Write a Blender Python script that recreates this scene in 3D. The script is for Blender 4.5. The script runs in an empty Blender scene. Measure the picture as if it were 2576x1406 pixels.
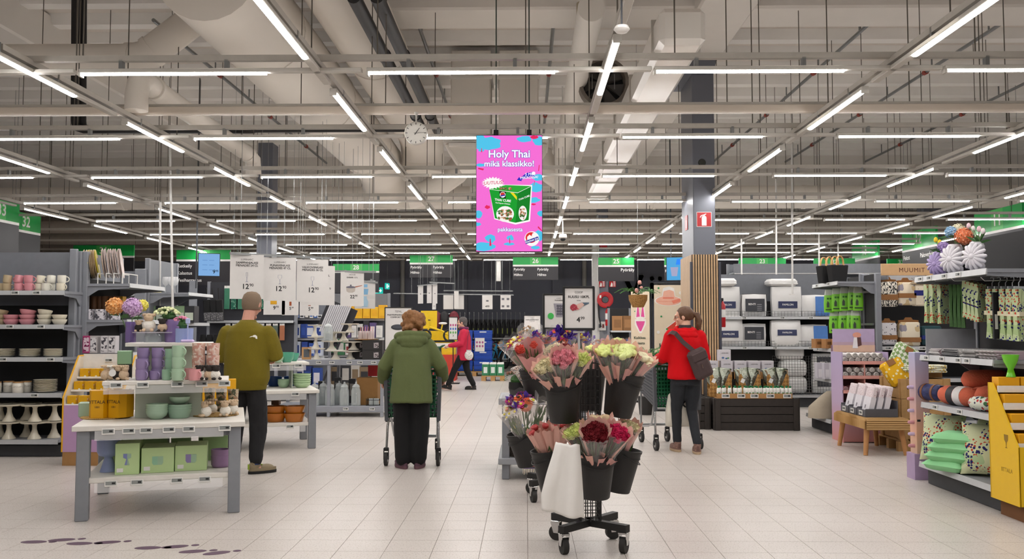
import bpy,math,random
from mathutils import Vector,Matrix,Euler,noise
R=math.radians
rnd=random.Random(7)
S=bpy.context.scene
COL=S.collection

FPX,CX,CY,CAMZ=2260.0,1288.0,703.0,1.42
cd=bpy.data.cameras.new('camera');cam=bpy.data.objects.new('camera',cd);COL.objects.link(cam)
cd.sensor_width=36.0;cd.lens=FPX/2576*36;cd.clip_end=200
cam.location=(0,0,CAMZ);cam.rotation_euler=(R(90)+math.atan(122/FPX),0,math.atan(35/FPX))
S.camera=cam
CM=cam.rotation_euler.to_matrix()
w=bpy.data.worlds.new('world');S.world=w;w.use_nodes=True
w.node_tree.nodes['Background'].inputs[0].default_value=(.8,.78,.75,1);w.node_tree.nodes['Background'].inputs[1].default_value=.25
S.view_settings.view_transform='Standard';S.view_settings.look='None'
S.view_settings.gamma=1;S.view_settings.use_curve_mapping=False;S.view_settings.exposure=0.52
LAMP_POWER=34.0
cy_=S.cycles
cy_.max_bounces=7;cy_.diffuse_bounces=3;cy_.glossy_bounces=3;cy_.transmission_bounces=5;cy_.transparent_max_bounces=10
cy_.caustics_reflective=False;cy_.caustics_refractive=False;cy_.sample_clamp_indirect=4.0

def ray(px,py):return CM @ Vector(((px-CX)/FPX,-(py-CY)/FPX,-1))
def P(px,py,Y):
    d=ray(px,py);t=Y/d.y;return Vector((d.x*t,Y,CAMZ+d.z*t))
def PZ(px,py,z=0.0):
    d=ray(px,py);t=(z-CAMZ)/d.z;return Vector((d.x*t,d.y*t,z))
def PX_(px,Y):return P(px,825,Y).x
def ZY(py,Y):return P(1323,py,Y).z


def lin(h):
    if not isinstance(h,str):return tuple(h)
    h=h.lstrip('#');c=[int(h[i:i+2],16)/255 for i in (0,2,4)]
    return tuple(x/12.92 if x <= .04045 else ((x+.055)/1.055)**2.4 for x in c)
_M={}
def mat(col,rough=.5,metal=0,var=.10,scale=14,bump=0,emit=0,spec=.5,name=None,coat=0):
    key=(col,rough,metal,var,scale,bump,emit,spec,coat)
    if key in _M:return _M[key]
    m=bpy.data.materials.new(name or 'paint');m.use_nodes=True
    nt=m.node_tree;b=nt.nodes['Principled BSDF'];c=lin(col)
    b.inputs['Roughness'].default_value=rough;b.inputs['Metallic'].default_value=metal
    b.inputs['Specular IOR Level'].default_value=spec
    if coat:b.inputs['Coat Weight'].default_value=coat
    if emit:
        b.inputs['Base Color'].default_value=(0,0,0,1)
        b.inputs['Emission Color'].default_value=(*c,1);b.inputs['Emission Strength'].default_value=emit
        b.inputs['Specular IOR Level'].default_value=.1
    else:
        tc=nt.nodes.new('ShaderNodeTexCoord');n=nt.nodes.new('ShaderNodeTexNoise');n.inputs['Scale'].default_value=scale
        n.inputs['Detail'].default_value=3
        nt.links.new(tc.outputs['Object'],n.inputs['Vector'])
        mx=nt.nodes.new('ShaderNodeMix');mx.data_type='RGBA'
        mx.inputs[6].default_value=(*[x*(1-var) for x in c],1);mx.inputs[7].default_value=(*[min(1,x*(1+var)) for x in c],1)
        nt.links.new(n.outputs[0],mx.inputs[0]);nt.links.new(mx.outputs[2],b.inputs['Base Color'])
        if bump:
            bp=nt.nodes.new('ShaderNodeBump');bp.inputs['Strength'].default_value=bump;bp.inputs['Distance'].default_value=.01
            nt.links.new(n.outputs[0],bp.inputs['Height']);nt.links.new(bp.outputs[0],b.inputs['Normal'])
    _M[key]=m;return m
def spots(base,layers,rough=.8,kind='VORONOI',stretch=(1,1,1)):
    """printed cloth: a base colour with layers (scale, threshold, colour, seed) of spots over it"""
    key=('spots',base,tuple(layers),rough,stretch)
    if key in _M:return _M[key]
    m=bpy.data.materials.new('print');m.use_nodes=True;nt=m.node_tree;b=nt.nodes['Principled BSDF']
    b.inputs['Roughness'].default_value=rough;b.inputs['Specular IOR Level'].default_value=.25
    tc=nt.nodes.new('ShaderNodeTexCoord');last=None
    for sc,th,colr,seed,*msk in layers:
        mp=nt.nodes.new('ShaderNodeMapping');mp.inputs['Location'].default_value=(seed*3.7,seed*1.3,seed*5.1);mp.inputs['Scale'].default_value=stretch
        nt.links.new(tc.outputs['Object'],mp.inputs[0])
        if th < 0:
            t=nt.nodes.new('ShaderNodeTexNoise');t.inputs['Scale'].default_value=sc;t.inputs['Detail'].default_value=1
        else:
            t=nt.nodes.new('ShaderNodeTexVoronoi');t.inputs['Scale'].default_value=sc;t.inputs['Randomness'].default_value=.9
        nt.links.new(mp.outputs[0],t.inputs['Vector'])
        mt=nt.nodes.new('ShaderNodeMath');mt.operation='GREATER_THAN' if th < 0 else 'LESS_THAN';mt.inputs[1].default_value=abs(th)
        nt.links.new(t.outputs[0],mt.inputs[0])
        if msk:
            k2=nt.nodes.new('ShaderNodeTexNoise');k2.inputs['Scale'].default_value=msk[0];k2.inputs['Detail'].default_value=0;nt.links.new(mp.outputs[0],k2.inputs['Vector'])
            g2=nt.nodes.new('ShaderNodeMath');g2.operation='GREATER_THAN';g2.inputs[1].default_value=.54;nt.links.new(k2.outputs[0],g2.inputs[0])
            m2=nt.nodes.new('ShaderNodeMath');m2.operation='MULTIPLY';nt.links.new(mt.outputs[0],m2.inputs[0]);nt.links.new(g2.outputs[0],m2.inputs[1]);mt=m2
        mx=nt.nodes.new('ShaderNodeMix');mx.data_type='RGBA'
        if last is None:mx.inputs[6].default_value=(*lin(base),1)
        else:nt.links.new(last,mx.inputs[6])
        mx.inputs[7].default_value=(*lin(colr),1);nt.links.new(mt.outputs[0],mx.inputs[0]);last=mx.outputs[2]
    nt.links.new(last,b.inputs['Base Color']);_M[key]=m;return m
def stripes(cols,period,axis=0,rough=.8):
    key=('str',tuple(cols),period,axis)
    if key in _M:return _M[key]
    m=bpy.data.materials.new('stripes');m.use_nodes=True;nt=m.node_tree;b=nt.nodes['Principled BSDF'];b.inputs['Roughness'].default_value=rough
    tc=nt.nodes.new('ShaderNodeTexCoord');sp=nt.nodes.new('ShaderNodeSeparateXYZ');nt.links.new(tc.outputs['Object'],sp.inputs[0])
    a=nt.nodes.new('ShaderNodeMath');a.operation='MULTIPLY_ADD';a.inputs[1].default_value=1/period;a.inputs[2].default_value=100
    nt.links.new(sp.outputs[axis],a.inputs[0])
    f=nt.nodes.new('ShaderNodeMath');f.operation='FRACT';nt.links.new(a.outputs[0],f.inputs[0])
    r=nt.nodes.new('ShaderNodeValToRGB');r.color_ramp.interpolation='CONSTANT'
    for i,c in enumerate(cols):
        e=r.color_ramp.elements[i] if i < 2 else r.color_ramp.elements.new(i/len(cols))
        e.position=i/len(cols);e.color=(*lin(c),1)
    nt.links.new(f.outputs[0],r.inputs[0]);nt.links.new(r.outputs[0],b.inputs['Base Color']);_M[key]=m;return m
def grad(stops,z0,z1,rough=.5):
    """printed board whose print fades upward through the colours (a beach photograph's sky and sand)"""
    m=bpy.data.materials.new('printed_fade');m.use_nodes=True;nt=m.node_tree;b=nt.nodes['Principled BSDF'];b.inputs['Roughness'].default_value=rough
    tc=nt.nodes.new('ShaderNodeTexCoord');sp=nt.nodes.new('ShaderNodeSeparateXYZ');nt.links.new(tc.outputs['Object'],sp.inputs[0])
    a=nt.nodes.new('ShaderNodeMapRange');a.inputs[1].default_value=z0;a.inputs[2].default_value=z1;nt.links.new(sp.outputs[2],a.inputs[0])
    r=nt.nodes.new('ShaderNodeValToRGB')
    for i,c in enumerate(stops):
        e=r.color_ramp.elements[i] if i < 2 else r.color_ramp.elements.new(.5)
        e.position=i/(len(stops)-1);e.color=(*lin(c),1)
    nt.links.new(a.outputs[0],r.inputs[0]);nt.links.new(r.outputs[0],b.inputs['Base Color']);return m
def clear(col='#ffffff',amount=.85,rough=.08,name='clear_plastic'):
    key=('clear',col,amount,rough)
    if key in _M:return _M[key]
    m=bpy.data.materials.new(name);m.use_nodes=True;nt=m.node_tree;nt.nodes.remove(nt.nodes['Principled BSDF'])
    out=nt.nodes['Material Output'];t=nt.nodes.new('ShaderNodeBsdfTransparent');t.inputs[0].default_value=(*lin(col),1)
    g=nt.nodes.new('ShaderNodeBsdfPrincipled');g.inputs['Base Color'].default_value=(*lin(col),1);g.inputs['Roughness'].default_value=rough
    g.inputs['Specular IOR Level'].default_value=.8
    lw=nt.nodes.new('ShaderNodeLayerWeight');lw.inputs[0].default_value=.35
    mr=nt.nodes.new('ShaderNodeMapRange');mr.inputs[3].default_value=1-amount;mr.inputs[4].default_value=min(1,1-amount+.35)
    nt.links.new(lw.outputs['Facing'],mr.inputs[0])
    mx=nt.nodes.new('ShaderNodeMixShader');nt.links.new(mr.outputs[0],mx.inputs[0]);nt.links.new(t.outputs[0],mx.inputs[1]);nt.links.new(g.outputs[0],mx.inputs[2])
    nt.links.new(mx.outputs[0],out.inputs[0]);_M[key]=m;return m

WHITE=mat('#e8e6e2',.5);GREY=mat('#83868c',.45);LGREY=mat('#a9abae',.4);DGREY=mat('#4a4d53',.5);BLACK=mat('#131314',.6)
CHROME=mat('#c8c8c8',.22,1);STEEL=mat('#8d8f8f',.4,.8);WOOD=mat('#b98d5c',.6,scale=30,var=.2);CARD=mat('#a67c4c',.8)
BOARD=mat('#dedad2',.5);TAGS=mat('#8b8f8d',.4);INK=mat('#1a1a1c',.6);GLASS=clear('#f4f8f8',.80,.03,'thin_glass');CELLO=clear('#fdfbfa',.93,.05,'cellophane')
RUBBER=mat('#2a2827',.7);RED=mat('#b3121c',.4);CREAM=mat('#ddd6c4',.35)


class MB:
    def __init__(s):s.v=[];s.f=[];s.m=[]
    def add(s,vs,fs,mi=0):
        o=len(s.v);s.v += [tuple(x) for x in vs];s.f += [tuple(i+o for i in f) for f in fs];s.m += [mi]*len(fs);return s
    def box(s,c,d,rz=0,mi=0,ch=0,tx=1,ty=1):
        """box of size d at centre c; ch chamfers its edges, tx/ty widen or narrow the bottom"""
        hx,hy,hz=d[0]/2,d[1]/2,d[2]/2;ca,sa=math.cos(rz),math.sin(rz);V=[]
        if ch:ch=min(ch,hx*.8,hy*.8,hz*.8)
        q=[]
        for sx in (-1,1):
            for sy in (-1,1):
                for sz in (-1,1):
                    kx,ky=(tx,ty) if sz < 0 else (1,1)
                    if ch:q += [(sx*hx*kx,sy*(hy-ch)*ky,sz*(hz-ch)),(sx*(hx-ch)*kx,sy*hy*ky,sz*(hz-ch)),(sx*(hx-ch)*kx,sy*(hy-ch)*ky,sz*hz)]
                    else:q.append((sx*hx*kx,sy*hy*ky,sz*hz))
        V=[(c[0]+x*ca-y*sa,c[1]+x*sa+y*ca,c[2]+z) for x,y,z in q]
        if not ch:return s.add(V,[(0,1,3,2),(4,6,7,5),(0,4,5,1),(2,3,7,6),(0,2,6,4),(1,5,7,3)],mi)
        def i(a,b,e,k):return ((a > 0)*4+(b > 0)*2+(e > 0))*3+k
        F=[]
        for sg in (-1,1):
            for k,rng in ((0,[(sg,a,b) for a,b in ((-1,-1),(1,-1),(1,1),(-1,1))]),(1,[(a,sg,b) for a,b in ((-1,-1),(-1,1),(1,1),(1,-1))]),(2,[(a,b,sg) for a,b in ((-1,-1),(1,-1),(1,1),(-1,1))])):
                f=[i(*t,k) for t in rng];F.append(f if sg > 0 else f[::-1])
        for a in (-1,1):
            for b in (-1,1):
                for (k1,k2,mk) in ((0,1,lambda e:(a,b,e)),(0,2,lambda e:(a,e,b)),(1,2,lambda e:(e,a,b))):
                    F.append([i(*mk(-1),k1),i(*mk(1),k1),i(*mk(1),k2),i(*mk(-1),k2)])
                for e in (-1,1):F.append([i(a,b,e,0),i(a,b,e,1),i(a,b,e,2)])
        return s.add(V,F,mi)
    def bar(s,a,b,wd,ht,mi=0):
        a,b=Vector(a),Vector(b);d=(b-a).normalized();up=Vector((0,0,1)) if abs(d.z)< .95 else Vector((0,1,0))
        x=d.cross(up).normalized()*wd/2;y=x.cross(d).normalized()*ht/2
        V=[p+sx*x+sy*y for p in (a,b) for sx,sy in ((-1,-1),(1,-1),(1,1),(-1,1))]
        return s.add(V,[(0,1,2,3),(7,6,5,4),(0,4,5,1),(1,5,6,2),(2,6,7,3),(3,7,4,0)],mi)
    def tube(s,pts,r,n=8,mi=0,cap=True):
        pts=[Vector(p) for p in pts];rs=r if isinstance(r,(list,tuple)) else [r]*len(pts);V=[];F=[];prev=None
        for k,p in enumerate(pts):
            d=((pts[min(k+1,len(pts)-1)]-pts[max(k-1,0)])).normalized()
            if prev is None:x=d.orthogonal().normalized()
            else:x=(prev-d*prev.dot(d));x=x.normalized() if x.length > 1e-6 else d.orthogonal().normalized()
            prev=x;y=d.cross(x)
            V += [p+rs[k]*(math.cos(2*math.pi*i/n)*x+math.sin(2*math.pi*i/n)*y) for i in range(n)]
        for k in range(len(pts)-1):F += [(k*n+i,k*n+(i+1)% n,(k+1)*n+(i+1)% n,(k+1)*n+i) for i in range(n)]
        if cap:F += [tuple(range(n))[::-1],tuple((len(pts)-1)*n+i for i in range(n))]
        return s.add(V,F,mi)
    def limb(s,pts,rs,n=12,mi=0):
        """tube with rounded ends"""
        pts=[Vector(p) for p in pts];a=(pts[0]-pts[1]).normalized();b=(pts[-1]-pts[-2]).normalized();r0,r1=rs[0],rs[-1]
        return s.tube([pts[0]+a*r0*.95,pts[0]+a*r0*.6]+pts+[pts[-1]+b*r1*.6,pts[-1]+b*r1*.95],[r0*.3,r0*.8]+list(rs)+[r1*.8,r1*.3],n,mi)
    def lathe(s,prof,n=20,c=(0,0,0),mi=0,sx=1,sy=1,wob=None):
        V=[];F=[];idx=[]
        for r,z in prof:
            if r < 1e-6:idx.append([len(V)]*n);V.append((c[0],c[1],c[2]+z));continue
            idx.append(list(range(len(V),len(V)+n)))
            for i in range(n):
                a=2*math.pi*i/n;q=r*(wob(a,z) if wob else 1);V.append((c[0]+q*sx*math.cos(a),c[1]+q*sy*math.sin(a),c[2]+z))
        for k in range(len(prof)-1):
            for i in range(n):
                f=[idx[k][i],idx[k][(i+1)% n],idx[k+1][(i+1)% n],idx[k+1][i]];f=list(dict.fromkeys(f))
                if len(f)> 2:F.append(f)
        return s.add(V,F,mi)
    def ball(s,c,r,n=12,k=8,mi=0,amp=0,fq=6):
        r=(r,r,r) if not isinstance(r,(list,tuple)) else r
        o=len(s.v);s.lathe([(math.sin(math.pi*j/k),-math.cos(math.pi*j/k)) for j in range(k+1)],n,mi=mi)
        for j in range(o,len(s.v)):
            p=Vector(s.v[j]);q=1+(amp*noise.noise(p*fq+Vector(c)*37) if amp else 0);s.v[j]=(c[0]+p.x*r[0]*q,c[1]+p.y*r[1]*q,c[2]+p.z*r[2]*q)
        return s
    def prism(s,poly,a,b,axis='z',mi=0):
        n=len(poly);T={'z':lambda p,t:(p[0],p[1],t),'y':lambda p,t:(p[0],t,p[1]),'x':lambda p,t:(t,p[0],p[1])}[axis]
        return s.add([T(p,a) for p in poly]+[T(p,b) for p in poly],[tuple(range(n))[::-1],tuple(range(n,2*n))]+[(i,(i+1)% n,n+(i+1)% n,n+i) for i in range(n)],mi)
    def loft(s,rings,mi=0,cap=True):
        n=len(rings[0]);V=[p for r_ in rings for p in r_];F=[]
        for k in range(len(rings)-1):F += [(k*n+i,k*n+(i+1)% n,(k+1)*n+(i+1)% n,(k+1)*n+i) for i in range(n)]
        if cap:F += [tuple(range(n))[::-1],tuple((len(rings)-1)*n+i for i in range(n))]
        return s.add(V,F,mi)
    def xf(s,M,o=0):
        for j in range(o,len(s.v)):s.v[j]=tuple(M @ Vector(s.v[j]))
        return s
    def me(s,mats,smooth=0,name='mesh'):
        m=bpy.data.meshes.new(name);m.from_pydata(s.v,[],s.f)
        for x in (mats if isinstance(mats,(list,tuple)) else [mats]):m.materials.append(x)
        if any(s.m):m.polygons.foreach_set('material_index',s.m)
        if smooth:
            m.polygons.foreach_set('use_smooth',[True]*len(s.f))
            if smooth < 180:m.set_sharp_from_angle(angle=R(smooth))
        m.validate();m.update();return m
def ell(cx,cy,z,rx,ry,n=16,p=1.0,tilt=0):
    out=[]
    for i in range(n):
        a=2*math.pi*i/n;c,q=math.cos(a),math.sin(a)
        out.append((cx+rx*math.copysign(abs(c)**p,c),cy+ry*math.copysign(abs(q)**p,q),z+tilt*q*ry))
    return out
def ob(name,me,parent=None,loc=(0,0,0),rz=0,rot=None,label=None,cat=None,group=None,kind=None,sc=None):
    o=bpy.data.objects.new(name,me);COL.objects.link(o);o.location=loc
    o.rotation_euler=rot if rot else (0,0,rz)
    if sc:o.scale=sc if isinstance(sc,(tuple,list)) else (sc,)*3
    if parent:o.parent=parent
    for k,v in (('label',label),('category',cat),('group',group),('kind',kind)):
        if v:o[k]=v
    return o
def E(name,label,cat,loc=(0,0,0),rz=0,group=None,rot=None):
    o=ob(name,None,None,loc,rz,rot,label,cat,group);o.empty_display_size=.1;return o
def kids(o):return [c for c in _CH.get(o.name,[])]
_CH={}
def dup(root,loc,rz=None,label=None,rot=None,group=None,sc=None):
    """a copy of a thing with copies of its parts and their sub-parts"""
    def rec(o,par):
        c=o.copy();COL.objects.link(c)
        if par is not None:c.parent=par
        for ch in o.children:rec(ch,c)
        return c
    c=rec(root,None);c.location=loc
    if rz is not None:c.rotation_euler=(0,0,rz)
    if rot:c.rotation_euler=rot
    if sc:c.scale=(sc,)*3
    if label:c['label']=label
    if group:c['group']=group
    return c
ORD=['first','second','third','fourth','fifth','sixth','seventh','eighth','ninth','tenth','eleventh','twelfth','thirteenth','fourteenth','fifteenth','sixteenth','seventeenth','eighteenth','nineteenth','twentieth']
def col_(m):return m

_T={}
def text_mb(s_,size,bold=0.0,align='CENTER',shear=0,sp=1.0):
    key=(s_,size,bold,align,shear,sp)
    if key not in _T:
        c=bpy.data.curves.new('t','FONT');c.body=s_;c.size=size;c.align_x=align;c.align_y='CENTER';c.shear=shear
        c.resolution_u=3;c.space_character=sp;c.fill_mode='FRONT'
        o=bpy.data.objects.new('t',c);me=bpy.data.meshes.new_from_object(o)
        v0=[tuple(v.co) for v in me.vertices];f0=[tuple(p.vertices) for p in me.polygons];V=list(v0);F=list(f0)
        for k in range(8 if bold else 0):
            q=bold*size;dx,dy=q*math.cos(k*math.pi/4),q*math.sin(k*math.pi/4);o_=len(V);V += [(a+dx,b+dy,2e-5*(k+1)) for a,b,_ in v0];F += [tuple(i+o_ for i in f) for f in f0]
        _T[key]=(V,F);bpy.data.objects.remove(o);bpy.data.curves.remove(c);bpy.data.meshes.remove(me)
    return _T[key]
class Print:
    """flat print on a board that faces -y; each layer lies a hair in front of the one before it"""
    def __init__(s,parent,y=-.004,step=.0012):s.p=parent;s.y=y;s.step=step
    def _put(s,name,mb,m):
        s.y -= s.step;return ob(name,mb.me(m),s.p,(0,s.y,0))
    def text(s,items,m,name='lettering'):
        s.y -= s.step
        for it in items:
            t,x,z,size=it[:4];kw=it[4] if len(it)> 4 else {};rot=kw.get('rot',0);kw={k:v for k,v in kw.items() if k != 'rot'}
            vs,fs=text_mb(t,size,**kw);ca,sa=math.cos(rot),math.sin(rot)
            o=ob(name,MB().add([(x+a*ca-b*sa,-c,z+a*sa+b*ca) for a,b,c in vs],fs).me(m),s.p,(0,s.y,0))
        return o
    def poly(s,polys,m,name='printed_picture'):
        mb=MB()
        for k,p in enumerate(polys):mb.add([(x,-3e-5*k,z) for x,z in p],[tuple(range(len(p)))])
        return s._put(name,mb,m)
def circ(x,z,rx,rz=None,n=20,amp=0,seed=0):
    rz=rz or rx;return [(x+rx*(1+amp*noise.noise(Vector((math.cos(2*math.pi*i/n)*2,math.sin(2*math.pi*i/n)*2,seed*7.3))))*math.cos(2*math.pi*i/n),z+rz*(1+amp*noise.noise(Vector((math.cos(2*math.pi*i/n)*2,math.sin(2*math.pi*i/n)*2,seed*7.3))))*math.sin(2*math.pi*i/n)) for i in range(n)]
def rect(x0,z0,x1,z1):return [(x0,z0),(x1,z0),(x1,z1),(x0,z1)]
# ================================================================ STRUCTURE
def tile_mat():
    m=bpy.data.materials.new('floor_tile');m.use_nodes=True;nt=m.node_tree;b=nt.nodes['Principled BSDF']
    b.inputs['Roughness'].default_value=.33;b.inputs['Specular IOR Level'].default_value=.45
    tc=nt.nodes.new('ShaderNodeTexCoord');g=nt.nodes.new('ShaderNodeNewGeometry')
    n1=nt.nodes.new('ShaderNodeTexNoise');n1.inputs['Scale'].default_value=90;n1.inputs['Detail'].default_value=4
    n2=nt.nodes.new('ShaderNodeTexNoise');n2.inputs['Scale'].default_value=.8;n2.inputs['Detail'].default_value=2
    for n in (n1,n2):nt.links.new(g.outputs['Position'],n.inputs['Vector'])
    r=nt.nodes.new('ShaderNodeValToRGB');r.color_ramp.elements[0].position=.30;r.color_ramp.elements[0].color=(*lin('#a0958a'),1)
    r.color_ramp.elements[1].position=.46;r.color_ramp.elements[1].color=(*lin('#cdc6c0'),1)
    nt.links.new(n1.outputs[0],r.inputs[0])
    mx=nt.nodes.new('ShaderNodeMix');mx.data_type='RGBA';mx.blend_type='MULTIPLY';mx.inputs[0].default_value=.5
    r2=nt.nodes.new('ShaderNodeValToRGB');r2.color_ramp.elements[0].color=(.80,.78,.76,1);r2.color_ramp.elements[0].position=.3;r2.color_ramp.elements[1].position=.6
    nt.links.new(n2.outputs[0],r2.inputs[0]);nt.links.new(r.outputs[0],mx.inputs[6]);nt.links.new(r2.outputs[0],mx.inputs[7])
    nt.links.new(mx.outputs[2],b.inputs['Base Color']);return m
TILE=tile_mat()
GROUT=mat('#6f665c',.7)
XW,YB,YF,ZC=20.0,36.0,-7.0,6.2
floor=ob('floor',MB().box((0,(YB+YF)/2,-.104),(2*XW,YB-YF,.2)).me(GROUT),kind='structure')
T0,TP,TG=.924,.3045,.003
def tile_mb(mb,cx,cy):
    h=TP/2-TG/2;mb.add([(cx-h,cy-h,0),(cx+h,cy-h,0),(cx+h,cy+h,0),(cx-h,cy+h,0)]+[(cx+a*h,cy+b*h,-.004) for a,b in ((-1,-1),(1,-1),(1,1),(-1,1))],
           [(0,1,2,3),(0,4,5,1),(1,5,6,2),(2,6,7,3),(3,7,4,0)])
allt=[]
for j in range(int((30-YF)/TP)):
    for i in range(-50,50):
        cx=T0+TP*(i+.5);cy=5.03+TP*(j-40)
        if abs(cx)< XW-.2 and YF+.2 < cy < 30:allt.append((cx,cy))
vis=sorted([t for t in allt if t[1]> 5.3 and abs(t[0]-.02*t[1])< .585*t[1]],key=lambda t:t[1])[:300]
tm=MB();tile_mb(tm,0,0);tm=tm.me(TILE)
for (x,y) in vis:ob('tile',tm,floor,(x,y,0))
mb=MB();vs=set(vis)
for t in allt:
    if t not in vs:tile_mb(mb,*t)
ob('tile_field',mb.me(TILE),floor,kind='stuff')
mb=MB().box((0,33.0,-.002),(2*XW,6.0,.004));ob('tile_far',mb.me(TILE),floor)

DECK=mat('#e6ded5',.75,var=.05,scale=3);DECKR=mat('#fbf7f2',.6,var=.05,scale=3);CONC=mat('#ece7e0',.75,var=.05,scale=2,bump=.05)  # rib colour lighter than the deck: lamp light on the ribs put into it
ceiling=ob('ceiling',MB().box((0,(YB+YF)/2,ZC+.15),(2*XW,YB-YF,.3)).me(DECK),kind='structure')
rm=MB().prism([(-.17,0),(.17,0),(.11,-.16),(-.11,-.16)],-XW,XW,'x').me(DECKR)
for k in range(27):ob('rib',rm,ceiling,(0,12.6+.88*k,ZC))
WD=mat('#7b7e8c',.75,var=.06,scale=2);WU=mat('#b9afa4',.8,var=.05,scale=1)
def wall(name,c,d,split=4.12):
    o=ob(name,MB().box((c[0],c[1],split/2),(d[0],d[1],split)).me(WD),kind='structure')
    ob('upper_wall',MB().box((c[0],c[1],(split+ZC)/2),(d[0],d[1],ZC-split)).me(WU),o);return o
wb=wall('wall_back',(0,YB+.15),(2*XW,.3));wall('wall_left',(-XW-.15,(YB+YF)/2),(.3,YB-YF));wall('wall_right',(XW+.15,(YB+YF)/2),(.3,YB-YF));wall('wall_front',(0,YF-.15),(2*XW,.3))
for px in (1162,1403):ob('pilaster',MB().box((PX_(px,YB),YB-.06,2.06),(.42,.12,4.12)).me(mat('#7b7e8a',.7)),wb)
for px in (1013,1470):ob('downpipe',MB().tube([(PX_(px,YB),YB-.1,0),(PX_(px,YB),YB-.1,4.4)],.09,10).me(mat('#b9b8b4',.5),40),wb)

ob('beam_cross_near',MB().box((6.5,12.15,(5.66+ZC)/2),(18.6,.8,ZC-5.66),ch=.03).me(CONC),kind='structure')
ob('beam_cross_far',MB().box((0,24.4,5.7),(2*XW,.7,1.0),ch=.03).me(CONC),kind='structure')
ob('beam_along',MB().box((2.62,20,5.88),(.75,24,.62),ch=.03).me(CONC),kind='structure')
ob('beam_along',MB().box((-7.6,20,5.88),(.75,24,.62),ch=.03).me(CONC),kind='structure')

COLM=mat('#6b6e78',.45,var=.04,scale=3)
def column(x0,x1,y0,y1,z1,slatted=False):
    c=ob('column',MB().box(((x0+x1)/2,(y0+y1)/2,z1/2),(x1-x0,y1-y0,z1),ch=.012).me(COLM),kind='structure')
    if slatted:
        zt=ZY(641,y0);sw=(x1-x0+.06)/10
        ob('cladding_board',MB().box(((x0+x1)/2,(y0+y1)/2,zt/2),(x1-x0+.05,y1-y0+.05,zt)).me(mat('#2b2927',.8)),c)
        sl=MB().box((0,0,zt/2),(sw*.62,.02,zt),ch=.004).me(mat('#c3a27c',.6,scale=25,var=.12))
        for k in range(10):ob('slat',sl,c,(x0-.03+sw*(k+.5),y0-.03,0))
        sd=MB().box((0,0,zt/2),(.02,.10,zt),ch=.004).me(mat('#bda387',.6,scale=25,var=.1))
        for k in range(int((y1-y0)/.12)):ob('slat',sd,c,(x0-.03,y0+.06+.12*k,0))
        for x in (x0-.045,x1+.045):ob('corner_guard',MB().box((x,y0-.035,zt*.48),(.035,.05,zt*.95)).me(mat('#3a3d48',.5)),c)
    return c
CY1=13.7
c1=column(PX_(1747,CY1),PX_(1803,CY1),CY1,CY1+1.0,5.6,True)
ob('capital',MB().box((PX_(1762,CY1),CY1+.5,5.45),(.62,1.05,.25),tx=.7).me(COLM),c1)
ob('sensor_hole',MB().lathe([(.06,0),(.05,.02),(0,.03)],16).me(mat('#3b3d3a',.2),40),c1,P(1766,409,CY1-.005),rot=(R(90),0,0))
CY2=26.5
c2=column(PX_(1505,CY2),PX_(1531,CY2),CY2,CY2+.5,5.6)
zt=ZY(862,CY2)
for k in range(9):ob('slat',MB().box((0,0,.5*(zt+.0)),(.022,.02,zt),ch=.003).me(mat('#b79a76',.6)),c2,(PX_(1505.5,CY2)+.036*k,CY2-.01,0))
c3=column(PX_(642,20),PX_(680,20),20,20.45,5.6)
ob('pipe_casing',MB().box((PX_(1497,CY2-.1),CY2-.1,2.3),(.17,.17,4.6),ch=.02).me(mat('#c3c2c0',.5)),c2)
ob('conduit',MB().tube([(PX_(1506,CY2-.03),CY2-.03,1.0),(PX_(1506,CY2-.03),CY2-.03,4.5)],.02,8).me(WHITE),c2)
for k,(px,z1) in enumerate(((2360,4.6),)):
    column(PX_(2330,24),PX_(2376,24),24.0,24.4,z1+.6)

# ================================================================ CEILING SERVICES
LZ=CAMZ+2.0
LAMP=mat('#fffbf8',emit=LAMP_POWER,name='lamp_diffuser');HOUS=mat('#c9c5bd',.5);RAIL=mat('#b4afa6',.5);ROD=mat('#5d574e',.6)
lh=MB().box((0,0,.035),(1.5,.062,.032),ch=.004).me(HOUS)
ld=MB().prism([(-.024,.019),(-.021,.008),(-.010,.004),(.010,.004),(.021,.008),(.024,.019)],-.735,.735,'x').me(LAMP,60)
le=MB().box((-.745,0,.006),(.018,.06,.032)).box((.745,0,.006),(.018,.06,.032)).me(HOUS)
lb=MB().box((0,0,.085),(.03,.05,.075)).me(STEEL)
def lamp0():
    t=E('strip_lamp','x','lamp');ob('lamp_housing',lh,t);ob('diffuser',ld,t)
    ob('end_cap',MB().box((0,0,.006),(.018,.06,.032)).me(HOUS),t,(-.745,0,0));ob('end_cap',t.children[-1].data,t,(.745,0,0))
    ob('bracket',lb,t,(-.42,0,0));ob('bracket',lb,t,(.42,0,0));return t
L0=lamp0();first=[True]
def lampat(x,y,rz,label):
    if first[0]:first[0]=False;L0.location=(x,y,LZ);L0.rotation_euler.z=rz;L0['label']=label;L0['group']='strip lamps under the rails';return
    dup(L0,(x,y,LZ),rz,label,group='strip lamps under the rails')
RX=[-8.5,-6.22,-3.93,-1.65,.64,2.88,5.17,7.45,9.7]
ROWN=['far outer left','outer left','left','centre left','centre','centre right','right','outer right','far outer right']
rods=MB().tube([(0,0,0),(0,0,ZC-LZ-.16)],.006,5).me(ROD)
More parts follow.
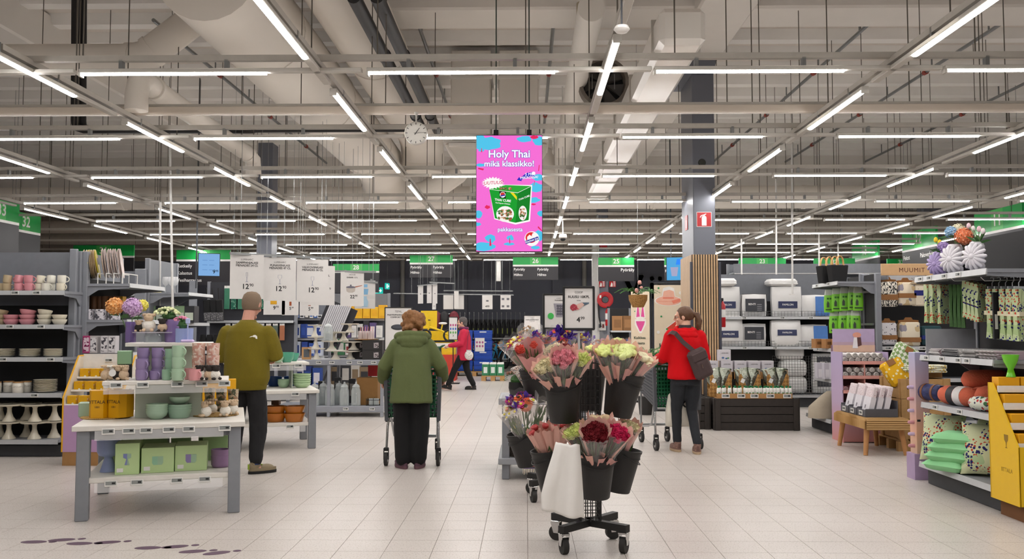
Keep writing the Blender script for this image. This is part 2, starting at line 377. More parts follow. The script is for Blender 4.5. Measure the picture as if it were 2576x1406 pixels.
def TOPZ(x,y):
    """what a hanging rod at x, y is fixed to: the duct above it or the deck"""
    for x0,y1,z0,r_ in ((-3.0,18,4.78,.5),(-2.05,17,5.2,.42),(.74,17.8,5.02,.155)):
        if abs(x-x0)< r_*.97 and 8.4 < y < y1:return z0-math.sqrt(r_*r_-(x-x0)**2)
    if abs(x-1.42)< .21 and 8 < y < 18:return 3.98
    if abs(y-21)< .26:return 4.48-math.sqrt(.27**2-(y-21)**2)
    return ZC-.02
def rail(name,a,b,label,n,w_=.05,h_=.045,z=LZ+.135):
    a,b=Vector((*a,z)),Vector((*b,z));t=E(name,label,'lighting rail',(a+b)/2);
    ob('channel',MB().bar(a-(a+b)/2,b-(a+b)/2,w_,h_).me(RAIL),t)
    for k in range(n):
        w_p=a.lerp(b,(k+.5)/n);p=w_p-(a+b)/2
        ob('suspension_rod',rods,t,p,sc=(1,1,(TOPZ(w_p.x,w_p.y)-z)/(ZC-LZ-.16)))
    return t
for k in range(-4,9):
    y=6.99+2.44*k
    xr=3.2+max(0,y)*.55
    if y > 4:rail('lighting_rail',(-xr,y),(xr,y),'pale ceiling rail running across the aisles, %s cross rail from the camera' % ORD[k],max(5,int(xr*.9)))
    row=[i for i in range(len(RX)-1) if abs((RX[i]+RX[i+1])/2)< xr+.6]
    for j,i in enumerate(row):
        x=(RX[i]+RX[i+1])/2
        lampat(x,y,0,('strip lamp of the %s cross row from the camera, %s from its left end' % (ORD[k],ORD[j])) if k >= 0 else 'unseen strip lamp of a cross row over or behind the camera')  # cross rows short of the view are unseen, added to light the foreground
for i,x in enumerate(RX):
    odd=ROWN[i] in ('left','centre','far outer left','right')
    off=6.93 if ROWN[i] in ('left','centre') else (8.32 if ROWN[i]!= 'right' else 9.6)
    y0=max(2.0,abs(x)/.60)
    rail('lighting_rail',(x,y0),(x,27),'pale ceiling rail running away from the camera, %s row' % ROWN[i],9,z=LZ+.10)
    for k in range(-3,8):
        y=off+2.46*k
        if y < abs(x)/.66 and not (y < 3 and abs(x)< 6):continue
        if y < 27:lampat(x,y,R(90),'strip lamp of the %s lengthwise row, %s along' % (ROWN[i],ORD[k]) if k >= 0 else 'strip lamp of a lengthwise row above or behind the camera')  # lamps before the first are mostly out of view, added for foreground light

DUCT=mat('#e6dfd5',.6,var=.03,scale=2);DUCT2=mat('#ece7df',.55,var=.03,scale=2);BPIPE=mat('#1d1c1d',.55)
def duct(label,pts,r,joints=(),n=24,m=None,name='air_duct',cat='duct'):
    t=E(name,label,cat,pts[0]);p0=Vector(pts[0])
    ob('duct_tube',MB().tube([Vector(p)-p0 for p in pts],r,n).me(m or DUCT,40),t)
    for (a,d) in joints:
        a,d=Vector(a)-p0,Vector(d).normalized()
        ob('joint_ring',MB().tube([a-d*.03,a+d*.03],r+.014,n).me(m or DUCT,40),t)
    return t
def H(px,py,h):
    d=ray(px,py);t=h/d.z;return Vector((d.x*t,d.y*t,CAMZ+h))
XD=-3.0
duct('wide round air duct running away above the centre left lamps',[(XD,8.2,4.78),(XD,18.2,4.78),(XD,18.8,4.7),(XD,19.2,4.4),(XD,19.25,4.0)],.5,[((XD,10.0,4.78),(0,1,0)),((XD,13,4.78),(0,1,0)),((XD,16.5,4.78),(0,1,0))])
a=[Vector((-8.5,10,4.47)),Vector((-4.5,10,4.47)),Vector((-4.3,10,4.52)),Vector((-3.75,10,4.95)),Vector((-3.55,10,5.1))]
duct('thick elbowed air duct branching level toward the top left corner',a,.175,[((-4.5,10,4.47),(1,0,0)),((-4.25,10,4.56),(1,0,.8)),((-3.8,10,4.92),(1,0,.8))])
duct('second wide air duct behind the black insulated pipes',[(-2.05,8.6,5.2),(-2.05,17,5.2),(-2.05,17.5,5.08),(-2.05,17.75,4.8),(-2.05,17.75,4.5)],.42,[((-2.05,12,5.2),(0,1,0)),((-2.05,15,5.2),(0,1,0))])
p,q=H(345,195,2.45),H(620,385,2.45)
duct('narrow air duct with a turned-down elbow, left of the clock',[p-Vector((0,0,.33)),p-Vector((0,0,.18)),p-Vector((0,-.04,.05)),p+Vector((0,.16,0)),q,q+Vector((.03,.2,-.06)),q+Vector((.03,.24,-.26))],.11,[(p+Vector((0,.4,0)),(0,1,0)),(q,(0,1,0))])
p,q=H(1488,20,3.6),H(1416,375,3.6)
duct('slim white air duct running away beside the ventilation fan',[p,q,q+Vector((0,.3,-.1)),q+Vector((0,.35,-.9))],.155,m=DUCT2)
t=E('rectangular_duct','flat white plastic-wrapped duct running away left of the grey column','duct',(1.42,13,4.15))
ob('duct_tube',MB().box((0,0,0),(.42,10,.34),ch=.05).me(clear('#efeae2',.12,.2,'wrapped_sheet')),t)
for k in range(6):ob('strap',MB().box((0,-4.6+1.84*k,0),(.46,.03,.37)).me(RAIL),t)
duct('thick round duct crossing the far hall on the left',[(-17,21,4.48),(-1.3,21,4.48)],.27,[((x,21,4.48),(1,0,0)) for x in (-13,-9.5,-6,-3)])
duct('thick round duct crossing the far hall on the right',[(.75,21,4.48),(17,21,4.48)],.27,[((x,21,4.48),(1,0,0)) for x in (3,6.5,10)])
for k,(y,z,r) in enumerate(((22.2,3.95,.14),(23.2,4.05,.16),(25.6,4.0,.18))):duct(['grey service pipe crossing low above the far aisles','middle cross pipe above the far aisles','rearmost cross pipe above the bicycles'][k],[(-16,y,z),(16,y,z)],r,m=mat('#9d948a',.7))

for k,px in enumerate((1187,1305)):
    t=E('box_duct',['square air shaft hanging behind the screen, left of the pair','square air shaft hanging behind the screen, right of the pair'][k],'duct',P(px,300,15))
    ob('duct_tube',MB().box((0,0,.35),(.66,.66,2*(ZC-.17-.35-P(px,300,15).z)),ch=.02).me(DUCT),t);ob('flange',MB().box((0,0,.62),(.72,.72,.05)).me(DUCT2),t)
    ob('flange',MB().box((0,0,-.5),(.72,.72,.05)).me(DUCT2),t)
p=P(1165,388,14.5)
t=E('box_duct','wide flared air plenum under the square shafts','duct',P(1250,400,15.2));ob('duct_tube',MB().box((0,0,0),(1.7,.9,.4),ch=.04,tx=.75).me(DUCT),t);ob('flange',MB().box((0,0,.21),(1.74,.94,.04)).me(DUCT2),t)
for k,(px,py) in enumerate(((1135,445),(1400,445))):
    p=P(px,py,18.6);sg=1 if k == 0 else -1;t=E('duct_elbow',['sloping duct bend low on the clock side of the screen','sloping duct bend low on the column side of the screen'][k],'duct',p)
    ob('bend',MB().tube([Vector((.35*sg,0,.75)),Vector((.33*sg,0,.4)),Vector((.1*sg,0,.1)),Vector((-.5*sg,0,-.33)),Vector((-.9*sg,0,-.42))],.26,20).me(DUCT,40),t);ob('joint_ring',MB().tube([Vector((.35*sg,0,.6)),Vector((.345*sg,0,.65))],.28,20).me(DUCT,40),t);ob('hanging_rod',MB().tube([(.35*sg,0,.7),(.35*sg,0,ZC-.15-p.z)],.012,6).me(ROD),t)

p=P(1475,60,11.2)
t=E('air_nozzle','beige drum-shaped air nozzle hanging near the top edge','air nozzle',p);mb=MB().lathe([(.001,.26),(.125,.26),(.125,-.20),(.118,-.24),(.1,-.24),(.1,-.2),(0,-.2)],28)
ob('drum',mb.me(mat('#b1a58f',.6),40),t)
for k in range(28):pass
ob('perforated_band',MB().lathe([(.127,.02),(.127,-.17)],28).me(stripes(['#b1a58f','#8f8471'],.012,0),40),t);ob('outlet_rose',MB().lathe([(.09,0),(.05,.015),(0,.02)],20).me(mat('#8a7f6c',.5),40),t,(0,0,-.225))
p=P(1518,212,12.85)
t=E('ventilation_fan','round dark ventilation fan opening behind the centre lamps','fan',p)
ob('fan_ring',MB().lathe([(.36,-.12),(.36,.12),(.31,.12),(.29,-.12),(.36,-.12)],36).me(mat('#6d645b',.6),40),t,rot=(R(90),0,0));ob('fan_back',MB().lathe([(.3,0),(0,.02)],32).me(BLACK),t,(0,.08,0),rot=(R(90),0,0))
bl=MB().add([(0,0,.05),(.05,-.02,.06),(.12,.03,.28),(-.06,-.03,.29)],[(0,1,2,3)]).me(mat('#37322e',.5))
for k in range(7):ob('blade',bl,t,rot=(0,2*math.pi*k/7,0))
ob('hub',MB().ball((0,0,0),.06).me(DGREY,60),t)
for k in range(5):ob('guard_wire',MB().tube([(-.33+.08*k*2,-.1,-.1),(-.33+.08*k*2,-.1,.12)],.006,5).me(STEEL),t)

for k,(xa,xb) in enumerate(((-.52,-.52),(-.45,-.45))):
    z=CAMZ+3.2;y0,y1=8.5,14.1+.3*k
    t=duct(['black insulated pipe running away, outer one of the pair','black insulated pipe running away, inner one of the pair'][k],[(3.2*xa,y0,z),(3.2*xb,y1,z)],.07,[((3.2*xa,10.4,z),(0,1,0)),((3.2*xa,13.4,z),(0,1,0))],16,BPIPE,'insulated_pipe','pipe')
ya=12.0
for k,px in enumerate((188,206)):
    p=P(px,0,ya+.15*k);q=P(px,326,ya+.15*k)
    e=P(1020,322,ya+.15*k) if k == 0 else P(640,326,ya+.15*k)
    duct(['black drop pipe turning into the long level run beside the clock','shorter black drop pipe next to the long one'][k],[p+Vector((0,0,.6)),q+Vector((0,0,.12)),q+Vector((.02,0,.03)),q+Vector((.12,0,0)),e],.055,(),12,BPIPE,'insulated_pipe','pipe')

for k,x in enumerate((-5.57,-1.63,.42,3.1,5.2,7.2,9.4)):
    z=CAMZ+4.45;x=x*4.45/4.6;t=E('sprinkler_pipe','thin grey sprinkler pipe under the ribbed deck, %s from the left' % ORD[k],'pipe',(x,18,z));t['group']='sprinkler pipes'
    ob('pipe_run',MB().tube([(0,-5.3,0),(0,6,0)],.028,8).me(STEEL,40),t)
    for j in range(6):ob('hanger',MB().box((0,-4.6+1.9*j,.12),(.02,.02,.24)).me(STEEL),t)
    for j in range(3):ob('coupling',MB().tube([(0,-2.5+3.1*j,0),(0,-2.4+3.1*j,0)],.045,8).me(mat('#9a3a2c',.5)),t)

t=E('cable_trough','broad pale cable trough with crumpled clear film hanging across the whole hall','cable trough',(0,8.85,CAMZ+2.17));
ob('trough_board',MB().box((0,0,0),(12,.1,.075),ch=.01).me(mat('#cfc8be',.5)),t);ob('top_channel',MB().box((0,0,.05),(12,.06,.03)).me(RAIL),t)
fb=MB();n=80
fb.add([(-6+12*i/n,-.056-.01*abs(noise.noise(Vector((i*.6,0,3)))),.03-.08*j) for j in range(2) for i in range(n+1)],[(i,i+1,n+2+i,n+1+i) for i in range(n)])
ob('film_strip',fb.me(clear('#fff8f0',.7,.15,'film')),t)
for x in (-5.4,-4,-1.4,0,2,3.8,5.4):ob('suspension_rod',MB().tube([(0,0,0),(0,0,ZC-CAMZ-2.40)],.006,5).me(ROD),t,(x,0,.06))
# ================================================================ SHOP KIT
TAG=MB().box((0,-.003,0),(.085,.006,.042),ch=.002).box((0,-.0065,.003),(.07,.002,.026),mi=1).box((.018,-.008,.003),(.022,.002,.012),mi=2).me([WHITE,TAGS,INK])
def tag(parent,x,y,z,s=1.0,rz=0):return ob('price_tag',TAG,parent,(x,y,z),rz,sc=s)
SHELFM=mat('#8b8e95',.4);UPR=mat('#85888f',.4);BACKD=mat('#1c1c1e',.7);BACKG=mat('#74777e',.5);RAILC=mat('#b7b9bb',.3)
def gondola(label,loc,rz,width,height,levels,back=BACKD,top=0,topm=BACKG,tags=(),ends=True,bracket=True):
    """shelving that faces its own -y; levels: (height, depth)"""
    t=E('shelving_unit',label,'shelf',loc,rz)
    ob('back_panel',MB().box((0,.02,(height-top)/2),(width,.04,height-top)).me(back),t)
    if top:ob('top_panel',MB().box((0,.02,height-top/2),(width,.04,top)).me(topm),t)
    up=MB().box((0,0,height/2),(.06,.07,height+.02),ch=.006).me(UPR)
    for x in ((-width/2,width/2) if ends else ()):ob('upright',up,t,(x,0.02,0))
    for k,(z,d) in enumerate(levels):
        s=ob('shelf',MB().box((0,-d/2,z-.015),(width-.03,d,.03)).me(SHELFM),t)
        ob('price_rail',MB().prism([(-d-.014,z-.045),(-d,z-.045),(-d,z+.004),(-d-.006,z+.004)],-width/2+.02,width/2-.02,'x').me(RAILC),s)
        if bracket and z > .3:
            bp=MB().prism([(0,z-.02),(0,z-.17),(-.06,z-.16),(-d*.35,z-.075),(-d,z-.055),(-d,z-.02)][::-1],-.004,.004,'x').me(UPR)
            for x in (-width/2+.03,width/2-.03):ob('bracket',bp,s,(x,0,0))
        for x in (tags[k] if k < len(tags) else ()):tag(s,x,-d-.012,z-.022)
    ob('base',MB().box((0,-levels[-1][1]/2+.03,levels[-1][0]/2-.03),(width-.04,levels[-1][1]-.08,max(.02,levels[-1][0]-.07))).me(mat('#3c3d40',.7)),t)
    return t
_P={}
def proto(key,fn):
    """first call builds the thing, later calls copy it"""
    if key not in _P:_P[key]=fn();return _P[key],True
    return _P[key],False
def place(key,fn,loc,label,rz=0,group=None,rot=None,sc=None):
    if key not in _P:
        o=_P[key]=fn();o.location=loc;o.rotation_euler=rot or (0,0,rz);o['label']=label
        if group:o['group']=group
        if sc:o.scale=(sc,)*3
        return o
    return dup(_P[key],loc,rz,label,rot,group,sc)
def cer(c):return mat(c,.22,var=.03,spec=.5)
def mug(c,h=.095,r=.042,hr=.026,name='mug'):
    def f():
        t=E(name,'x','mug');w_=.004
        ob('cup',MB().lathe([(0,0),(r*.86,0),(r*.93,.006),(r,h*.35),(r,h),(r-w_,h),(r-w_,h*.35),(r*.8,.01),(0,.01)],20).me(cer(c) if isinstance(c,str) else c,50),t)
        ob('handle',MB().tube([(r-.002+hr*1.15*math.sin(a)*1.0,0,h*.5+hr*math.cos(a)*1.1) for a in [math.pi*i/8 for i in range(9)]],.0055,6).me(cer(c) if isinstance(c,str) else c,60),t)
        return t
    return f
def tumbler(m,h=.09,r=.042,k=.86,name='cup',cat='cup',rim=None):
    return lambda:(lambda o:o)(ob(name,MB().lathe([(0,0),(r*k*.96,0),(r*k,.004),(r,h),(r-.003,h),(r*k-.004,.008),(0,.008)],20).me(m,50),cat=cat))
def bowl(c,r=.075,h=.06,foot=.5,name='bowl'):
    return lambda:ob(name,MB().lathe([(0,0),(r*foot,0),(r*foot+.004,.004),(r*.86,h*.4),(r*.97,h*.75),(r,h),(r-.005,h),(r*.92,h*.7),(r*.8,h*.42),(r*foot,.012),(0,.01)],24).me(cer(c) if isinstance(c,str) else c,60),cat='bowl')
def plate(c,r=.105,h=.018,name='plate'):
    return lambda:ob(name,MB().lathe([(0,0),(r*.6,0),(r*.7,.004),(r,h),(r-.002,h+.002),(r*.66,.008),(0,.006)],24).me(cer(c) if isinstance(c,str) else c,60),cat='plate')
def cake_stand(c,r=.14,h=.14,wav=0,name='cake_stand'):
    def f():
        t=E(name,'x','cake stand');m=cer(c) if isinstance(c,str) else c
        ob('foot',MB().lathe([(r*.48,0),(r*.46,.012),(r*.28,h*.3),(r*.17,h*.6),(r*.16,h*.85),(r*.25,h),(0,h),(0,.01),(r*.46,0)],20).me(m,60),t)
        wob=(lambda a,z:1+wav*math.sin(18*a)) if wav else None
        ob('plate',MB().lathe([(0,h),(r*.9,h),(r,h+.012),(r,h+.020),(r*.9,h+.012),(0,h+.010)],36,wob=wob).me(m,60),t)
        return t
    return f
def carton(sx,sy,sz,c,name='box',cat='box',label=None,lc='#efece6',lid=False,ch=.003,m=None):
    def f():
        o=ob(name,MB().box((0,0,sz/2),(sx,sy,sz),ch=ch).me(m or mat(c,.55,var=.04)),cat=cat)
        if label:ob('printed_label',MB().add([(sx*(a-.5),-sy/2-.001,sz*b) for a,b in ((label[0],label[1]),(label[2],label[1]),(label[2],label[3]),(label[0],label[3]))],[(0,1,2,3)]).me(mat(lc,.5) if isinstance(lc,str) else lc),o)
        return o
    return f
def W(loc,rz):
    M_=Matrix.Translation(loc)@ Matrix.Rotation(rz,4,'Z');return lambda x,y,z=0:M_ @ Vector((x,y,z))

# ================================================================ FIRST SHELVING ROW ON THE LEFT: pastel tableware
Y1=9.93
X1=PX_(165,Y1)
G1L=[(ZY(731,Y1),.42),(ZY(817,Y1),.42),(ZY(900,Y1),.42),(ZY(991,Y1),.42),(.19,.48)]
tx=lambda px:PX_(px,Y1)-(X1-.9)
g1=gondola('grey and black shelving with pastel mugs, bowls, plates and cake stands',(X1-.9,Y1+.42,0),0,1.8,2.30,G1L,top=.62,
             tags=[[tx(37),tx(91)],[tx(26),tx(104)],[tx(12),tx(131)],[tx(93)],[]])
PK,CRM,BEI,WHC='#d9939c','#e3dcc8','#b9a787','#e6e3d6'
WORDC={PK:'pink',CRM:'cream',BEI:'beige',WHC:'white'}
cnt={}
def seq(k):cnt[k]=cnt.get(k,0)+1;return ORD[min(cnt[k]-1,19)]
z=G1L[0][0]
for (px,c,lay,dy,a) in ((14,BEI,0,.06,.4),(14,BEI,1,.06,2.6),(44,PK,0,.05,-.1),(43,PK,1,.07,2.9),(70,PK,0,.05,-.2),(68,PK,1,.06,.6),(94,CRM,0,.14,1),(98,CRM,1,.14,2.8),(113,WHC,0,.05,-.1),
                           (125,WHC,0,.15,2),(125,WHC,1,.13,3.4),(150,CRM,0,.06,-.2),(152,WHC,1,.07,.5),(57,PK,0,.2,1),(3,BEI,0,.08,.2)):
    nm=WORDC[c]
    place(('m1',c),mug(c,.088,.046,.027),(PX_(px,Y1+dy),Y1+dy,z+.089*lay+.001),'%s mug in the %s layer on the upper left shelf, %s %s one' % (nm,'upper' if lay else 'lower',seq('m1'+nm+str(lay)),nm),a,'mugs on the upper left shelf',
          rot=(.12*(lay) if a > 2 else 0,0,a))
z=G1L[1][0]
for (px,c,n,r) in ((-2,BEI,3,.085),(28,PK,2,.085),(68,PK,3,.086),(111,CRM,3,.078),(149,CRM,2,.08)):
    for k in range(n):place(('b1',c,r),bowl(c,r,.062,.62),(PX_(px,Y1+.12),Y1+.12,z+.001+.052*k),'%s bowl, %s from the bottom of the %s stack on the second left shelf' % (WORDC[c],ORD[k],seq('bst'+str(px)) and ('stack over price tag' if 0 else {-2:'leftmost',28:'wide pink',68:'tall pink',111:'tall cream',149:'short cream'}[px])),0,'bowls on the second left shelf',rot=(R(-7) if n == 3 and k == 2 else 0,R(4) if n == 3 and k == 2 else 0,0))
z=G1L[2][0]
for (px,n,r) in ((12,6,.115),(77,6,.112),(135,6,.10)):
    for k in range(n):place(('p1',r),plate(CRM,r,.022),(PX_(px,Y1+.14),Y1+.14,z+.001+.014*k),'cream deep plate, %s from the bottom of the %s stack on the third left shelf' % (ORD[k],{12:'cut-off',77:'middle',135:'end'}[px]),0,'plates on the third left shelf')
z=G1L[3][0]
for j,(px,dy) in enumerate(((-6,.08),(26,.2),(50,.07),(70,.2))):
    def can():
        t=E('canister','x','canister');ob('jar_body',MB().lathe([(0,0),(.055,0),(.058,.004),(.058,.105),(.052,.112),(0,.112)],24).me(cer('#e4dfd2'),50),t)
        ob('wooden_lid',MB().lathe([(.05,.112),(.056,.114),(.056,.124),(0,.126)],24).me(WOOD,50),t);ob('printed_band',MB().lathe([(.0586,.062),(.0586,.078)],24).me(spots('#e4dfd2',[(180,.35,'#55524c',1)])),t);return t
    place('can',can,(PX_(px,Y1+dy),Y1+dy,z+.001),'cream canister with lettered band, %s on the fourth left shelf' % ORD[j],-.5,'canisters on the fourth left shelf')
for k in range(9):place(('p1',.125),plate(CRM,.125,.02),(PX_(118,Y1+.15),Y1+.15,z+.001+.0155*k),'cream dinner plate, %s from the bottom of the tall stack on the fourth left shelf' % ORD[k],0,'dinner plates on the fourth left shelf')
z=.19
for (px,dy,lab) in ((30,.1,'front left'),(94,.1,'front middle'),(8,.3,'rear left'),(74,.3,'rear middle'),(143,.22,'rear end')):
    for k in range(2):
        place('cs1',cake_stand('#d9d2bf',.15,.172,.02),(PX_(px,Y1+dy-.05),Y1+dy-.05,z+.001+.192*k),'cream ceramic cake stand, %s pile on the bottom left shelf, %s one' % (lab,('lower','upper')[k]),0,'cream cake stands on the bottom left shelf')

YE,XE=10.3,PX_(197,10.3)
EL=[(ZY(712,YE),.56),(ZY(804,YE),.54),(ZY(889,YE),.54),(.62,.5),(.19,.5)]
ob('end_post',MB().box((PX_(187,YE)-.0,YE-.05,1.165),(.085,.05,2.33),ch=.008).me(UPR),g1.parent,kind=None,label='grey end post of the pastel tableware shelving',cat='post')
g1e=gondola('aisle-end shelves with upright trays, tins and glass boxes',(XE,YE+.55,0),R(90),1.05,2.30,EL,top=.3)
def tray(m,r=.17,oblong=1.35):
    return lambda:ob('serving_tray',MB().lathe([(0,0),(r*.9,0),(r,.012),(r*.99,.016),(r*.88,.006),(0,.006)],24,sx=1,sy=oblong).me(m,50),cat='tray')
TR1,TR2,TR3=mat('#b9a07a',.5),mat('#d9c33a',.4),mat('#c9b6ae',.4)
for j,(px,m,tl) in enumerate(((207,TR1,4),(213,TR3,3),(217,TR2,2),(223,TR1,6),(227,TR1,6),(231,TR1,5),(235,TR1,8),(239,TR2,10))):
    place(('tray',id(m)),tray(m,.175),(PX_(px,10.55),10.55,EL[0][0]+.24),'oval tray standing on edge in the near group, %s from the post' % ORD[j],rot=(0,R(90-tl),R(22)),group='trays on edge above the end unit')
for j,px in enumerate((256,262,271,276,283,288,296,300)):
    place(('tray','w'),tray(TR3,.18,1.2),(PX_(px,10.6),10.6,EL[0][0]+.25),'pale tray leaning in the wire rack, %s from the post' % ORD[j],rot=(0,R(82),R(20)),group='trays on edge above the end unit')
t=E('plate_rack','small white wire rack holding upright trays','rack',(PX_(266,10.35),10.35,EL[0][0]))
for px in (243,264,283,305):ob('wire_prong',MB().tube([(PX_(px,10.35)-t.location.x,0,.0),(PX_(px,10.35)-t.location.x,0,.12),(PX_(px,10.35)-t.location.x,.4,.12),(PX_(px,10.35)-t.location.x,.4,0)],.006,6).me(WHITE),t)
FLOR=spots('#cfcbd0',[(28,-.56,'#4a4950',1),(60,-.6,'#8a8890',2)],.5)
for j,px in enumerate((221,253,286)):
    place('tin',lambda:ob('storage_tin',MB().lathe([(0,0),(.07,0),(.07,.10),(.073,.10),(.073,.118),(.069,.122),(0,.122)],24).me(FLOR,50),cat='tin'),(PX_(px,10.45),10.45,EL[1][0]+.001),'grey patterned round tin, %s from the post' % ORD[j],0,'patterned tins on the end shelf')
AMB=clear('#6b4a33',.45,.05,'amber_glass')
for j in range(7):
    place('tg',tumbler(AMB,.15,.04,.9,'drinking_glass','glass'),(PX_(207+14*j,10.55),10.55+.02*(j % 2),EL[1][0]+.13+.0),'tall smoky drinking glass in the dark row over the tins, %s from the post' % ORD[j],0,'smoky glasses on the end shelf')
ob('glass_riser',MB().box((PX_(250,10.62),10.68,EL[1][0]+.065),(.62,.26,.128)).me(BACKD),cat='riser',label='low black riser behind the patterned tins')
for j in range(5):place('ybx',carton(.05,.1,.16,'#d9a21c',label=(.1,.2,.9,.8),lc='#c9bfae'),(PX_(258+11*j,10.85),10.9,EL[1][0]+.13),'small yellow and grey glass carton at the back of the end shelf, %s' % ORD[j],0,'yellow cartons on the end shelf')
for j,(px,c,h) in enumerate(((193,'#a61e5d',.20),(223,'#b03a72',.20),(241,'#b9b3b3',.20),(268,'#c9c5c8',.20),(287,'#c9c5c8',.20),(207,'#431432',.17))):
    place(('bx3',c),carton(.085,.1,h,c,label=(.12,.1,.88,.9),lc=spots('#e3c9d6' if j < 2 else '#d9d6d8',[(35,-.55,'#7a2350' if j < 2 else '#4a474e',j)])),(PX_(px,10.35+.1*(j == 5)),10.35+.1*(j == 5),EL[2][0]+.001),'%s glass-set carton on the lower end shelf, %s from the post' % (['magenta','magenta','grey','grey','grey','dark plum'][j],ORD[j]),0,'glass cartons on the lower end shelf')
for j in range(6):place('grb',carton(.075,.1,.09,'#86a27c',label=(.2,.2,.8,.8),lc='#a9bf9d'),(PX_(296+19*(j % 3),11.6),11.6,EL[1][0]-.02+.093*(j//3)),'small green glass carton stacked beyond the trays, %s' % ORD[j],0,'green cartons past the end unit')
ob('side_table',MB().box((PX_(315,11.65),11.65,(EL[1][0]-.02)/2),(.4,.3,EL[1][0]-.022),ch=.01).me(BACKG),label='grey plinth under the small green cartons',cat='plinth')


Y2=13.6;X2=PX_(372,Y2)
gondola('grey shelving row beyond the pastel tableware, seen over its top',(X2-1.6,Y2+.5,0),0,3.1,ZY(676,Y2),[(1.95,.45),(1.5,.45),(1.1,.45),(.7,.45),(.19,.45)],back=BACKG)
g2e=gondola('aisle-end shelves of the second row with wine glasses on top',(X2,Y2+.55,0),R(90),1.1,ZY(650,Y2),[(ZY(735,Y2),.6),(1.5,.55),(1.05,.55),(.6,.55),(.19,.55)],back=BACKG)
ob('end_post',MB().box((X2-.1,Y2-.06,ZY(676,Y2)/2),(.17,.05,ZY(676,Y2)),ch=.008).me(UPR),label='grey end post of the second shelving row',cat='post')
def wine():
    return ob('wine_glass',MB().lathe([(0,0),(.035,.001),(.034,.004),(.004,.012),(.004,.09),(.03,.11),(.043,.145),(.042,.17),(.036,.205),(.034,.205),(.04,.165),(.028,.115),(0,.1)],20).me(clear('#ffffff',.72,.03,'thin_glass'),60),cat='glass')
for j,(px,py) in enumerate(((414,735),(429,735),(438,735))):place('wine',wine,(PX_(px,Y2+.35),Y2+.35,ZY(735,Y2)+.001),'clear wine glass on the second end unit, %s of three' % ORD[j],0,'wine glasses on the second end unit',sc=1.25)
ob('price_card',MB().box((0,0,.04),(.12,.004,.06)).me(mat('#d9cf8a',.5)),loc=(PX_(400,Y2+.2),Y2+.1,ZY(735,Y2)),rot=(R(-60),0,.3),label='pale yellow card lying beside the wine glasses',cat='card')
for j in range(5):place(('g2b',j % 3),carton(.16,.2,.26,['#86a27c','#2c2c30','#a5a8a2'][j % 3],label=(.1,.15,.9,.6),lc='#c9d3c0'),(PX_(385+24*j,Y2+.3),Y2+.3,1.501),'homeware carton on the middle shelf of the second end unit, %s along' % ORD[j],0,'cartons on the second end unit')
Y3=17.4;X3=PX_(500,Y3)
ob('end_post',MB().box((X3-.1,Y3-.06,ZY(706,Y3)/2),(.15,.05,ZY(706,Y3)),ch=.008).me(UPR),label='grey end post beside the hanging black pan packs',cat='post')
PEGM=mat('#33343a',.7)
g3=gondola('peg wall with green utensil packs and black oven gloves',(X3+.9,Y3+.45,0),0,1.75,ZY(706,Y3),[(ZY(806,Y3),.1),(.9,.1),(.45,.3),(.19,.4)],back=PEGM,bracket=False)
def hang(m,w_,h,d=.02,name='hanging_pack',cat='packet',cardm=None):
    def f():
        t=E(name,'x',cat);ob('pouch',MB().box((0,0,-h/2),(w_,d,h),ch=.008).me(m),t)
        ob('header_card',MB().box((0,-.001,.0),(w_*.96,d*.4,h*.22)).me(cardm or WHITE),t);ob('peg',MB().tube([(0,-.06,h*.08),(0,.12,h*.08)],.004,5).me(CHROME),t);return t
    return f
GRP=spots('#2f6b58',[(25,.3,'#8fb59d',1),(40,.25,'#1d2a2a',2)],.4)
for j in range(9):
    place(('hp',j % 2),hang(GRP if j % 2 else mat('#3f7d63',.4),.11,.42),(X3+.42+.135*j,Y3+.36,ZY(722,Y3)),'green utensil pack hanging in the top row of the peg wall, %s along' % ORD[j],0,'green packs on the peg wall')
    place(('hp2',j % 2),hang(mat('#55645c',.4) if j % 2 else mat('#a5694a',.4),.10,.30),(X3+.45+.135*j,Y3+.36,ZY(818,Y3)),'utensil pack hanging in the second row of the peg wall, %s along' % ORD[j],0,'packs in the second row of the peg wall')
for j in range(3):
    def pan():
        t=E('spatula_pack','x','utensil');ob('blade',MB().box((0,0,-.22),(.15,.03,.42),ch=.01,tx=1.1).me(mat('#161616',.3)),t);ob('handle',MB().tube([(0,0,0),(0,0,.22)],.012,6).me(BLACK),t)
        ob('header_card',MB().box((0,-.017,-.34),(.14,.004,.16)).me(spots('#57575a',[(60,.3,'#a9a9a9',1)])),t);return t
    place('pan',pan,(PX_(517+15*j,Y3),Y3+.05,ZY(752,Y3)),'black long-handled turner hanging by the end post, %s of three' % ORD[j],0,'black turners by the end post',rot=(0,R(-4),0))
for j in range(5):
    place('glove',lambda:ob('oven_glove',MB().loft([ell(0,0,0,.05,.03,12),ell(0,0,-.12,.075,.04,12),ell(.01,0,-.3,.085,.05,12),ell(0,0,-.42,.05,.03,12)]).me(mat('#151517',.95),60),cat='glove'),(PX_(510+17*j,Y3+.1),Y3+.12,ZY(842,Y3)-.0),'black oven glove hanging under the turners, %s along' % ORD[j],.3*j,'black oven gloves')
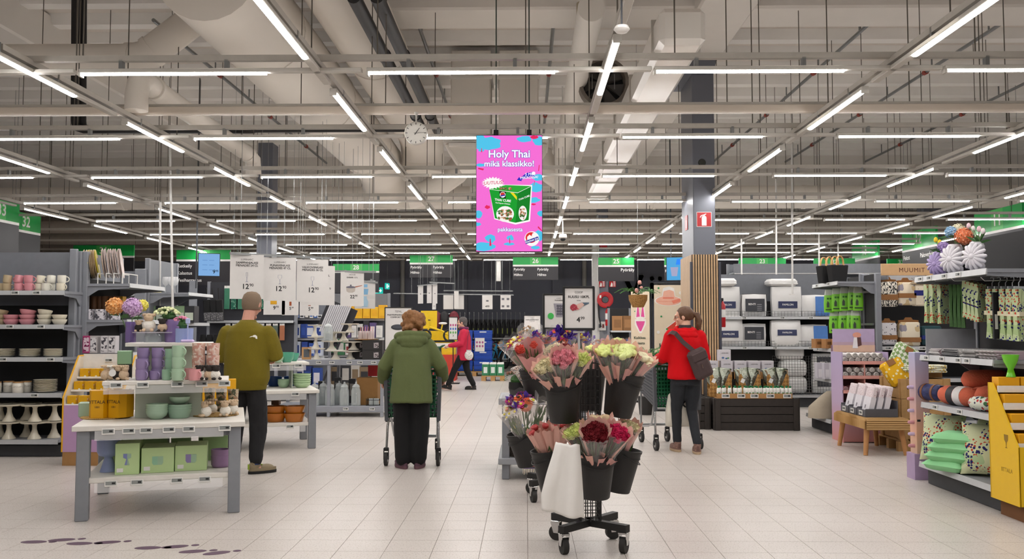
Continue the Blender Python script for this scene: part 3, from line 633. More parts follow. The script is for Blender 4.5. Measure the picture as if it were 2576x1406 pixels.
# ================================================================ YELLOW DISPLAY STAND BEHIND THE TABLE
YEL=mat('#e0a70f',.5,var=.04);LIL=mat('#b995bd',.5,var=.04)
YS,XS=9.3,PX_(163,9.3)
t=E('cardboard_stand','yellow, white and lilac cardboard stand of boxed mugs by the end shelves','display stand',(XS+.31,YS,0))
ob('foot',MB().box((0,.2,.07),(.6,.4,.14)).me(CARD),t)
sb_=MB().prism([(0,.14),(.42,.14),(.42,1.12),(.3,1.12),(0,.7)],-.005,.005,'x').me(mat('#dcd3c4',.5));es_=MB().tube([(0,-.004,.14),(0,-.004,.7),(0,.296,1.122),(0,.42,1.122)],.009,6).me(YEL)
for x in (-.305,.305):ob('edge_strip',es_,ob('side_board',sb_,t,(x,0,0)))
ob('front_board',MB().box((0,0,.38),(.61,.01,.48)).me(LIL),t)
ob('printed_mark',MB().add([(.14,-.008,.42),(.2,-.008,.45),(.23,-.008,.35),(.16,-.008,.33)],[(0,1,2,3)]).me(mat('#8fae8a',.6)),t)
ob('header_board',MB().box((0,.40,.97),(.60,.01,.34)).me(WHITE),t);tag(t,-.02,.39,1.07)
SH=[(.62,.02),(.76,.15),(.89,.27)]
for z,y in SH:ob('shelf',MB().box((0,y+.06,z),(.60,.15,.02),ch=.003).me(WHITE),t)
YBX=spots('#d8a416',[(22,.28,'#e8e2d2',1),(45,.2,'#c25a7a',2)],.5)
for j in range(15):
    r,c=divmod(j,5)
    place('ymb',carton(.09,.09,.085,'#d8a416',m=YBX),(XS+.07+.118*c,YS+SH[r][1]+.06,SH[r][0]+.011),'yellow printed mug carton in the %s row of the lilac stand, %s along' % (['bottom','middle','top'][r],ORD[c]),0,'mug cartons on the lilac stand')

# ================================================================ DISPLAY TABLES
def table(label,c,rz,w_,d,zt,zs,tags_t=(),tags_s=()):
    t=E('display_table',label,'table',c,rz);
    ob('table_top',MB().box((0,0,zt-.02),(w_+.06,d+.06,.04),ch=.004).me(BOARD),t)
    lg=MB().box((0,0,(zt-.04)/2),(.09,.09,zt-.04),ch=.006).me(GREY)
    for x in (-1,1):
        for y in (-1,1):ob('leg',lg,t,(x*(w_/2-.045),y*(d/2-.045),0))
    ob('apron',MB().box((0,-d/2+.06,zt-.075),(w_-.18,.03,.07)).box((0,d/2-.06,zt-.075),(w_-.18,.03,.07)).box((-w_/2+.05,0,zt-.075),(.03,d-.18,.07)).box((w_/2-.05,0,zt-.075),(.03,d-.18,.07)).me(GREY),t)
    s=ob('lower_shelf',MB().box((0,0,zs-.02),(w_-.10,d-.04,.04),ch=.004).me(BOARD),t)
    for z,tg,nm in ((zt,tags_t,'tag_rail'),(zs,tags_s,'tag_rail')):
        y=-d/2-.036 if z == zt else -d/2+.018
        r=ob(nm,MB().box((0,y,z-.075),(w_*.78,.003,.07)).me(clear('#ffffff',.75,.1)),t)
        for x in tg:tag(r,x,y-.004,z-.045,1.05)
    return t
TC,TR=(-2.95,7.385,0),R(18)
tab=table('white-topped grey display table with green bowls and yellow boxes',TC,TR,1.16,1.24,.70,.31,(-.36,-.22,-.10,.06,.20,.46),(-.34,-.16,.12,.32))
Tw=W(Vector(TC),TR)
rz_=TR

t=E('display_riser','two-tier white display riser standing on the front table','riser',Tw(.02,-.12,.701),TR)
FROST=clear('#c9d2c2',.25,.4,'frosted_panel')
for z,sx,sy,y in ((.31,.92,.62,0),(.60,.66,.46,.17)):ob('tier_board',MB().box((0,y,z-.015),(sx,sy,.03),ch=.003).me(BOARD),t)
for z0,z1,sx,ys in ((0,.28,.5,(-.02,.22)),(.31,.57,.5,(.17,.33))):
    for y in ys:ob('panel',MB().box((0,y,(z0+z1)/2),(sx,.012,z1-z0-.002)).me(FROST),t)
r=ob('tag_rail',MB().box((0,-.315,.245),(.9,.003,.065)).me(clear('#ffffff',.75,.1)),t)
for x in (-.36,-.17,.08,.26,.43):tag(r,x,-.32,.28,1.05)
z0,z2,z3,zl=.701,1.012,1.302,.311
SAGE,SAGE2,LAV,MINT='#a3bda5','#93b09a','#9482ab','#b4ccb2'
gm=[0]
def on(px,py,z):return PZ(px,py,z) if z < 1.2 else Vector((PX_(px,7.36-(py-855)*.012),7.36-(py-855)*.012,z))
STRAW=spots('#b39158',[(120,.4,'#7d6236',1)],.9)
for j,px in enumerate((266,541)):
    m_=MB().lathe([(0,0),(.185,0),(.19,.004),(.185,.009),(0,.009)],32).me(STRAW,40)
    ob('round_mat',m_,loc=on(px,1050-6*j,z0),label=['woven straw round mat under the yellow boxes','woven straw round mat under the white toys'][j],cat='placemat')
def ybox():
    t=E('gift_box','x','box');a=.074
    ob('box_body',MB().prism([(-a*.62,-a),(a*.62,-a),(a*1.02,-.2*a),(a*1.02,a),(-a*1.02,a),(-a*1.02,-.2*a)],0,.215).me(mat('#e6a900',.4,var=.03)),t)
    pr=Print(t,-a-.0005);pr.text([('IITTALA',0,.125,.037,dict(sp=.9)),('1881',0,.085,.022)],INK);return t
for j,(px,py) in enumerate(((240,1055),(290,1054))):place('ybox',ybox,on(px,py,z0)+Vector((0,.07,.0095)),'yellow six-sided gift box with dark lettering, %s of the two' % ('outer' if j == 0 else 'inner one nearer the bowls',),R(10-22*j),'yellow gift boxes on the front table')
ob('cube_pot',MB().box((0,0,.06),(.09,.09,.12),ch=.008).me(cer(SAGE)),None,on(206,1050,z0)+Vector((0,.05,0)),TR,label='pale green square pot beside the yellow boxes',cat='pot')
ob('perfume_bottle',MB().lathe([(0,0),(.03,0),(.03,.17),(.012,.18),(.012,.2),(0,.2)],14).me(clear('#6a4a80',.4,.05)),None,on(314,1040,z0)+Vector((0,.1,0)),label='dark purple glass bottle behind the yellow boxes',cat='bottle')
def stack(px,py,z,n,fn,key,dz,lab,grp,rr=0):
    p=on(px,py,z)
    for k in range(n):place(key,fn,p+Vector((0,.07,dz*k+.001)),lab % ORD[k],rr,grp)
stack(385,1056,z0,4,bowl(SAGE,.085,.066,.5),'sb1',.018,'sage green bowl, %s from the bottom of the nested stack','sage bowls on the front table')
stack(442,1053,z0,3,bowl(SAGE2,.096,.07,.75),'sb2',.02,'sage green serving bowl, %s from the bottom beside the nested bowls','sage serving bowls on the front table')
place('sb3',bowl(SAGE,.082,.055,.5),on(442,1053,z0)+Vector((0,.07,.115)),'sage green bowl on top of the serving bowls')
PATC=spots('#c9b79c',[(26,-.52,'#5a5f4c',1),(34,-.58,'#a3846a',2)],.35)
for j,(px,py,k) in enumerate(((478,1040,0),(478,1040,1),(510,1040,0),(510,1040,1),(540,1042,0),(540,1042,1),(570,1044,0),(570,1044,1))):
    place('pc',tumbler(PATC,.095,.046,.85),on(px,py,z0)+Vector((0,.16,.097*k+.01)),'leaf-patterned mug without handle, %s column, %s' % (ORD[j//2],('lower','upper')[k]),0,'patterned cups on the front table')
KNIT=mat('#e6e1d6',.95,bump=.6,scale=60);BEIG=mat('#cdb497',.95,bump=.6,scale=60);DKF=mat('#2d2724',.95)
def toy(body=KNIT,hat=BEIG,nm='plush_toy'):
    def f():
        t=E(nm,'x','toy');ob('body',MB().ball((0,0,.042),(.044,.042,.042),14,10).me(body,180),t)
        ob('muzzle',MB().ball((0,-.012,.094),(.032,.030,.03),12,8).me(hat,180),t)
        mb=MB()
        for a in range(9):mb.ball((.033*math.cos(a*.7),.03*math.sin(a*.7),.112),.011,6,5)
        ob('collar',mb.me(hat,180),t)
        fe=MB().ball((0,-.035,.012),(.013,.022,.012),8,6).me(hat,180)
        for x in (-.025,.025):ob('foot',fe,t,(x,0,0))
        return t
    return f
for j,(px,py) in enumerate(((515,1052),(530,1044),(563,1050),(583,1046))):
    place('toy',toy(),on(px,py,z0)+Vector((0,.03,.01)),'white knitted plush toy with beige collar on the straw mat, %s along' % ORD[j],.5*(j-2),'white plush toys on the front table',sc=1.0)

t=place('ybk',carton(.30,.1,.26,'#e6a900'),on(507,1036,z0)+Vector((.02,.36,.0)),'flat yellow carton behind the patterned mugs',TR)

def mg(key,c,h,r,px,py,lays,word,a=-.5,z=z2,dy=.05,grp='mugs on the riser'):
    for k in range(lays):
        place(key,mug(c,h,r,h*.28),on(px,py,z)+Vector((0,dy,h*k*.97+.001)),'%s mug on the riser, %s column of that colour, %s' % (word,seq('rz'+word) if k == 0 else ORD[cnt['rz'+word]-1],['bottom','middle','top'][k]),a,grp)
mg('mgP',LAV,.083,.045,349,957,2,'lavender');mg('mgP2',LAV,.07,.040,382,956,1,'lavender');mg('mgP3',LAV,.085,.045,338,957,3,'lavender',1.2,dy=.15);mg('mgP3',LAV,.085,.045,374,957,3,'lavender',-.3,dy=.16)
mg('mgG','#93b59b',.082,.038,413,957,1,'small sage');mg('mgG','#93b59b',.082,.038,407,957,3,'small sage',dy=.15);mg('mgL','#aac7aa',.092,.048,441,958,3,'large sage',-.4)
mg('mgK','#d9999c',.088,.046,483,958,1,'pink');mg('mgK','#d9999c',.088,.046,464,957,1,'pink',2.5,dy=.12)
PKP=spots('#dcb9a8',[(26,-.54,'#cf9a8c',1),(40,-.60,'#e8d3c8',2)],.4)
for j,(px,k) in enumerate(((482,1),(482,2),(519,1),(519,2),(519,0))):place('pkc',tumbler(PKP,.095,.052,.9),on(px,957,z2)+Vector((.0,.14,.096*k+.001)),'blush patterned mug on the riser, %s column, %s' % (['first','second'][j > 1],['bottom','middle','top'][k]),0,'blush cups on the riser')
ob('card_stack',MB().box((0,0,.096),(.085,.085,.095)).me(mat('#dcb9a8',.5)),None,on(482,957,z2)+Vector((0,.14,-.046)),TR,label='small blush carton under the first pair of blush mugs',cat='box')
for j,(px,b,h) in enumerate(((504,KNIT,DKF),(527,BEIG,DKF),(541,KNIT,DKF),(294,DKF,BEIG),(311,BEIG,BEIG),(280,BEIG,KNIT),(266,BEIG,BEIG))):
    place(('toy',id(b),id(h)),toy(b,h),on(px,956,z2)+Vector((0,.0,.001)),['white toy with dark face beside the pink mug','beige toy with dark cap beside the pink mug','white toy with dark face at the riser end','dark toy with beige face at the near riser corner','beige plush toy leaning on the lavender mugs','beige toy with white collar at the riser edge','beige toy hanging off the riser edge'][j],.4*j,sc=.95)
GCAN=cer('#86a884')
ob('green_canister',MB().box((0,0,.055),(.105,.1,.11),ch=.006).me(GCAN),None,on(302,956,z2)+Vector((0,.08,.12)),TR,label='green square tin stacked over the dark toys',cat='tin')
ob('tin_riser',MB().box((0,0,.06),(.1,.09,.119)).me(BLACK),None,on(302,956,z2)+Vector((0,.08,.0005)),TR,label='black block under the green square tin',cat='block')

for j,(px,py) in enumerate(((283,938),(268,968),(325,958))):
    ob('swing_tag',MB().lathe([(0,0),(.028,0),(.028,.002),(0,.002)],18).me(WHITE),None,P(px,py,6.98+.02*j),rot=(R(85),0,.4*j),label='round white swing tag at the riser corner, %s' % ORD[j],cat='tag',group='white swing tags')

def petal_ball(r,n,pr,c,c2=None,seed=1,squash=1.0):
    rr=random.Random(seed);mb=MB();g=math.pi*(3-5**.5)
    for i in range(n):
        zz=1-2*(i+.5)/n;q=math.sqrt(1-zz*zz);d=Vector((q*math.cos(g*i),q*math.sin(g*i),zz));p=d*r*rr.uniform(.88,1.05);p.z *= squash
        x=d.orthogonal().normalized();y=d.cross(x);a0=rr.uniform(0,6)
        for k in range(4):
            a=a0+k*math.pi/2;u=x*math.cos(a)+y*math.sin(a);v=d.cross(u)
            mb.add([p,p+u*pr*.6+v*pr*.42+d*pr*.12,p+u*pr*1.05+d*pr*.22,p+u*pr*.6-v*pr*.42+d*pr*.12],[(0,1,2,3)],(k+i)% 2)
    mb.ball((0,0,0),(r*.86,r*.86,r*.86*squash),10,7)
    return mb.me([mat(c,.7),mat(c2 or c,.7)])
GREEN=mat('#3f6a34',.6,var=.25,scale=40);STEMG=mat('#5a7a44',.6)
VASEP=clear('#c9b5e6',.75,.04,'violet_glass')
pv=on(321,852,z3)+Vector((0,.06,0))
ob('glass_vase',MB().lathe([(0,0),(.042,0),(.042,.17),(.038,.17),(.038,.02),(0,.02)],8).me(VASEP),None,pv,.3,label='violet faceted glass vase holding cloth hydrangeas',cat='vase')
def leafm(l,w_):return MB().add([(0,0,0),(l*.35,w_*.5,.01),(l*.75,w_*.4,.0),(l,0,-.02),(l*.75,-w_*.4,0),(l*.35,-w_*.5,.01),(l*.5,0,-.012)],[(0,1,6),(1,2,6),(2,3,6),(3,4,6),(4,5,6),(5,0,6)]).me(GREEN)
LEAF=leafm(.09,.05)
def flower(label,px,py,Y,r,c,c2,n,pr,foot,cat='flower',seed=1,name='hydrangea'):
    p=P(px,py,Y);t=E(name,label,cat,foot);d=p-foot
    ob('blossom',petal_ball(r,n,pr,c,c2,seed),t,d);ob('stem',MB().tube([(0,0,0),d*.5+Vector((0,0,.03)),d],.004,6).me(STEMG),t)
    ob('leaf',LEAF,t,d*.62,rot=(0,-.3,-1.2+seed));ob('leaf',LEAF,t,d*.70,rot=(0,-.3,2+seed));return t
yv=pv.y
flower('orange cloth hydrangea leaning out of the violet vase',289,770,yv-.02,.068,'#e8a056','#f0b878',60,.024,pv+Vector((-.01,0,.03)),seed=1)
flower('mauve cloth hydrangea in the middle of the violet vase',333,773,yv-.04,.074,'#c7a0d0','#d6b6dc',70,.022,pv+Vector((.01,0,.03)),seed=2)
flower('yellow cloth hydrangea at the back of the violet vase',358,768,yv+.06,.045,'#e6d84a','#efe67a',40,.02,pv+Vector((.02,0.01,.03)),seed=3)
def kalan(label,pxp,base_py,potc,pr_,ph,fpx,fpy,fr,fc,seed,squash=.55,zb=None,taper=.85):
    p=on(pxp,base_py,z3)+Vector((0,.07,0)) if zb is None else zb
    t=E('potted_flower',label,'plant',p);ob('pot',MB().lathe([(0,0),(pr_*taper,0),(pr_,ph),(pr_*.92,ph),(pr_*.85,ph-.02),(0,ph-.02)],24).me(cer(potc),50),t)
    d=P(fpx,fpy,p.y)-p;rr=random.Random(seed);mb=MB()
    for i in range(60):
        a=rr.uniform(0,6.28);q=fr*1.12*math.sqrt(rr.random());mb.ball((d.x+q*math.cos(a),q*.8*math.sin(a),d.z+fr*squash*(1-(q/fr)**2)*.8),fr*.13,7,5,mi=i % 2,amp=.3)
    ob('blossom_heads',mb.me([mat(fc[0],.7),mat(fc[1],.7)],180),t)
    lm=MB()
    for i in range(16):
        a=i*2.4;q=fr*.75;c_,s_=math.cos(a),math.sin(a);zz=ph+.01+.018*(i % 4)
        lm.add([(d.x*.6+.2*q*c_,.2*q*s_,zz),(d.x*.6+q*.7*c_-.3*q*s_,q*.7*s_+.3*q*c_,zz+.02),(d.x*.6+q*1.1*c_,q*1.1*s_,zz+.015),(d.x*.6+q*.7*c_+.3*q*s_,q*.7*s_-.3*q*c_,zz+.02)],[(0,1,2,3)])
    lm.ball((d.x*.5,0,(ph+d.z)/2),(fr*.6,fr*.5,max(.02,(d.z-ph)*.55)),10,7,amp=.3)
    ob('leaves',lm.me(GREEN),t);return t
kalan('cream-flowered pot plant in a tall lavender pot on the riser',420,851,'#8b76a8',.062,.19,419,786,.095,('#dfe3b4','#c9d49a'),5,zb=on(420,851,z3)+Vector((0,.10,0)))
kalan('pink-flowered pot plant in a pale blue pot on the riser',456,857,'#95a3cf',.072,.115,456,804,.06,('#d77a9c','#e39ab4'),8,taper=.97)
t=E('dish_brush','lilac dish brush standing in its tray','brush',on(470,860,z3));ob('tray',MB().box((0,.02,.012),(.105,.05,.024),ch=.01).me(cer('#c5b3dc')),t);ob('handle',MB().tube([(0,.02,.02),(0,.02,.16)],.006,6).me(mat('#a9b3e0',.4)),t);ob('brush_head',MB().box((0,.02,.175),(.036,.02,.045),ch=.006).me(mat('#b9c3ea',.4)),t)
p=on(376,853,z3)+Vector((0,.07,0))
t=E('glass_cake_stand','clear glass cake stand holding small toys on the riser','cake stand',p);ob('plate',MB().lathe([(0,.078),(.16,.078),(.162,.085),(0,.085)],32).me(clear('#f4f0f6',.55,.05,'thin_glass')),t);ob('foot',MB().lathe([(.07,0),(.068,.05),(.05,.075),(.045,.075),(.06,.05),(.062,.005),(0,.005)],12).me(GLASS),t)
for j,(px,b,h,lab,s_) in enumerate(((377,KNIT,BEIG,'white knitted toy with beige ruff on the glass cake stand',1.25),(352,DKF,BEIG,'dark toy at the edge of the glass cake stand',.8),(411,BEIG,DKF,'beige toy with a dark cap on the glass cake stand',.9))):
    q=p+Vector((PX_(px,p.y)-p.x,-.02,.086));place(('toy',id(b),id(h)),toy(b,h),q,lab,.2,sc=s_)

p=on(260,1190,zl)+Vector((0,.08,.001))
ob('goblet_planter',MB().lathe([(0,0),(.062,0),(.058,.01),(.03,.105),(.035,.115),(.07,.125),(.083,.15),(.086,.25),(.08,.25),(.078,.16),(.03,.13),(0,.13)],28).me(mat('#9aa7d0',.5),60),None,p,label='pale blue goblet-shaped planter under the front table',cat='planter')
GBX=mat('#bdd69a',.5,var=.03)
def gbox(sx,sz,pic):
    def f():
        t=E('planter_carton','x','box');ob('carton_body',MB().box((0,.15,sz/2),(sx,.30,sz),ch=.002).me(GBX),t);pr=Print(t,-.0005)
        c=sz*.5;w_=.028
        if pic == 'goblet':pr.poly([[(-w_,c+.04),(0,c+.04),(0,c-.045),(-.018,c-.045),(-.006,c),(-w_,c+.01)]],mat('#7d86b8',.5));pr.poly([[(0,c+.04),(w_,c+.04),(w_,c+.01),(.006,c),(.018,c-.045),(0,c-.045)]],mat('#9db9a0',.5))
        else:
            q=mat('#8d7fb0',.5) if pic == 'two' else mat('#93c2a2',.5);pr.poly([[(-.04,c+.03),(0,c+.03),(0,c-.035),(-.03,c-.035),(-.04,c-.02)]],q);pr.poly([[(0,c+.03),(.04,c+.03),(.04,c-.02),(.03,c-.035),(0,c-.035)]],mat('#9fbf9f',.5))
        pr.poly([rect(-sx*.42,.02,-sx*.42+.045,.05)],WHITE,'sticker');return t
    return f
for j,(px,py,sx,sz,pic,lab) in enumerate(((319,1194,.17,.235,'goblet','tall green carton with a goblet picture under the front table'),(396,1189,.235,.19,'one','green carton with a pale green pot picture'),(480,1184,.235,.195,'two','green carton with a two-tone pot picture'))):
    o=gbox(sx,sz,pic)();o.location=on(px,py,zl)+Vector((0,0,.0));o.rotation_euler.z=TR;o['label']=lab
for j in range(2):place('lp',lambda:ob('plant_pot',MB().lathe([(0,0),(.06,0),(.072,.02),(.075,.09),(.069,.09),(.066,.02),(0,.02)],24).me(mat('#96779c',.45),60),cat='pot'),on(546,1178,zl)+Vector((0,.08,.001+.05*j)),['lower mauve pot nested at the table leg','upper mauve pot nested at the table leg'][j])
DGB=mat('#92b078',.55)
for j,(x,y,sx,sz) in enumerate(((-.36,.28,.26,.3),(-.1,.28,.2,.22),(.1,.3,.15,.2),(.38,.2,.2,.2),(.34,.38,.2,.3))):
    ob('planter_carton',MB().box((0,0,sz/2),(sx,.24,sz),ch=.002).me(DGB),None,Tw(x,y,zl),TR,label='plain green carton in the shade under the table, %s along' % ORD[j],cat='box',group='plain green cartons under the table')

# ================================================================ SECOND TABLE (behind the man)
T2C,T2R=Vector((-3.17,10.95,0)),R(20)
table('white-topped grey display table behind the man with stacked bowls',T2C,T2R,1.1,1.0,.69,.31,(.3,),(.25,))
T2=W(T2C,T2R)
t=E('display_riser','single-tier white riser on the table behind the man','riser',T2(.0,.05,.691),T2R)
ob('tier_board',MB().box((0,0,.30),(.98,.6,.03),ch=.003).me(BOARD),t)
for x in (-.3,.3):ob('panel',MB().box((x,0,.142),(.012,.4,.284)).me(FROST),t)
r=ob('tag_rail',MB().box((0,-.305,.25),(.9,.003,.06)).me(clear('#ffffff',.75,.1)),t)
for x in (.1,.36):tag(r,x,-.31,.275,1.1)
def bst(px,py,z,n,c,r,h,dz,lab,grp,foot=.55,dy=.1,tilt=0):
    p=PZ(px,py,z)
    for k in range(n):place((lab,c,r),bowl(c,r,h,foot),p+Vector((0,dy,.001+dz*k)),'%s, %s from the bottom' % (lab,ORD[k]),0,grp)
bst(708,976,.691,3,'#a9c7a6',.072,.06,.02,'small mint bowl in the stack behind the man','mint bowls')
bst(754,976,.691,5,'#aecb9e',.11,.06,.027,'wide mint bowl in the stack at the table corner','mint bowls')
bst(716,912,1.007,2,'#5aa98c',.085,.10,.02,'jade green bowl on the riser behind the man','jade bowls');bst(698,912,1.007,1,'#a9c7a6',.07,.07,.02,'pale mint bowl on the riser behind the man','jade bowls',dy=.02)
bst(733,909,1.007,1,'#4d9c82',.07,.10,.02,'jade green bowl at the end of the riser','jade bowls')
TERR=clear('#c97a1e',.12,.15,'amber_glass');
for px,n,lab in ((734,2,'wide amber bowl on the lower shelf'),(686,2,'amber bowl beside the man on the lower shelf')):
    p=PZ(px,1063,.311)
    for k in range(n):place('amb',bowl(mat('#b36a1e',.25),.125,.10,.75),p+Vector((0,.12,.001+.085*k)),'%s, %s' % (lab,('bottom','top')[k]),0,'amber bowls')
ob('packet',MB().box((0,0,.08),(.09,.09,.16)).me(mat('#6d4a2a',.5)),None,PZ(688,1060,.311)+Vector((0,.1,.19)),label='brown packet on top of the amber bowls',cat='packet')
for j in range(3):place('navb',bowl('#23477f',.1,.12,.6),T2(-.1+.22*j,.32,.691),'navy blue bowl at the back of the table, %s' % ORD[j],0,'navy bowls')

# ================================================================ STEEL RACK WITH CAKE STANDS AND JARS
RY,RXL,RXR=14.4,PX_(690,14.4),PX_(966,14.4)
zt,zb=ZY(905,RY),ZY(1022,RY)
rk=E('steel_rack','grey steel display rack of white cake stands and glass jars','rack',((RXL+RXR)/2,RY+.4,0));wd=RXR-RXL
for z,h in ((zt,.09),(zb,.10)):
    s=ob('shelf',MB().box((0,0,z-h/2),(wd,.8,h),ch=.008).me(mat('#94979f',.4)),rk)
    for x in ((-.82,-.55,-.16,.05,.33,.5,.72) if z == zt else (.28,.7)):tag(s,x*wd/1.76,-.402,z-.045,1.0)
for x in (-wd/2+.03,.0,wd/2-.03):
    for y in (-.37,.37):ob('leg',MB().box((0,0,zt/2-.045),(.05,.05,zt-.09),ch=.005).me(mat('#94979f',.4)),rk,(x,y,0))
def onr(px,z,dy):return Vector((PX_(px,RY+dy),RY+dy,z+.001))
CS='#e4dfd2'
for j,(px,dy,k,r,h) in enumerate(((797,.12,0,.14,.16),(795,.12,1,.14,.17),(792,.12,2,.12,.17),(845,.12,0,.18,.13),(835,.16,1,.17,.13),(840,.3,2,.15,.12),(882,.2,0,.17,.12),(890,.2,1,.19,.12),(865,.25,2,.17,.13),(880,.25,3,.15,.12))):
    hh={0:0,1:.18,2:.37,3:.5}[k] if px < 800 else {0:0,1:.152,2:.30,3:.44}[k]
    place(('cs',r,h),cake_stand(CS,r,h,.02),onr(px,zt+hh,dy),'white scalloped cake stand on the steel rack, %s' % ['bottom of the narrow pile','middle of the narrow pile','top of the narrow pile','bottom of the middle pile','second in the middle pile','third in the middle pile','bottom of the end pile','second of the end pile','third of the end pile','top of the end pile'][j],0,'white cake stands on the steel rack')
def jar(r=.06,h=.2):
    def f():
        t=E('glass_jar','x','jar');ob('jar_body',MB().lathe([(0,0),(r,0),(r*1.02,.01),(r*1.02,h*.62),(r*.8,h*.72),(r*.8,h*.76),(r*.76,h*.76),(r*.95,h*.6),(r*.95,.012),(0,.012)],20).me(clear('#f2f5f5',.78,.04,'thin_glass'),50),t)
        ob('lid',MB().lathe([(r*.86,h*.77),(r*.7,h*.86),(r*.2,h*.92),(r*.18,h),(0,h),(0,h*.77)],18).me(clear('#e9eeee',.5,.04,'thin_glass'),50),t);return t
    return f
place('jarb',jar(.075,.30),onr(826,zt+.30,.05),'tall faceted candy jar on top of the cake stands')
for j,(px,dy) in enumerate(((793,.1),(815,.3),(832,.12),(855,.34),(868,.1),(897,.1))):place('jar',jar(.075,.38),onr(px,zb,dy),'clear glass jar on the low rack shelf, %s along' % ORD[j],0,'glass jars on the low rack shelf')
ob('photo_frame',MB().box((0,0,.1),(.15,.02,.2)).box((0,-.011,.1),(.09,.004,.13),mi=1).me([WOOD,mat('#4b5157',.2)]),None,onr(772,zt,.1),rot=(R(-12),0,.3),label='wooden frame leaning beside the cake stands',cat='frame')
for j,(px,k) in enumerate(((925,0),(925,1),(897,0),(897,1))):place('blkb',carton(.32 if 1 else 0,.25,.155,'#2a2828',label=(.58,.2,.82,.75),lc=spots('#b7aeb0',[(40,.4,'#3a3030',1)])),onr([940,940,905,905][j],zt+.156*k,.14+.25*(j > 1)),'black glassware carton on the rack end, %s' % ['front lower','front upper','rear lower','rear upper'][j],0,'black cartons on the rack')
ob('round_tray',MB().lathe([(0,0),(.19,0),(.2,.012),(0,.012)],24).me(WOOD),None,onr(922,zt+.315,.2),label='round wooden tray on the black cartons',cat='tray')
for j in range(6):
    def strawb():
        t=E('drink_bottle','x','bottle');ob('glass_body',MB().lathe([(0,0),(.032,0),(.034,.1),(.03,.13),(0,.13)],12).me(clear('#efe7e6',.5,.05)),t);ob('straw',MB().tube([(0,0,.08),(.01,0,.2)],.006,6).me(mat('#d98d97',.5)),t);return t
    place('strawb',strawb,onr(906+6.2*j,zt+.329,.14+.08*(j % 2)),'glass drink jar with pink straw on the wooden tray, %s' % ORD[j],0,'straw jars')
ob('carton',MB().box((0,0,.22),(.34,.3,.44),ch=.004).me(mat('#8a6435',.8)),None,onr(929,zb,.34),label='brown cardboard carton on the low rack shelf',cat='box');
t=E('wire_caddy','black wire caddy of small bottles on the low rack shelf','caddy',onr(942,zb,.12));mb=MB()
for x in (-.11,0,.11):mb.tube([(x,-.06,0),(x,-.06,.12)],.005,5).tube([(x,.06,0),(x,.06,.12)],.005,5)
for z in (.01,.09):mb.tube([(-.11,-.06,z),(.11,-.06,z),(.11,.06,z),(-.11,.06,z),(-.11,-.06,z)],.005,5)
ob('wire_frame',mb.me(BLACK),t)
for j in range(3):place('mb',tumbler(clear('#e9eeee',.5,.05),.11,.03,1,'small_bottle','bottle'),onr(934+8*j,zb+.002,.12),'small clear bottle in the wire caddy, %s' % ORD[j],0,'caddy bottles')
for j,(px,h,c) in enumerate(((796,.3,'#c9c4bd'),(812,.36,'#26262a'),(838,.3,'#c5beb4'),(852,.42,'#3a3a3e'),(874,.33,'#bdb7ae'),(888,.4,'#2e2e33'))):place(('cnd',c),carton(.11,.1,h,c,label=(.2,.3,.8,.8),lc='#9a958e'),onr(px,zb,.62),'candle carton behind the jars, %s along' % ORD[j],0,'candle cartons')
ob('red_board',MB().box((0,0,.2),(.17,.03,.4)).me(mat('#b0151d',.5)),None,onr(940,zb+.45,.5),label='plain red board standing behind the brown carton',cat='board')
# ================================================================ HANGING SIGNS
SGN=mat('#12a54a',.45,var=.04);SGN2=mat('#45bb58',.45,var=.04);SDK=mat('#232126',.5,var=.05);SWH=mat('#e9e9e6',.5);LET=mat('#efefec',.5)
WORDS={'31':'thirty-one','30':'thirty','29':'twenty-nine','28':'twenty-eight','27':'twenty-seven','26':'twenty-six','25':'twenty-five','24':'twenty-four','23':'twenty-three','22':'twenty-two','11':'eleven','12':'twelve','13':'thirteen','32':'thirty-two','33':'thirty-three','i':'i'}
def aisle_sign(num,c,rz,w_,hg,hd,words=(),label=None,ceil=True):
    """c: the middle of the top edge"""
    t=E('aisle_sign',label or 'green and dark hanging aisle sign numbered %s' % WORDS[num],'sign',c,rz)
    ob('green_board',MB().box((0,0,-hg/2),(w_,.05,hg)).me(SGN),t);ob('white_stripe',MB().box((0,0,-hg-.025),(w_,.052,.05)).me(SWH),t)
    if hd:ob('dark_board',MB().box((0,0,-hg-.05-hd/2),(w_,.05,hd)).me(SDK),t)
    pr=Print(t,-.0255);pr.poly([rect(-w_*.12,-hg,w_*.12,0)],SGN2,'number_field');pr.text([(num,0,-hg*.52,hg*.85,dict(bold=.02))],LET)
    if words:pr.text([(s_,x*w_,-hg-.05-z*hd,sz,dict(align='LEFT',bold=.012)) for s_,x,z,sz in words],LET,'lettering')
    if ceil:
        for x in (-w_*.42,w_*.42):ob('hanging_wire',MB().tube([(x,0,0),(x,0,ZC-c[2])],.004,4).me(STEEL),t)
    return t
def asg(num,px0,px1,py,Y,hgpx,hdpx,words=(),label=None):
    a,b=P(px0,py,Y),P(px1,py,Y);return aisle_sign(num,(a+b)/2,0,b.x-a.x,hgpx*Y/2260,hdpx*Y/2260,words,label)
asg('31',186,338,617,23,27,38)
asg('30',445,580,629,23.4,24,60,(('Retkeily',-.48,.2,.12),('Kalastus',-.48,.5,.12),('Vesiharrastus',-.48,.8,.12)),'large green and dark aisle sign behind the small blue screen')
asg('30',382,476,683,25.5,15,0,(),'small low green sign numbered thirty above the second end unit')
asg('28',838,954,664,25.4,18,50)
pyo=(('Pyöräily',-.48,.22,.10),('Hiihto',-.48,.62,.10),('Pyöräily',.04,.22,.10),('Hiihto',.04,.62,.10))
asg('27',1031,1139,642,25.3,19,33,pyo);asg('26',1290,1404,647,25.4,19,34,pyo);asg('25',1505,1595,648,25.2,19,36,(('Pyöräily',.12,.22,.12),))
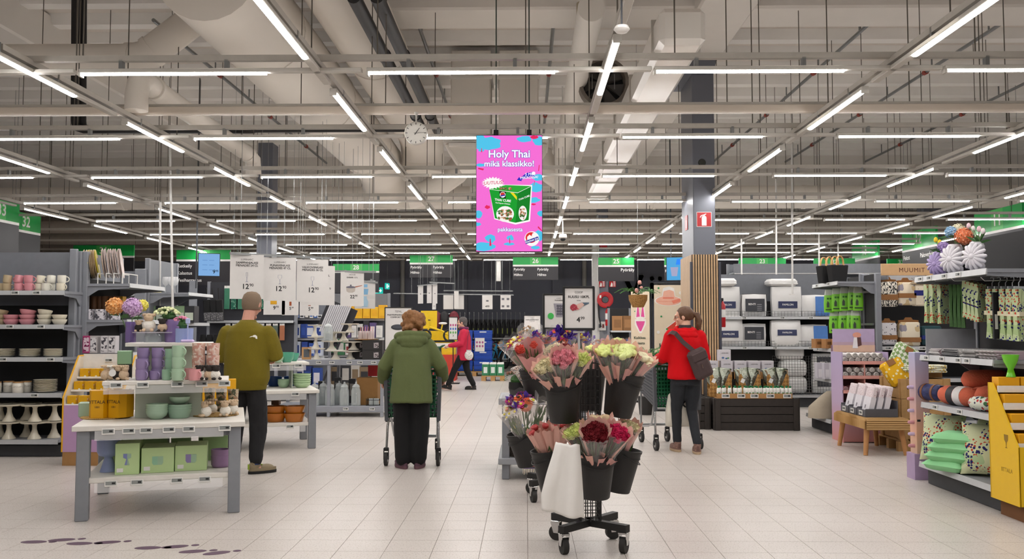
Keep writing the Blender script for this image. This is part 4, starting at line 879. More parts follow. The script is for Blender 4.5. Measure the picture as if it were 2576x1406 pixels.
asg('24',1671,1730,648,25.2,19,36,(('Pyöräily',-.48,.3,.11),));asg('23',1858,1976,649,25.2,17,20);asg('22',2047,2150,650,25.2,17,20,label='green aisle sign numbered twenty-two past the black felt bags')
asg('33',2231,2300,651,25.2,17,20,label='green aisle sign half hidden by sign twelve')
for num,X,ya,yb,zt,wds in (('11',9.33,16.9,18.7,3.77,(('Neulelangat',.0,.12,.15),('Ompelu ja',.0,.4,.15))),('12',9.46,20.75,22.6,3.77,(('Peitot',-.46,.16,.15),('Tyynyt',-.46,.5,.15),('Pakoverhot',.05,.16,.15),('Verhot',.05,.5,.15))),('13',9.4,24,25.9,3.77,(('Kaihtimet',-.1,.2,.16),))):
    aisle_sign(num,Vector((X,(ya+yb)/2,zt)),R(-90),yb-ya,.42,.95,wds)
for num,X,ya,yb in (('32',-10.2,17.5,18.6),('33',-9.6,15.6,16.75)):aisle_sign(num,Vector((X,(ya+yb)/2,3.75)),R(90),yb-ya,.35,.62,(),'green and grey sign seen edge-on at the far end of the tableware row' if num == '32' else 'green sign edge cut off by the picture side')
asg('31',-30,56,608,24,17,20,label='green aisle sign showing above the tableware shelving top')

t=E('information_sign','green board with a white letter i by the duvet shelves','sign',P(1842,716,21));ob('green_board',MB().box((0,0,0),(.36,.05,.36)).me(SGN2),t);Print(t,-.026).text([('i',0,0,.36,dict(bold=.03))],LET)
ob('support_bar',MB().box((-.1,.05,-.12),(1.1,.03,.04)).me(STEEL),t)
t=E('wall_letters','large grey raised letters high on the dark back wall','sign',P(1640,725,35.9))
for s_,x in (('V',-.75),('i',0),('i',.32)):
    vs,fs=text_mb(s_,1.35,.02);ob('letter',MB().add([(a+x,-.03,b) for a,b,_ in vs],fs).add([(a+x,.0,b) for a,b,_ in vs],fs).me(mat('#a5a8ac',.5)),t)

# ================================================================ HANGING PRICE POSTERS
POST=mat('#dcd9d6',.55,var=.03)
def poster_board(name,label,c,rz,w_,h,cat='poster',frame=0,texts=(),pic=None,group=None,base=POST,hang_to=None):
    """c: centre; texts: (string, x, z, size, kw) in units of the width"""
    t=E(name,label,cat,c,rz,group);ob('sheet',MB().box((0,0,0),(w_,.006,h)).me(base),t);pr=Print(t,-.0035)
    if frame:
        f=frame;o=ob('frame',MB().prism([(-w_/2-f*.5,-h/2-f),(w_/2+f*.5,-h/2-f),(w_/2+f,-h/2-f*.5),(w_/2+f,h/2+f*.5),(w_/2+f*.5,h/2+f),(-w_/2-f*.5,h/2+f),(-w_/2-f,h/2+f*.5),(-w_/2-f,-h/2-f*.5)],.004,.02,'y').me(BLACK),t)
        mb=MB()
        for (x,z,sx,sz) in ((0,h/2+f*.45,w_+f*1.6,f*1.0),(0,-h/2-f*.45,w_+f*1.6,f*1.0),(w_/2+f*.45,0,f*1.0,h+f*1.2),(-w_/2-f*.45,0,f*1.0,h+f*1.2)):mb.box((x,-.003,z),(sx,.022,sz),ch=.003)
        ob('frame_rim',mb.me(BLACK),t)
    if texts:pr.text([(s_,x*w_,z*w_,sz*w_,kw) for s_,x,z,sz,kw in texts],INK)
    if pic:pic(pr,w_,t)
    if not frame and cat == 'poster':
        for x in (-w_*.4,w_*.4):ob('hanging_wire',MB().tube([(x,.01,h/2-.01),(x,.01,TOPZ(c[0]+x*math.cos(rz),c[1]+x*math.sin(rz))-c[2])],.0025,4).me(STEEL),t)
    if hang_to:
        for x in (-w_*.3,w_*.3):ob('clip',MB().box((x,0,h/2+.012),(.03,.012,.03)).me(STEEL),t)
    return t
def price(a,b,x,z,s=.2):return [(a,x-.01,z,s,dict(bold=.02,align='RIGHT')),(b,x,z+s*.22,s*.56,dict(bold=.01,align='LEFT'))]
B=dict(bold=.022);N={}
GLS=mat('#8f93a8',.4)
def wglass(kind):
    def f(pr,w_,t):
        k={'flute':(.028,.1),'red':(.06,.1),'white':(.052,.1)}[kind];r_,h=k;z0=-.02
        q=lambda pts:[(x*w_,(z+z0)*w_) for x,z in pts]
        pr.poly([q([(-r_,h+.05),(-r_+.008,h+.05),(-r_*.98+.008,.06),(-.008,0),(-.012,0),(-r_,.06)]),q([(r_,h+.05),(r_,.06),(.012,0),(.008,0),(r_*.98-.008,.06),(r_-.008,h+.05)]),q([(-.008,.01),(.008,.01),(.006,-.12),(.05,-.14),(-.05,-.14),(-.006,-.12)]),q([(-r_,h+.05),(r_,h+.05),(r_,h+.044),(-r_,h+.044)])],GLS)
    return f
YP=lambda px:11.6+(px-580)*.0035
pw=.425;prot=R(17)
for px,py,tx1,tx2,kind,lab in ((621,696,'SAMPPANJALASI','MENADES 24 CL','flute','hanging price poster for a champagne flute, above the man'),(704,702,'PUNAVIINILASI','MENADES 47 CL','red','hanging price poster for a red wine glass, middle of the three'),(786,706,'VALKOVIINILASI','MENADES 36 CL','white','hanging price poster for a white wine glass, last of the three')):
    poster_board('price_poster',lab,P(px,py,YP(px)),prot,pw,.585,texts=[('LUMINARC',0,.53,.075,N),(tx1,0,.43,.092,B),(tx2,0,.345,.092,B)]+price('12','90',.08,-.31,.22),pic=wglass(kind),hang_to=1)
a,b=P(578,637,YP(578)),P(832,650,YP(832))
t=E('poster_rail','thin grey rail carrying the three wine glass posters','rail',(a+b)/2);ob('rail_bar',MB().bar(a-(a+b)/2,b-(a+b)/2,.03,.03).me(STEEL),t)
for f_ in (.1,.9):ob('hanging_wire',MB().tube([a.lerp(b,f_)-(a+b)/2,(a.lerp(b,f_)-(a+b)/2).xy.to_3d()+Vector((0,0,TOPZ(*a.lerp(b,f_).xy)-(a.z+b.z)/2))],.004,4).me(STEEL),t)
poster_board('price_poster','white price poster half hidden behind the white wine poster',P(800,718,13.6),R(15),.5,.6,texts=[('CL',.3,.3,.08,B),('9',.36,-.1,.1,N)])
COPP=mat('#b06a52',.4);POTC=mat('#bdb4ab',.4)
def pan_pic(pr,w_,t):
    q=lambda pts:[(x*w_,z*w_) for x,z in pts]
    pr.poly([q([(.12,.06),(.42,.14),(.43,.17),(.12,.11)])],COPP);pr.poly([q([(-.26,.08),(.14,.08),(.12,-.1),(.02,-.15),(-.16,-.15),(-.24,-.1)])],POTC);pr.poly([q(circ(-.06,.08,.2,.045)),q([(-.1,.12),(-.02,.12),(-.03,.19),(-.09,.19)])],mat('#6d6a78',.4))
poster_board('price_poster','hanging price poster with a copper-handled saucepan',P(886,727,13.8),R(6),.355,.53,texts=[('HOUSE',0,.62,.085,N),('KASARI 1,3 L',0,.50,.085,B)]+price('22','90',.12,-.34,.2),pic=pan_pic,hang_to=1)
BL1,BL2=mat('#7fb2d6',.4),mat('#a9cbe0',.4)
def jug(pr,w_,t):
    q=lambda pts:[(x*w_,z*w_) for x,z in pts];pr.poly([q(rect(-.05,.35,.12,.5)),q([(-.1,.0),(.14,.0),(.17,.28),(-.13,.28)])],BL1);pr.poly([q([(-.14,-.6),(.14,-.6),(.17,-.35),(.08,-.15),(.12,-.08),(-.1,-.08),(-.08,-.15),(-.17,-.35)])],BL2)
poster_board('price_poster','hanging poster with blue carafe and tumblers',P(918,741,14.4),R(4),.33,.45,pic=jug,hang_to=1)
for px0,px1,py,Y in ((826,946,676,13.8),(870,950,703,14.4)):
    a,b=P(px0,py+6*(px0 == 826),Y),P(px1,py+8,Y);t=E('poster_rail','grey rail over the saucepan poster' if px0 == 826 else 'grey rail over the carafe poster','rail',(a+b)/2);ob('rail_bar',MB().bar(a-(a+b)/2,b-(a+b)/2,.03,.03).me(STEEL),t)
    for f_ in (.2,.85):ob('hanging_wire',MB().tube([a.lerp(b,f_)-(a+b)/2,(a.lerp(b,f_)-(a+b)/2).xy.to_3d()+Vector((0,0,TOPZ(*a.lerp(b,f_).xy)-(a.z+b.z)/2))],.004,4).me(STEEL),t)
for j,(px,py,w_,h,p1,p2,c) in enumerate(((690,772,.36,.26,'9','90','#d9a21c'),(730,774,.28,.25,'5','49','#a0522d'),(778,775,.32,.25,'5','99','#a0522d'))):
    def f(pr,w2,t,c=c):pr.poly([rect(-.18*w2 if c == '#d9a21c' else -.05*w2,.12*w2,.12*w2 if c == '#d9a21c' else .08*w2,.36*w2)],mat(c,.4))
    poster_board('price_poster',['low price poster with a yellow picture beside the man','low price poster with a brown picture, middle one','low price poster with a brown picture, end one'][j],P(px,py,15),0,w_,h,texts=price(p1,p2,.08,-.05,.24),pic=f,hang_to=1)

SM=(('white price poster hung low on the far wires, first',1058,741,.14,.48,24),('white twin price poster in the middle of the far wires',1080,739,.13,.50,24),('white twin price poster next to it on the far wires',1094,740,.13,.50,24),('tiny price card under the twin posters',1092,771,.10,.16,24),('blank white poster on the far rail',1128,760,.29,.41,26),('narrow printed poster between the blank posters',1148,754,.13,.5,25.8),('second blank white poster on the far rail',1155,760,.28,.41,26.2),('bicycle price poster on the far rail',1226,760,.30,.41,26),('poster of four small pictures on the far rail',1272,760,.30,.41,26))
for j,(lab,px,py,w_,h,Y) in enumerate(SM):
    tx=[] if 'blank' in lab else ([('499',0,-.42,.26,B)] if 'bicycle' in lab else [])
    def f(pr,w2,t,lab=lab):
        if 'blank' in lab:return
        pr.poly([rect(-.12*w2,.05*w2,.12*w2,.2*w2)] if 'four' not in lab else [rect(x*w2,z*w2,(x+.25)*w2,(z+.2)*w2) for x in (-.38,.1) for z in (.2,-.5)],mat('#6b6b70',.5))
    poster_board('price_poster',lab,P(px,py,Y),0,w_,h,texts=tx if 'four' not in lab else [],pic=f)
for (px0,py0,px1,py1,Y,lab) in ((990,738,1292,742,26.1,'long thin rail over the blank posters'),(1116,731,1290,732,27,'second thin rail over the far posters'),(1050,719,1100,714,23.9,'short tilted rail over the twin posters'),(1080,710,1143,713,24.5,'short level rail near sign twenty-seven')):
    a,b=P(px0,py0,Y),P(px1,py1,Y);t=E('poster_rail',lab,'rail',(a+b)/2);ob('rail_bar',MB().bar(a-(a+b)/2,b-(a+b)/2,.03,.03).me(STEEL),t)
    for f_ in (.15,.85):ob('hanging_wire',MB().tube([a.lerp(b,f_)-(a+b)/2,(a.lerp(b,f_)-(a+b)/2).xy.to_3d()+Vector((0,0,TOPZ(*a.lerp(b,f_).xy)-(a.z+b.z)/2))],.005,4).me(STEEL),t)
def stand_pole(t,h):ob('pole',MB().tube([(0,.02,-h),(0,.02,0)],.014,8).me(BLACK),t);ob('foot',MB().box((0,.02,-h+.012),(.34,.28,.024),ch=.005).me(BLACK),t)
def fry(pr,w_,t):
    q=lambda pts:[(x*w_,z*w_) for x,z in pts];pr.poly([q(circ(-.02,.06,.26,.11))],mat('#2d2f35',.4));pr.poly([q(circ(-.02,.085,.22,.075))],mat('#454850',.4));pr.poly([q([(.22,.1),(.46,.2),(.46,.23),(.2,.14)])],mat('#2d2f35',.4))
c=P(1002,827,13.8);t=poster_board('price_stand','black-framed frying pan price stand behind the woman in green',c,0,.40,.64,'price stand',.014,[('TEFAL',0,.66,.1,N),('PAISTINPANNU 28 CM',0,.53,.085,B),('COMFORT MAX',0,.44,.085,B)]+price('29','90',.1,-.38,.22),fry);stand_pole(t,c.z)
c=P(1140,826,23);t=poster_board('price_stand','narrow black-framed stand with rows of coloured helmets',c,0,.21,.56,'price stand',.018,[('3',0,-.9,.3,B)],lambda pr,w_,t:[pr.poly([circ((-.3+.3*i)*w_,(.4-.45*k)*w_,.1*w_,.16*w_,10) for i in range(3)],mat(['#b5497f','#3c68b5','#5aa04f'][k],.4)) for k in range(3)]);stand_pole(t,c.z)
c=P(1339,818,20);t=poster_board('price_stand','white washer fluid price board beyond the flower signs',c,0,.36,.42,'price stand',.01,[('CAR-3',0,.44,.08,N),('KESÄLASINPESUNEST',0,.33,.085,B),('E -2C, 5L',0,.24,.075,B)],lambda pr,w_,t:pr.poly([[(-.12*w_,-.5*w_),(.12*w_,-.5*w_),(.12*w_,-.12*w_),(-.12*w_,-.12*w_)]],mat('#3f8a6a',.4)));stand_pole(t,c.z)

def posy(pr,w_,t):
    q=lambda pts:[(x*w_,z*w_) for x,z in pts];pr.poly([q([(.0,.0),(.36,.16),(.37,.2),(.1,.2),(-.05,.14)])],mat('#4f6272',.5));pr.poly([q([(-.1,.12),(.12,.2),(.2,.12),(0,-.06),(-.1,-.08)])],mat('#d9b3a6',.5));pr.poly([q(circ(-.18,.03,.13,.12,14,.2))],mat('#a3313f',.5));pr.poly([q(circ(-.22+.06*i,.03+.05*((i*7)% 3-1),.03,.03,8)) for i in range(4)],mat('#c4505c',.5))
c=P(1456,775,7.55);t=poster_board('flower_price_sign','black-framed price sign of a rose bouquet standing over the flowers',c,R(-2),.235,.335,'price sign',.018,[('COOP',0,.56,.1,N),('RUUSU 10KPL',0,.40,.125,B),('KENIA',0,.27,.05,N)]+price('4','99',.06,-.42,.26),posy);ob('pole',MB().tube([(0,.015,-.75),(0,.015,-.17)],.01,8).me(mat('#b9b9b7',.4)),t);ob('mount',MB().box((0,.01,-.2),(.1,.02,.02),ch=.004).me(mat('#b9b9b7',.4)),t)
def wildp(pr,w_,t):
    q=lambda pts:[(x*w_,z*w_) for x,z in pts];pr.poly([q([(-.05,-.22),(.3,-.22),(.4,.3),(-.15,.3)])],mat('#9a97a0',.5));pr.poly([q(circ(.02+.09*(i % 4),-.1+.1*(i//4),.05,.05,9,.3,i)) for i in range(16)],mat('#5d5b66',.5));pr.poly([q(circ(-.26,-.18,.12))],SGN2)
c=P(1402,783,8.3);t=poster_board('flower_price_sign','black-framed price sign half hidden behind the rose sign',c,R(6),.24,.30,'price sign',.015,[('COOP',.05,.5,.06,N),('VUOKRUUSU',.12,.42,.075,B)]+price('7','50',.36,-.38,.22),wildp);ob('pole',MB().tube([(0,.015,-c.z),(0,.015,-.15)],.01,8).me(mat('#b9b9b7',.4)),t)

# ================================================================ SCREEN, CLOCK, SMALL SCREENS
t=E('advertising_screen','tall bright pink advertising screen hanging in the middle','screen',P(1281,486,9.35));sw,sh=.70,1.235
ob('casing',MB().box((0,.05,0),(sw,.09,sh),ch=.006).me(BLACK),t);pr=Print(t,.004,.0015);EM=0.74;_cl=lambda P_:[[(max(-sw/2+.006,min(sw/2-.006,a)),max(-sh/2+.006,min(sh/2-.006,b))) for a,b in p_] for p_ in P_];_po=pr.poly;pr.poly=lambda ps,m,n='screen_picture':_po(_cl(ps),m,n)
em=lambda c:mat(c,emit=EM);u=sw/740
q=lambda pts:[((x-370)*u,(645-y)*u) for x,y in pts];cq=lambda x,y,a,b=None,amp=0,n=20,s=0:[((px_-370)*u,(645-py_)*u) for px_,py_ in circ(x,y,a,b,n,amp,s)]
pr.poly([rect(-sw/2+.006,-sh/2+.006,sw/2-.006,sh/2-.006)],em('#f06bd0'),'screen_picture')
pr.poly([cq(130,90,150,75,.25,24,1),cq(40,40,60,60),cq(540,40,80,32,.3,20,2),cq(700,60,70,50,.3,20,3),cq(60,165,35,14),cq(55,330,55,18,.3),cq(690,470,60,40,.3,20,4),cq(670,580,80,50,.3,20,5),cq(640,720,70,30,.3,20,6),cq(30,880,40,45,.3,20,7),cq(20,990,40,20,.3),cq(720,870,40,30,.3,20,8),cq(160,1150,60,45,.3,20,9),cq(90,1240,130,50,.25,24,10),cq(370,1210,60,16,.3),cq(380,1140,40,30,.5,16,11),cq(690,1120,60,60,.3,20,12),cq(660,1250,50,20,.3)],em('#4fc0e6'),'screen_picture')
pr.poly([cq(650,20,45,20,.3),q([(60,140),(66,140),(70,185),(56,185)]),q([(155,1150),(165,1150),(175,1230),(150,1230)]),q([(690,400),(700,330),(708,330),(700,395)]),q([(640,560),(650,510),(656,510),(646,560)]),q([(690,1010),(740,1060),(740,1070),(685,1030)]),cq(130,800,30,20,.5),cq(640,770,26,10,.4),q([(30,360),(90,370),(80,390),(20,372)]),q([(370,1140),(378,1140),(382,1205),(372,1205)])],em('#e0285c'),'screen_picture')
T1=[('Holy Thai',0,(645-210)*u,118*u,dict(bold=.025)),('mikä klassikko!',0,(645-318)*u,92*u,dict(bold=.025)),('pakkasesta',10*u,(645-1050)*u,64*u,dict(bold=.02))]
pr.text([(a,b,c,d,dict(bold=.06)) for a,b,c,d,e in T1],em('#2b2fb0'),'lettering');pr.text(T1,em('#f4f2fb'))
pr.poly([q([(455,500),(480,465),(490,478),(560,420),(640,408),(655,470),(620,460),(560,475),(505,497),(510,512)])],em('#2a2ab8'),'printed_arrow')
pr.text([('5 MIN',600*u-370*u,(645-435)*u,44*u,dict(bold=.02,shear=.15,rot=R(4))),('MIKROSSA!',590*u-370*u,(645-472)*u,40*u,dict(bold=.02,shear=.15,rot=R(4)))],em('#f4f2fb'));pr.poly([cq(640,425,20)],em('#f4f2fb'))
pr.poly([q([(142,548),(625,548+8),(600,960),(440,995),(205,935)])],em('#f6f4f2'),'picture_cutout')
pr.poly([q([(150,605),(465,645),(440,975),(212,925)])],em('#149a2c'),'picture_carton_front');pr.poly([q([(465,645),(612,572),(585,945),(440,975)])],em('#0d7d23'),'picture_carton_side');pr.poly([q([(150,602),(330,556),(612,568),(465,640)])],em('#2aa536'),'picture_carton_top')
pr.poly([q([(260,622),(335,632),(332,705),(265,700)])],em('#141416'));pr.poly([cq(298,665,32)],em('#f2f0ee'));pr.poly([cq(298,658,24,20)],em('#c8342e'));pr.poly([q([(272,672),(325,662),(327,676),(274,686)])],em('#2b2fa5'))
pr.text([('THAI CUBE',300*u-370*u,(645-728)*u,36*u,dict(bold=.03,rot=R(-6))),('Pad Kapow Chicken',300*u-370*u,(645-762)*u,20*u,dict(bold=.02,rot=R(-6)))],em('#f2f2ee'))
pr.text([('THAI CUBE',536*u-370*u,(645-700)*u,26*u,dict(bold=.03,rot=R(22)))],em('#f2f2ee'))
pr.poly([[*q([(210,895)]),*cq(315,890,105,110,0,22)[0:12],*q([(430,945)])] if 0 else cq(325,880,98,88),cq(520,870,46,82)],em('#f0eeea'),'picture_bowl')
rr=random.Random(3)
for c_,n in (('#c99a76',26),('#8d5a3c',16),('#3f6b34',12)):pr.poly([cq(325+rr.uniform(-72,72),890+rr.uniform(-55,55),rr.uniform(8,20),rr.uniform(6,14),.4,8,i) for i in range(n)]+[cq(520+rr.uniform(-30,30),880+rr.uniform(-55,55),rr.uniform(6,12),rr.uniform(6,14),.4,8,i) for i in range(n//2)]+[cq(330+rr.uniform(-70,70),598+rr.uniform(-14,14),12,6,.4,8,i) for i in range(n//2)],em(c_),'picture_food')
pr.poly([q([(380,640),(420,645),(455,690),(455,725)])],em('#e6d21e'))
pr.poly([[((190+(96 if k % 2 else 128)*math.cos(2*math.pi*k/40)-370)*u,(645-535-(50 if k % 2 else 70)*math.sin(2*math.pi*k/40))*u) for k in range(40)]],em('#f6f4f2'),'printed_burst')
pr.text([('UUTUUS!',(196-370)*u,(645-535)*u,52*u,dict(bold=.01,shear=.2,rot=R(3)))],em('#d23a6a'))
pr.poly([cq(620,1155,82)],em('#f4f2f0'));pr.poly([cq(612,1142,62,60)],em('#d92a2e'));pr.poly([cq(645,1120,26,30,.3,14,3),cq(600,1150,30,34,.3,14,5)],em('#f4f2f0'));pr.poly([q([(543,1180),(690,1130),(698,1165),(552,1215)])],em('#28309a'));pr.text([('Kitchen Joy',(620-370)*u,(645-1173)*u,32*u,dict(bold=.02,rot=R(19)))],em('#f4f2f0'))
for x in (-.14,.21):ob('mount',MB().box((x,.05,sh/2+.03),(.05,.06,.06)).me(BLACK),t);ob('hanging_wire',MB().tube([(x,.05,sh/2+.05),(x,.05,2.9)],.007,6).me(mat('#3c4640',.5)),t)
t=E('wall_clock','round white clock with bar markers hanging from the cable trough','clock',P(1047,336,8.75));rc=.112
ob('clock_case',MB().lathe([(rc,-.03),(rc,.03),(rc-.006,.034),(rc-.006,.028),(0,.028),(0,-.03)],36).me(mat('#cfccc4',.4),50),t,rot=(R(90),0,0));pr=Print(t,-.029)
pr.poly([[(r_*math.sin(a)*1+w_*math.cos(a),r_*math.cos(a)-w_*math.sin(a)) for r_,w_ in ((rc*.74,-.003),(rc*.92,-.003),(rc*.92,.003),(rc*.74,.003))] for a in [k*math.pi/6 for k in range(12)]],INK,'hour_marks')
hand=lambda a,l,w_:[(-.02*math.sin(a)-w_*math.cos(a),-.02*math.cos(a)+w_*math.sin(a)),(l*math.sin(a)-w_*.6*math.cos(a),l*math.cos(a)+w_*.6*math.sin(a)),(l*math.sin(a)+w_*.6*math.cos(a),l*math.cos(a)-w_*.6*math.sin(a)),(-.02*math.sin(a)+w_*math.cos(a),-.02*math.cos(a)-w_*math.sin(a))]
pr.poly([hand(R(36),.062,.004)],INK,'hour_hand');pr.poly([hand(R(86),.085,.002)],mat('#55534f',.5),'minute_hand')
ob('hanger',MB().tube([(0,0,rc-.002),(0,0,rc+.06),(0,0,rc+.1)],[.008,.008,.022],8).me(mat('#c3c0ba',.4)),t)
def small_screen(label,c,rz,w_,h,col,draw,arm=None):
    t=E('small_screen',label,'screen',c,rz);ob('casing',MB().box((0,.03,0),(w_,.05,h),ch=.005).me(BLACK),t);pr=Print(t,.0035,.001);pr.poly([rect(-w_/2+.012,-h/2+.012,w_/2-.012,h/2-.012)],mat(col,emit=.62),'screen_picture');draw(pr);
    ob('mount',MB().box((-.05 if arm else 0,.1,-.05),(.1,.1,.2)).me(BLACK),t)
    ob('pole',MB().tube([(arm or -.12,.14,-h if arm else -.1),(arm or -.12,.14,ZC-c[2])],.016,8).me(DGREY),t)
    return t
small_screen('small blue promotion screen turned aside above the peg wall',P(526,666,16.8),R(22),.40,.44,'#86b6ea',lambda pr:(pr.text([('9',.09,-.13,.1,dict(bold=.02)),('95',.145,-.115,.05,B)],mat('#16202c',emit=.2)),pr.poly([rect(-.12+.12*i,.08-.09*k,-.03+.12*i,.09-.09*k) for i in range(2) for k in range(3)],mat('#5d86b8',emit=.8),'screen_lines')),-.22)
def bucketpic(pr):
    pr.poly([[(.0,.1),(.16,.1),(.13,.24),(.03,.24)]],mat('#2a7be0',emit=.9),'screen_picture');pr.poly([[(-.1,-.18),(.03,-.18),(.06,.04),(-.13,.04)]],mat('#a7a6c4',emit=.7),'screen_picture')
small_screen('small blue promotion screen with bucket picture beside the slatted column',P(1700,676,22),R(-12),.46,.58,'#55b0ea',bucketpic)
t=E('fire_sign','red fire extinguisher sign on the grey column front','sign',P(1771,552,CY1-.002));w_=.228;ob('plate',MB().box((0,-.004,0),(w_,.006,w_)).me(mat('#e9e4e2',.5)),t);pr=Print(t,-.0075);pr.poly([rect(-w_*.47,-w_*.47,w_*.47,w_*.47)],RED);pr.poly([[(-.036,-.095),(.036,-.095),(.036,.03),(.026,.05),(-.026,.05),(-.036,.03)],rect(-.012,.045,.012,.07),[(-.02,.068),(.03,.09),(.034,.08),(.0,.06)],[(-.01,.075),(-.05,.06),(-.066,.03),(-.056,.026),(-.04,.05),(-.01,.062)]],LET)
t=E('fire_sign','red fire extinguisher sign on the column side face','sign',(PX_(1747,CY1)-.003,CY1+.55,ZY(557,CY1+.3)),R(-90));ob('plate',MB().box((0,-.004,0),(.2,.006,.228)).me(RED),t);Print(t,-.0075).poly([[(-.02,-.08),(.025,-.08),(.025,.04),(-.02,.04)]],LET)
# ================================================================ TROLLEYS
TGRN=mat('#0f5a38',.45);TGRY=mat('#4c4f55',.5);TBAR=mat('#b4b6b8',.3,.9)
def trolley(label,loc,rz,side=TGRY,rear=TGRN):
    t=E('shopping_trolley',label,'trolley',loc,rz)
    def lat(a,b,c,d,nu,nv,r_,m,name):
        a,b,c,d=map(Vector,(a,b,c,d));mb=MB()
        for i in range(nu+1):mb.bar(a.lerp(b,i/nu),d.lerp(c,i/nu),r_,r_)
        for j in range(nv+1):mb.bar(a.lerp(d,j/nv),b.lerp(c,j/nv),r_*1.3,r_)
        return ob(name,mb.me(m),t)
    for s in (-1,1):lat((s*.26,.02,.50),(s*.18,.84,.66),(s*.21,.86,.97),(s*.28,0,.97),30,11,.014,side,'side_lattice')
    lat((-.26,.02,.50),(.26,.02,.50),(.28,0,.97),(-.28,0,.97),14,11,.014,rear,'rear_lattice')
    lat((-.18,.84,.66),(.18,.84,.66),(.21,.86,.97),(-.21,.86,.97),10,7,.014,side,'front_lattice')
    lat((-.26,.02,.50),(.26,.02,.50),(.18,.84,.66),(-.18,.84,.66),12,16,.014,side,'basket_floor')
    ob('rim',MB().tube([(-.285,0,.975),(-.215,.87,.975),(.215,.87,.975),(.285,0,.975),(-.285,0,.975)],.016,8).me(rear,60),t)
    ob('child_seat',MB().box((0,.05,.78),(.46,.02,.3),ch=.006).me(rear),t)
    for s in (-1,1):ob('corner_post',MB().bar((s*.27,0,.46),(s*.285,0,.98),.035,.05).me(TGRY),t)
    ob('handle',MB().tube([(-.27,0,.96),(-.275,-.10,1.02),(.275,-.10,1.02),(.27,0,.96)],.015,8).me(rear,60),t)
    for s in (-1,1):
        ob('chrome_leg',MB().tube([(s*.25,.06,.52),(s*.265,.03,.4),(s*.27,0,.17)],.013,8).me(CHROME,60),t)
        ob('lower_frame',MB().tube([(s*.25,.10,.52),(s*.23,.24,.28),(s*.21,.40,.24),(s*.17,.78,.20)],.012,8).me(TBAR,60),t)
        ob('front_strut',MB().tube([(s*.16,.80,.64),(s*.17,.78,.20)],.012,8).me(TBAR,60),t)
    ob('cross_bar',MB().tube([(-.17,.76,.22),(.17,.76,.22)],.012,8).tube([(-.22,.32,.26),(.22,.32,.26)],.012,8).me(TBAR),t)
    wm=MB().tube([(-.016,0,0),(.016,0,0)],.068,20).me(RUBBER,50);hm=MB().tube([(-.018,0,0),(.018,0,0)],.034,14).me(mat('#9a9894',.4),50)
    fk=MB().box((0,.0,.10),(.05,.05,.035),ch=.006).box((-.024,0,.05),(.006,.03,.11)).box((.024,0,.05),(.006,.03,.11)).me(BLACK)
    for x,y in ((-.27,-.02),(.27,-.02),(-.17,.77),(.17,.77)):
        w_=ob('wheel',wm,t,(x,y,.069));ob('hub',hm,w_);ob('fork',fk,t,(x,y,.069))
    return t
g_=PZ(1038,1170,0)
trolley('green and grey shopping trolley pushed by the woman in the olive coat',(g_.x,g_.y-.02,0),R(-1))
pa,pb=PZ(1650,1134,0),PZ(1760,1130,0)
tr=trolley('grey lattice shopping trolley pushed by the woman in the red jacket',((pa.x+pb.x)/2,(pa.y+pb.y)/2+.02,0),math.atan2(pb.y-pa.y,pb.x-pa.x)*.8)
TW=W(tr.location,tr.rotation_euler.z)
trolley('green shopping trolley pushed by the woman in the pink jacket',(-2.0,20.75,0),R(90),mat('#2f6d50',.5))

t=E('tote_bag','cream tote bag with large black and orange letters hanging on the trolley','bag',TW(.02,-.06,.28),tr.rotation_euler.z)
ob('cloth',MB().loft([ell(0,0,0,.17,.05,20,.7),ell(0,-.01,.02,.19,.07,20,.7),ell(.0,0,.2,.18,.07,20,.7),ell(.0,.01,.36,.15,.04,20,.7),ell(0,.02,.42,.09,.02,20)]).me(mat('#d9d3c6',.9,bump=.3),180),t)
pr=Print(t,-.062,.004);pr.text([('ekk',0,.27,.15,dict(bold=.02)),('rink',.0,.10,.15,dict(bold=.02))],INK);pr.poly([circ(-.1,.19,.045,.025,12,.4),circ(-.05,.37,.05,.025,12,.4)],mat('#d9682a',.7))
ob('carry_loop',MB().tube([(-.06,0,.42),(-.05,.02,.60),(.05,.02,.60),(.06,0,.42)],.010,6).me(mat('#d9d3c6',.9)),t)

# ================================================================ PEOPLE
def fuse(mb,vox,sm,mats,amp=0,fq=9,fold=None):
    me=bpy.data.meshes.new('f');me.from_pydata(mb.v,[],mb.f);o=bpy.data.objects.new('f',me);COL.objects.link(o)
    r=o.modifiers.new('r','REMESH');r.mode='VOXEL';r.voxel_size=vox
    s=o.modifiers.new('s','SMOOTH');s.iterations=sm;s.factor=.5
    dg=bpy.context.evaluated_depsgraph_get();out=bpy.data.meshes.new_from_object(o.evaluated_get(dg));bpy.data.objects.remove(o);bpy.data.meshes.remove(me)
    if amp:
        ns=[v.normal.copy() for v in out.vertices]
        for v,n in zip(out.vertices,ns):
            p=v.co;q=noise.noise(Vector((p.x*fq,p.y*fq,p.z*fq*.55)))+.5*noise.noise(Vector((p.x*fq*2.3,p.y*fq*2.3,p.z*fq*1.5+9)))
            if fold:q += fold(p)
            v.co=p+n*amp*q
    out.materials.clear();out.materials.append(mats);out.polygons.foreach_set('use_smooth',[True]*len(out.polygons));return out
SKIN=mat('#d09a80',.55,var=.05)
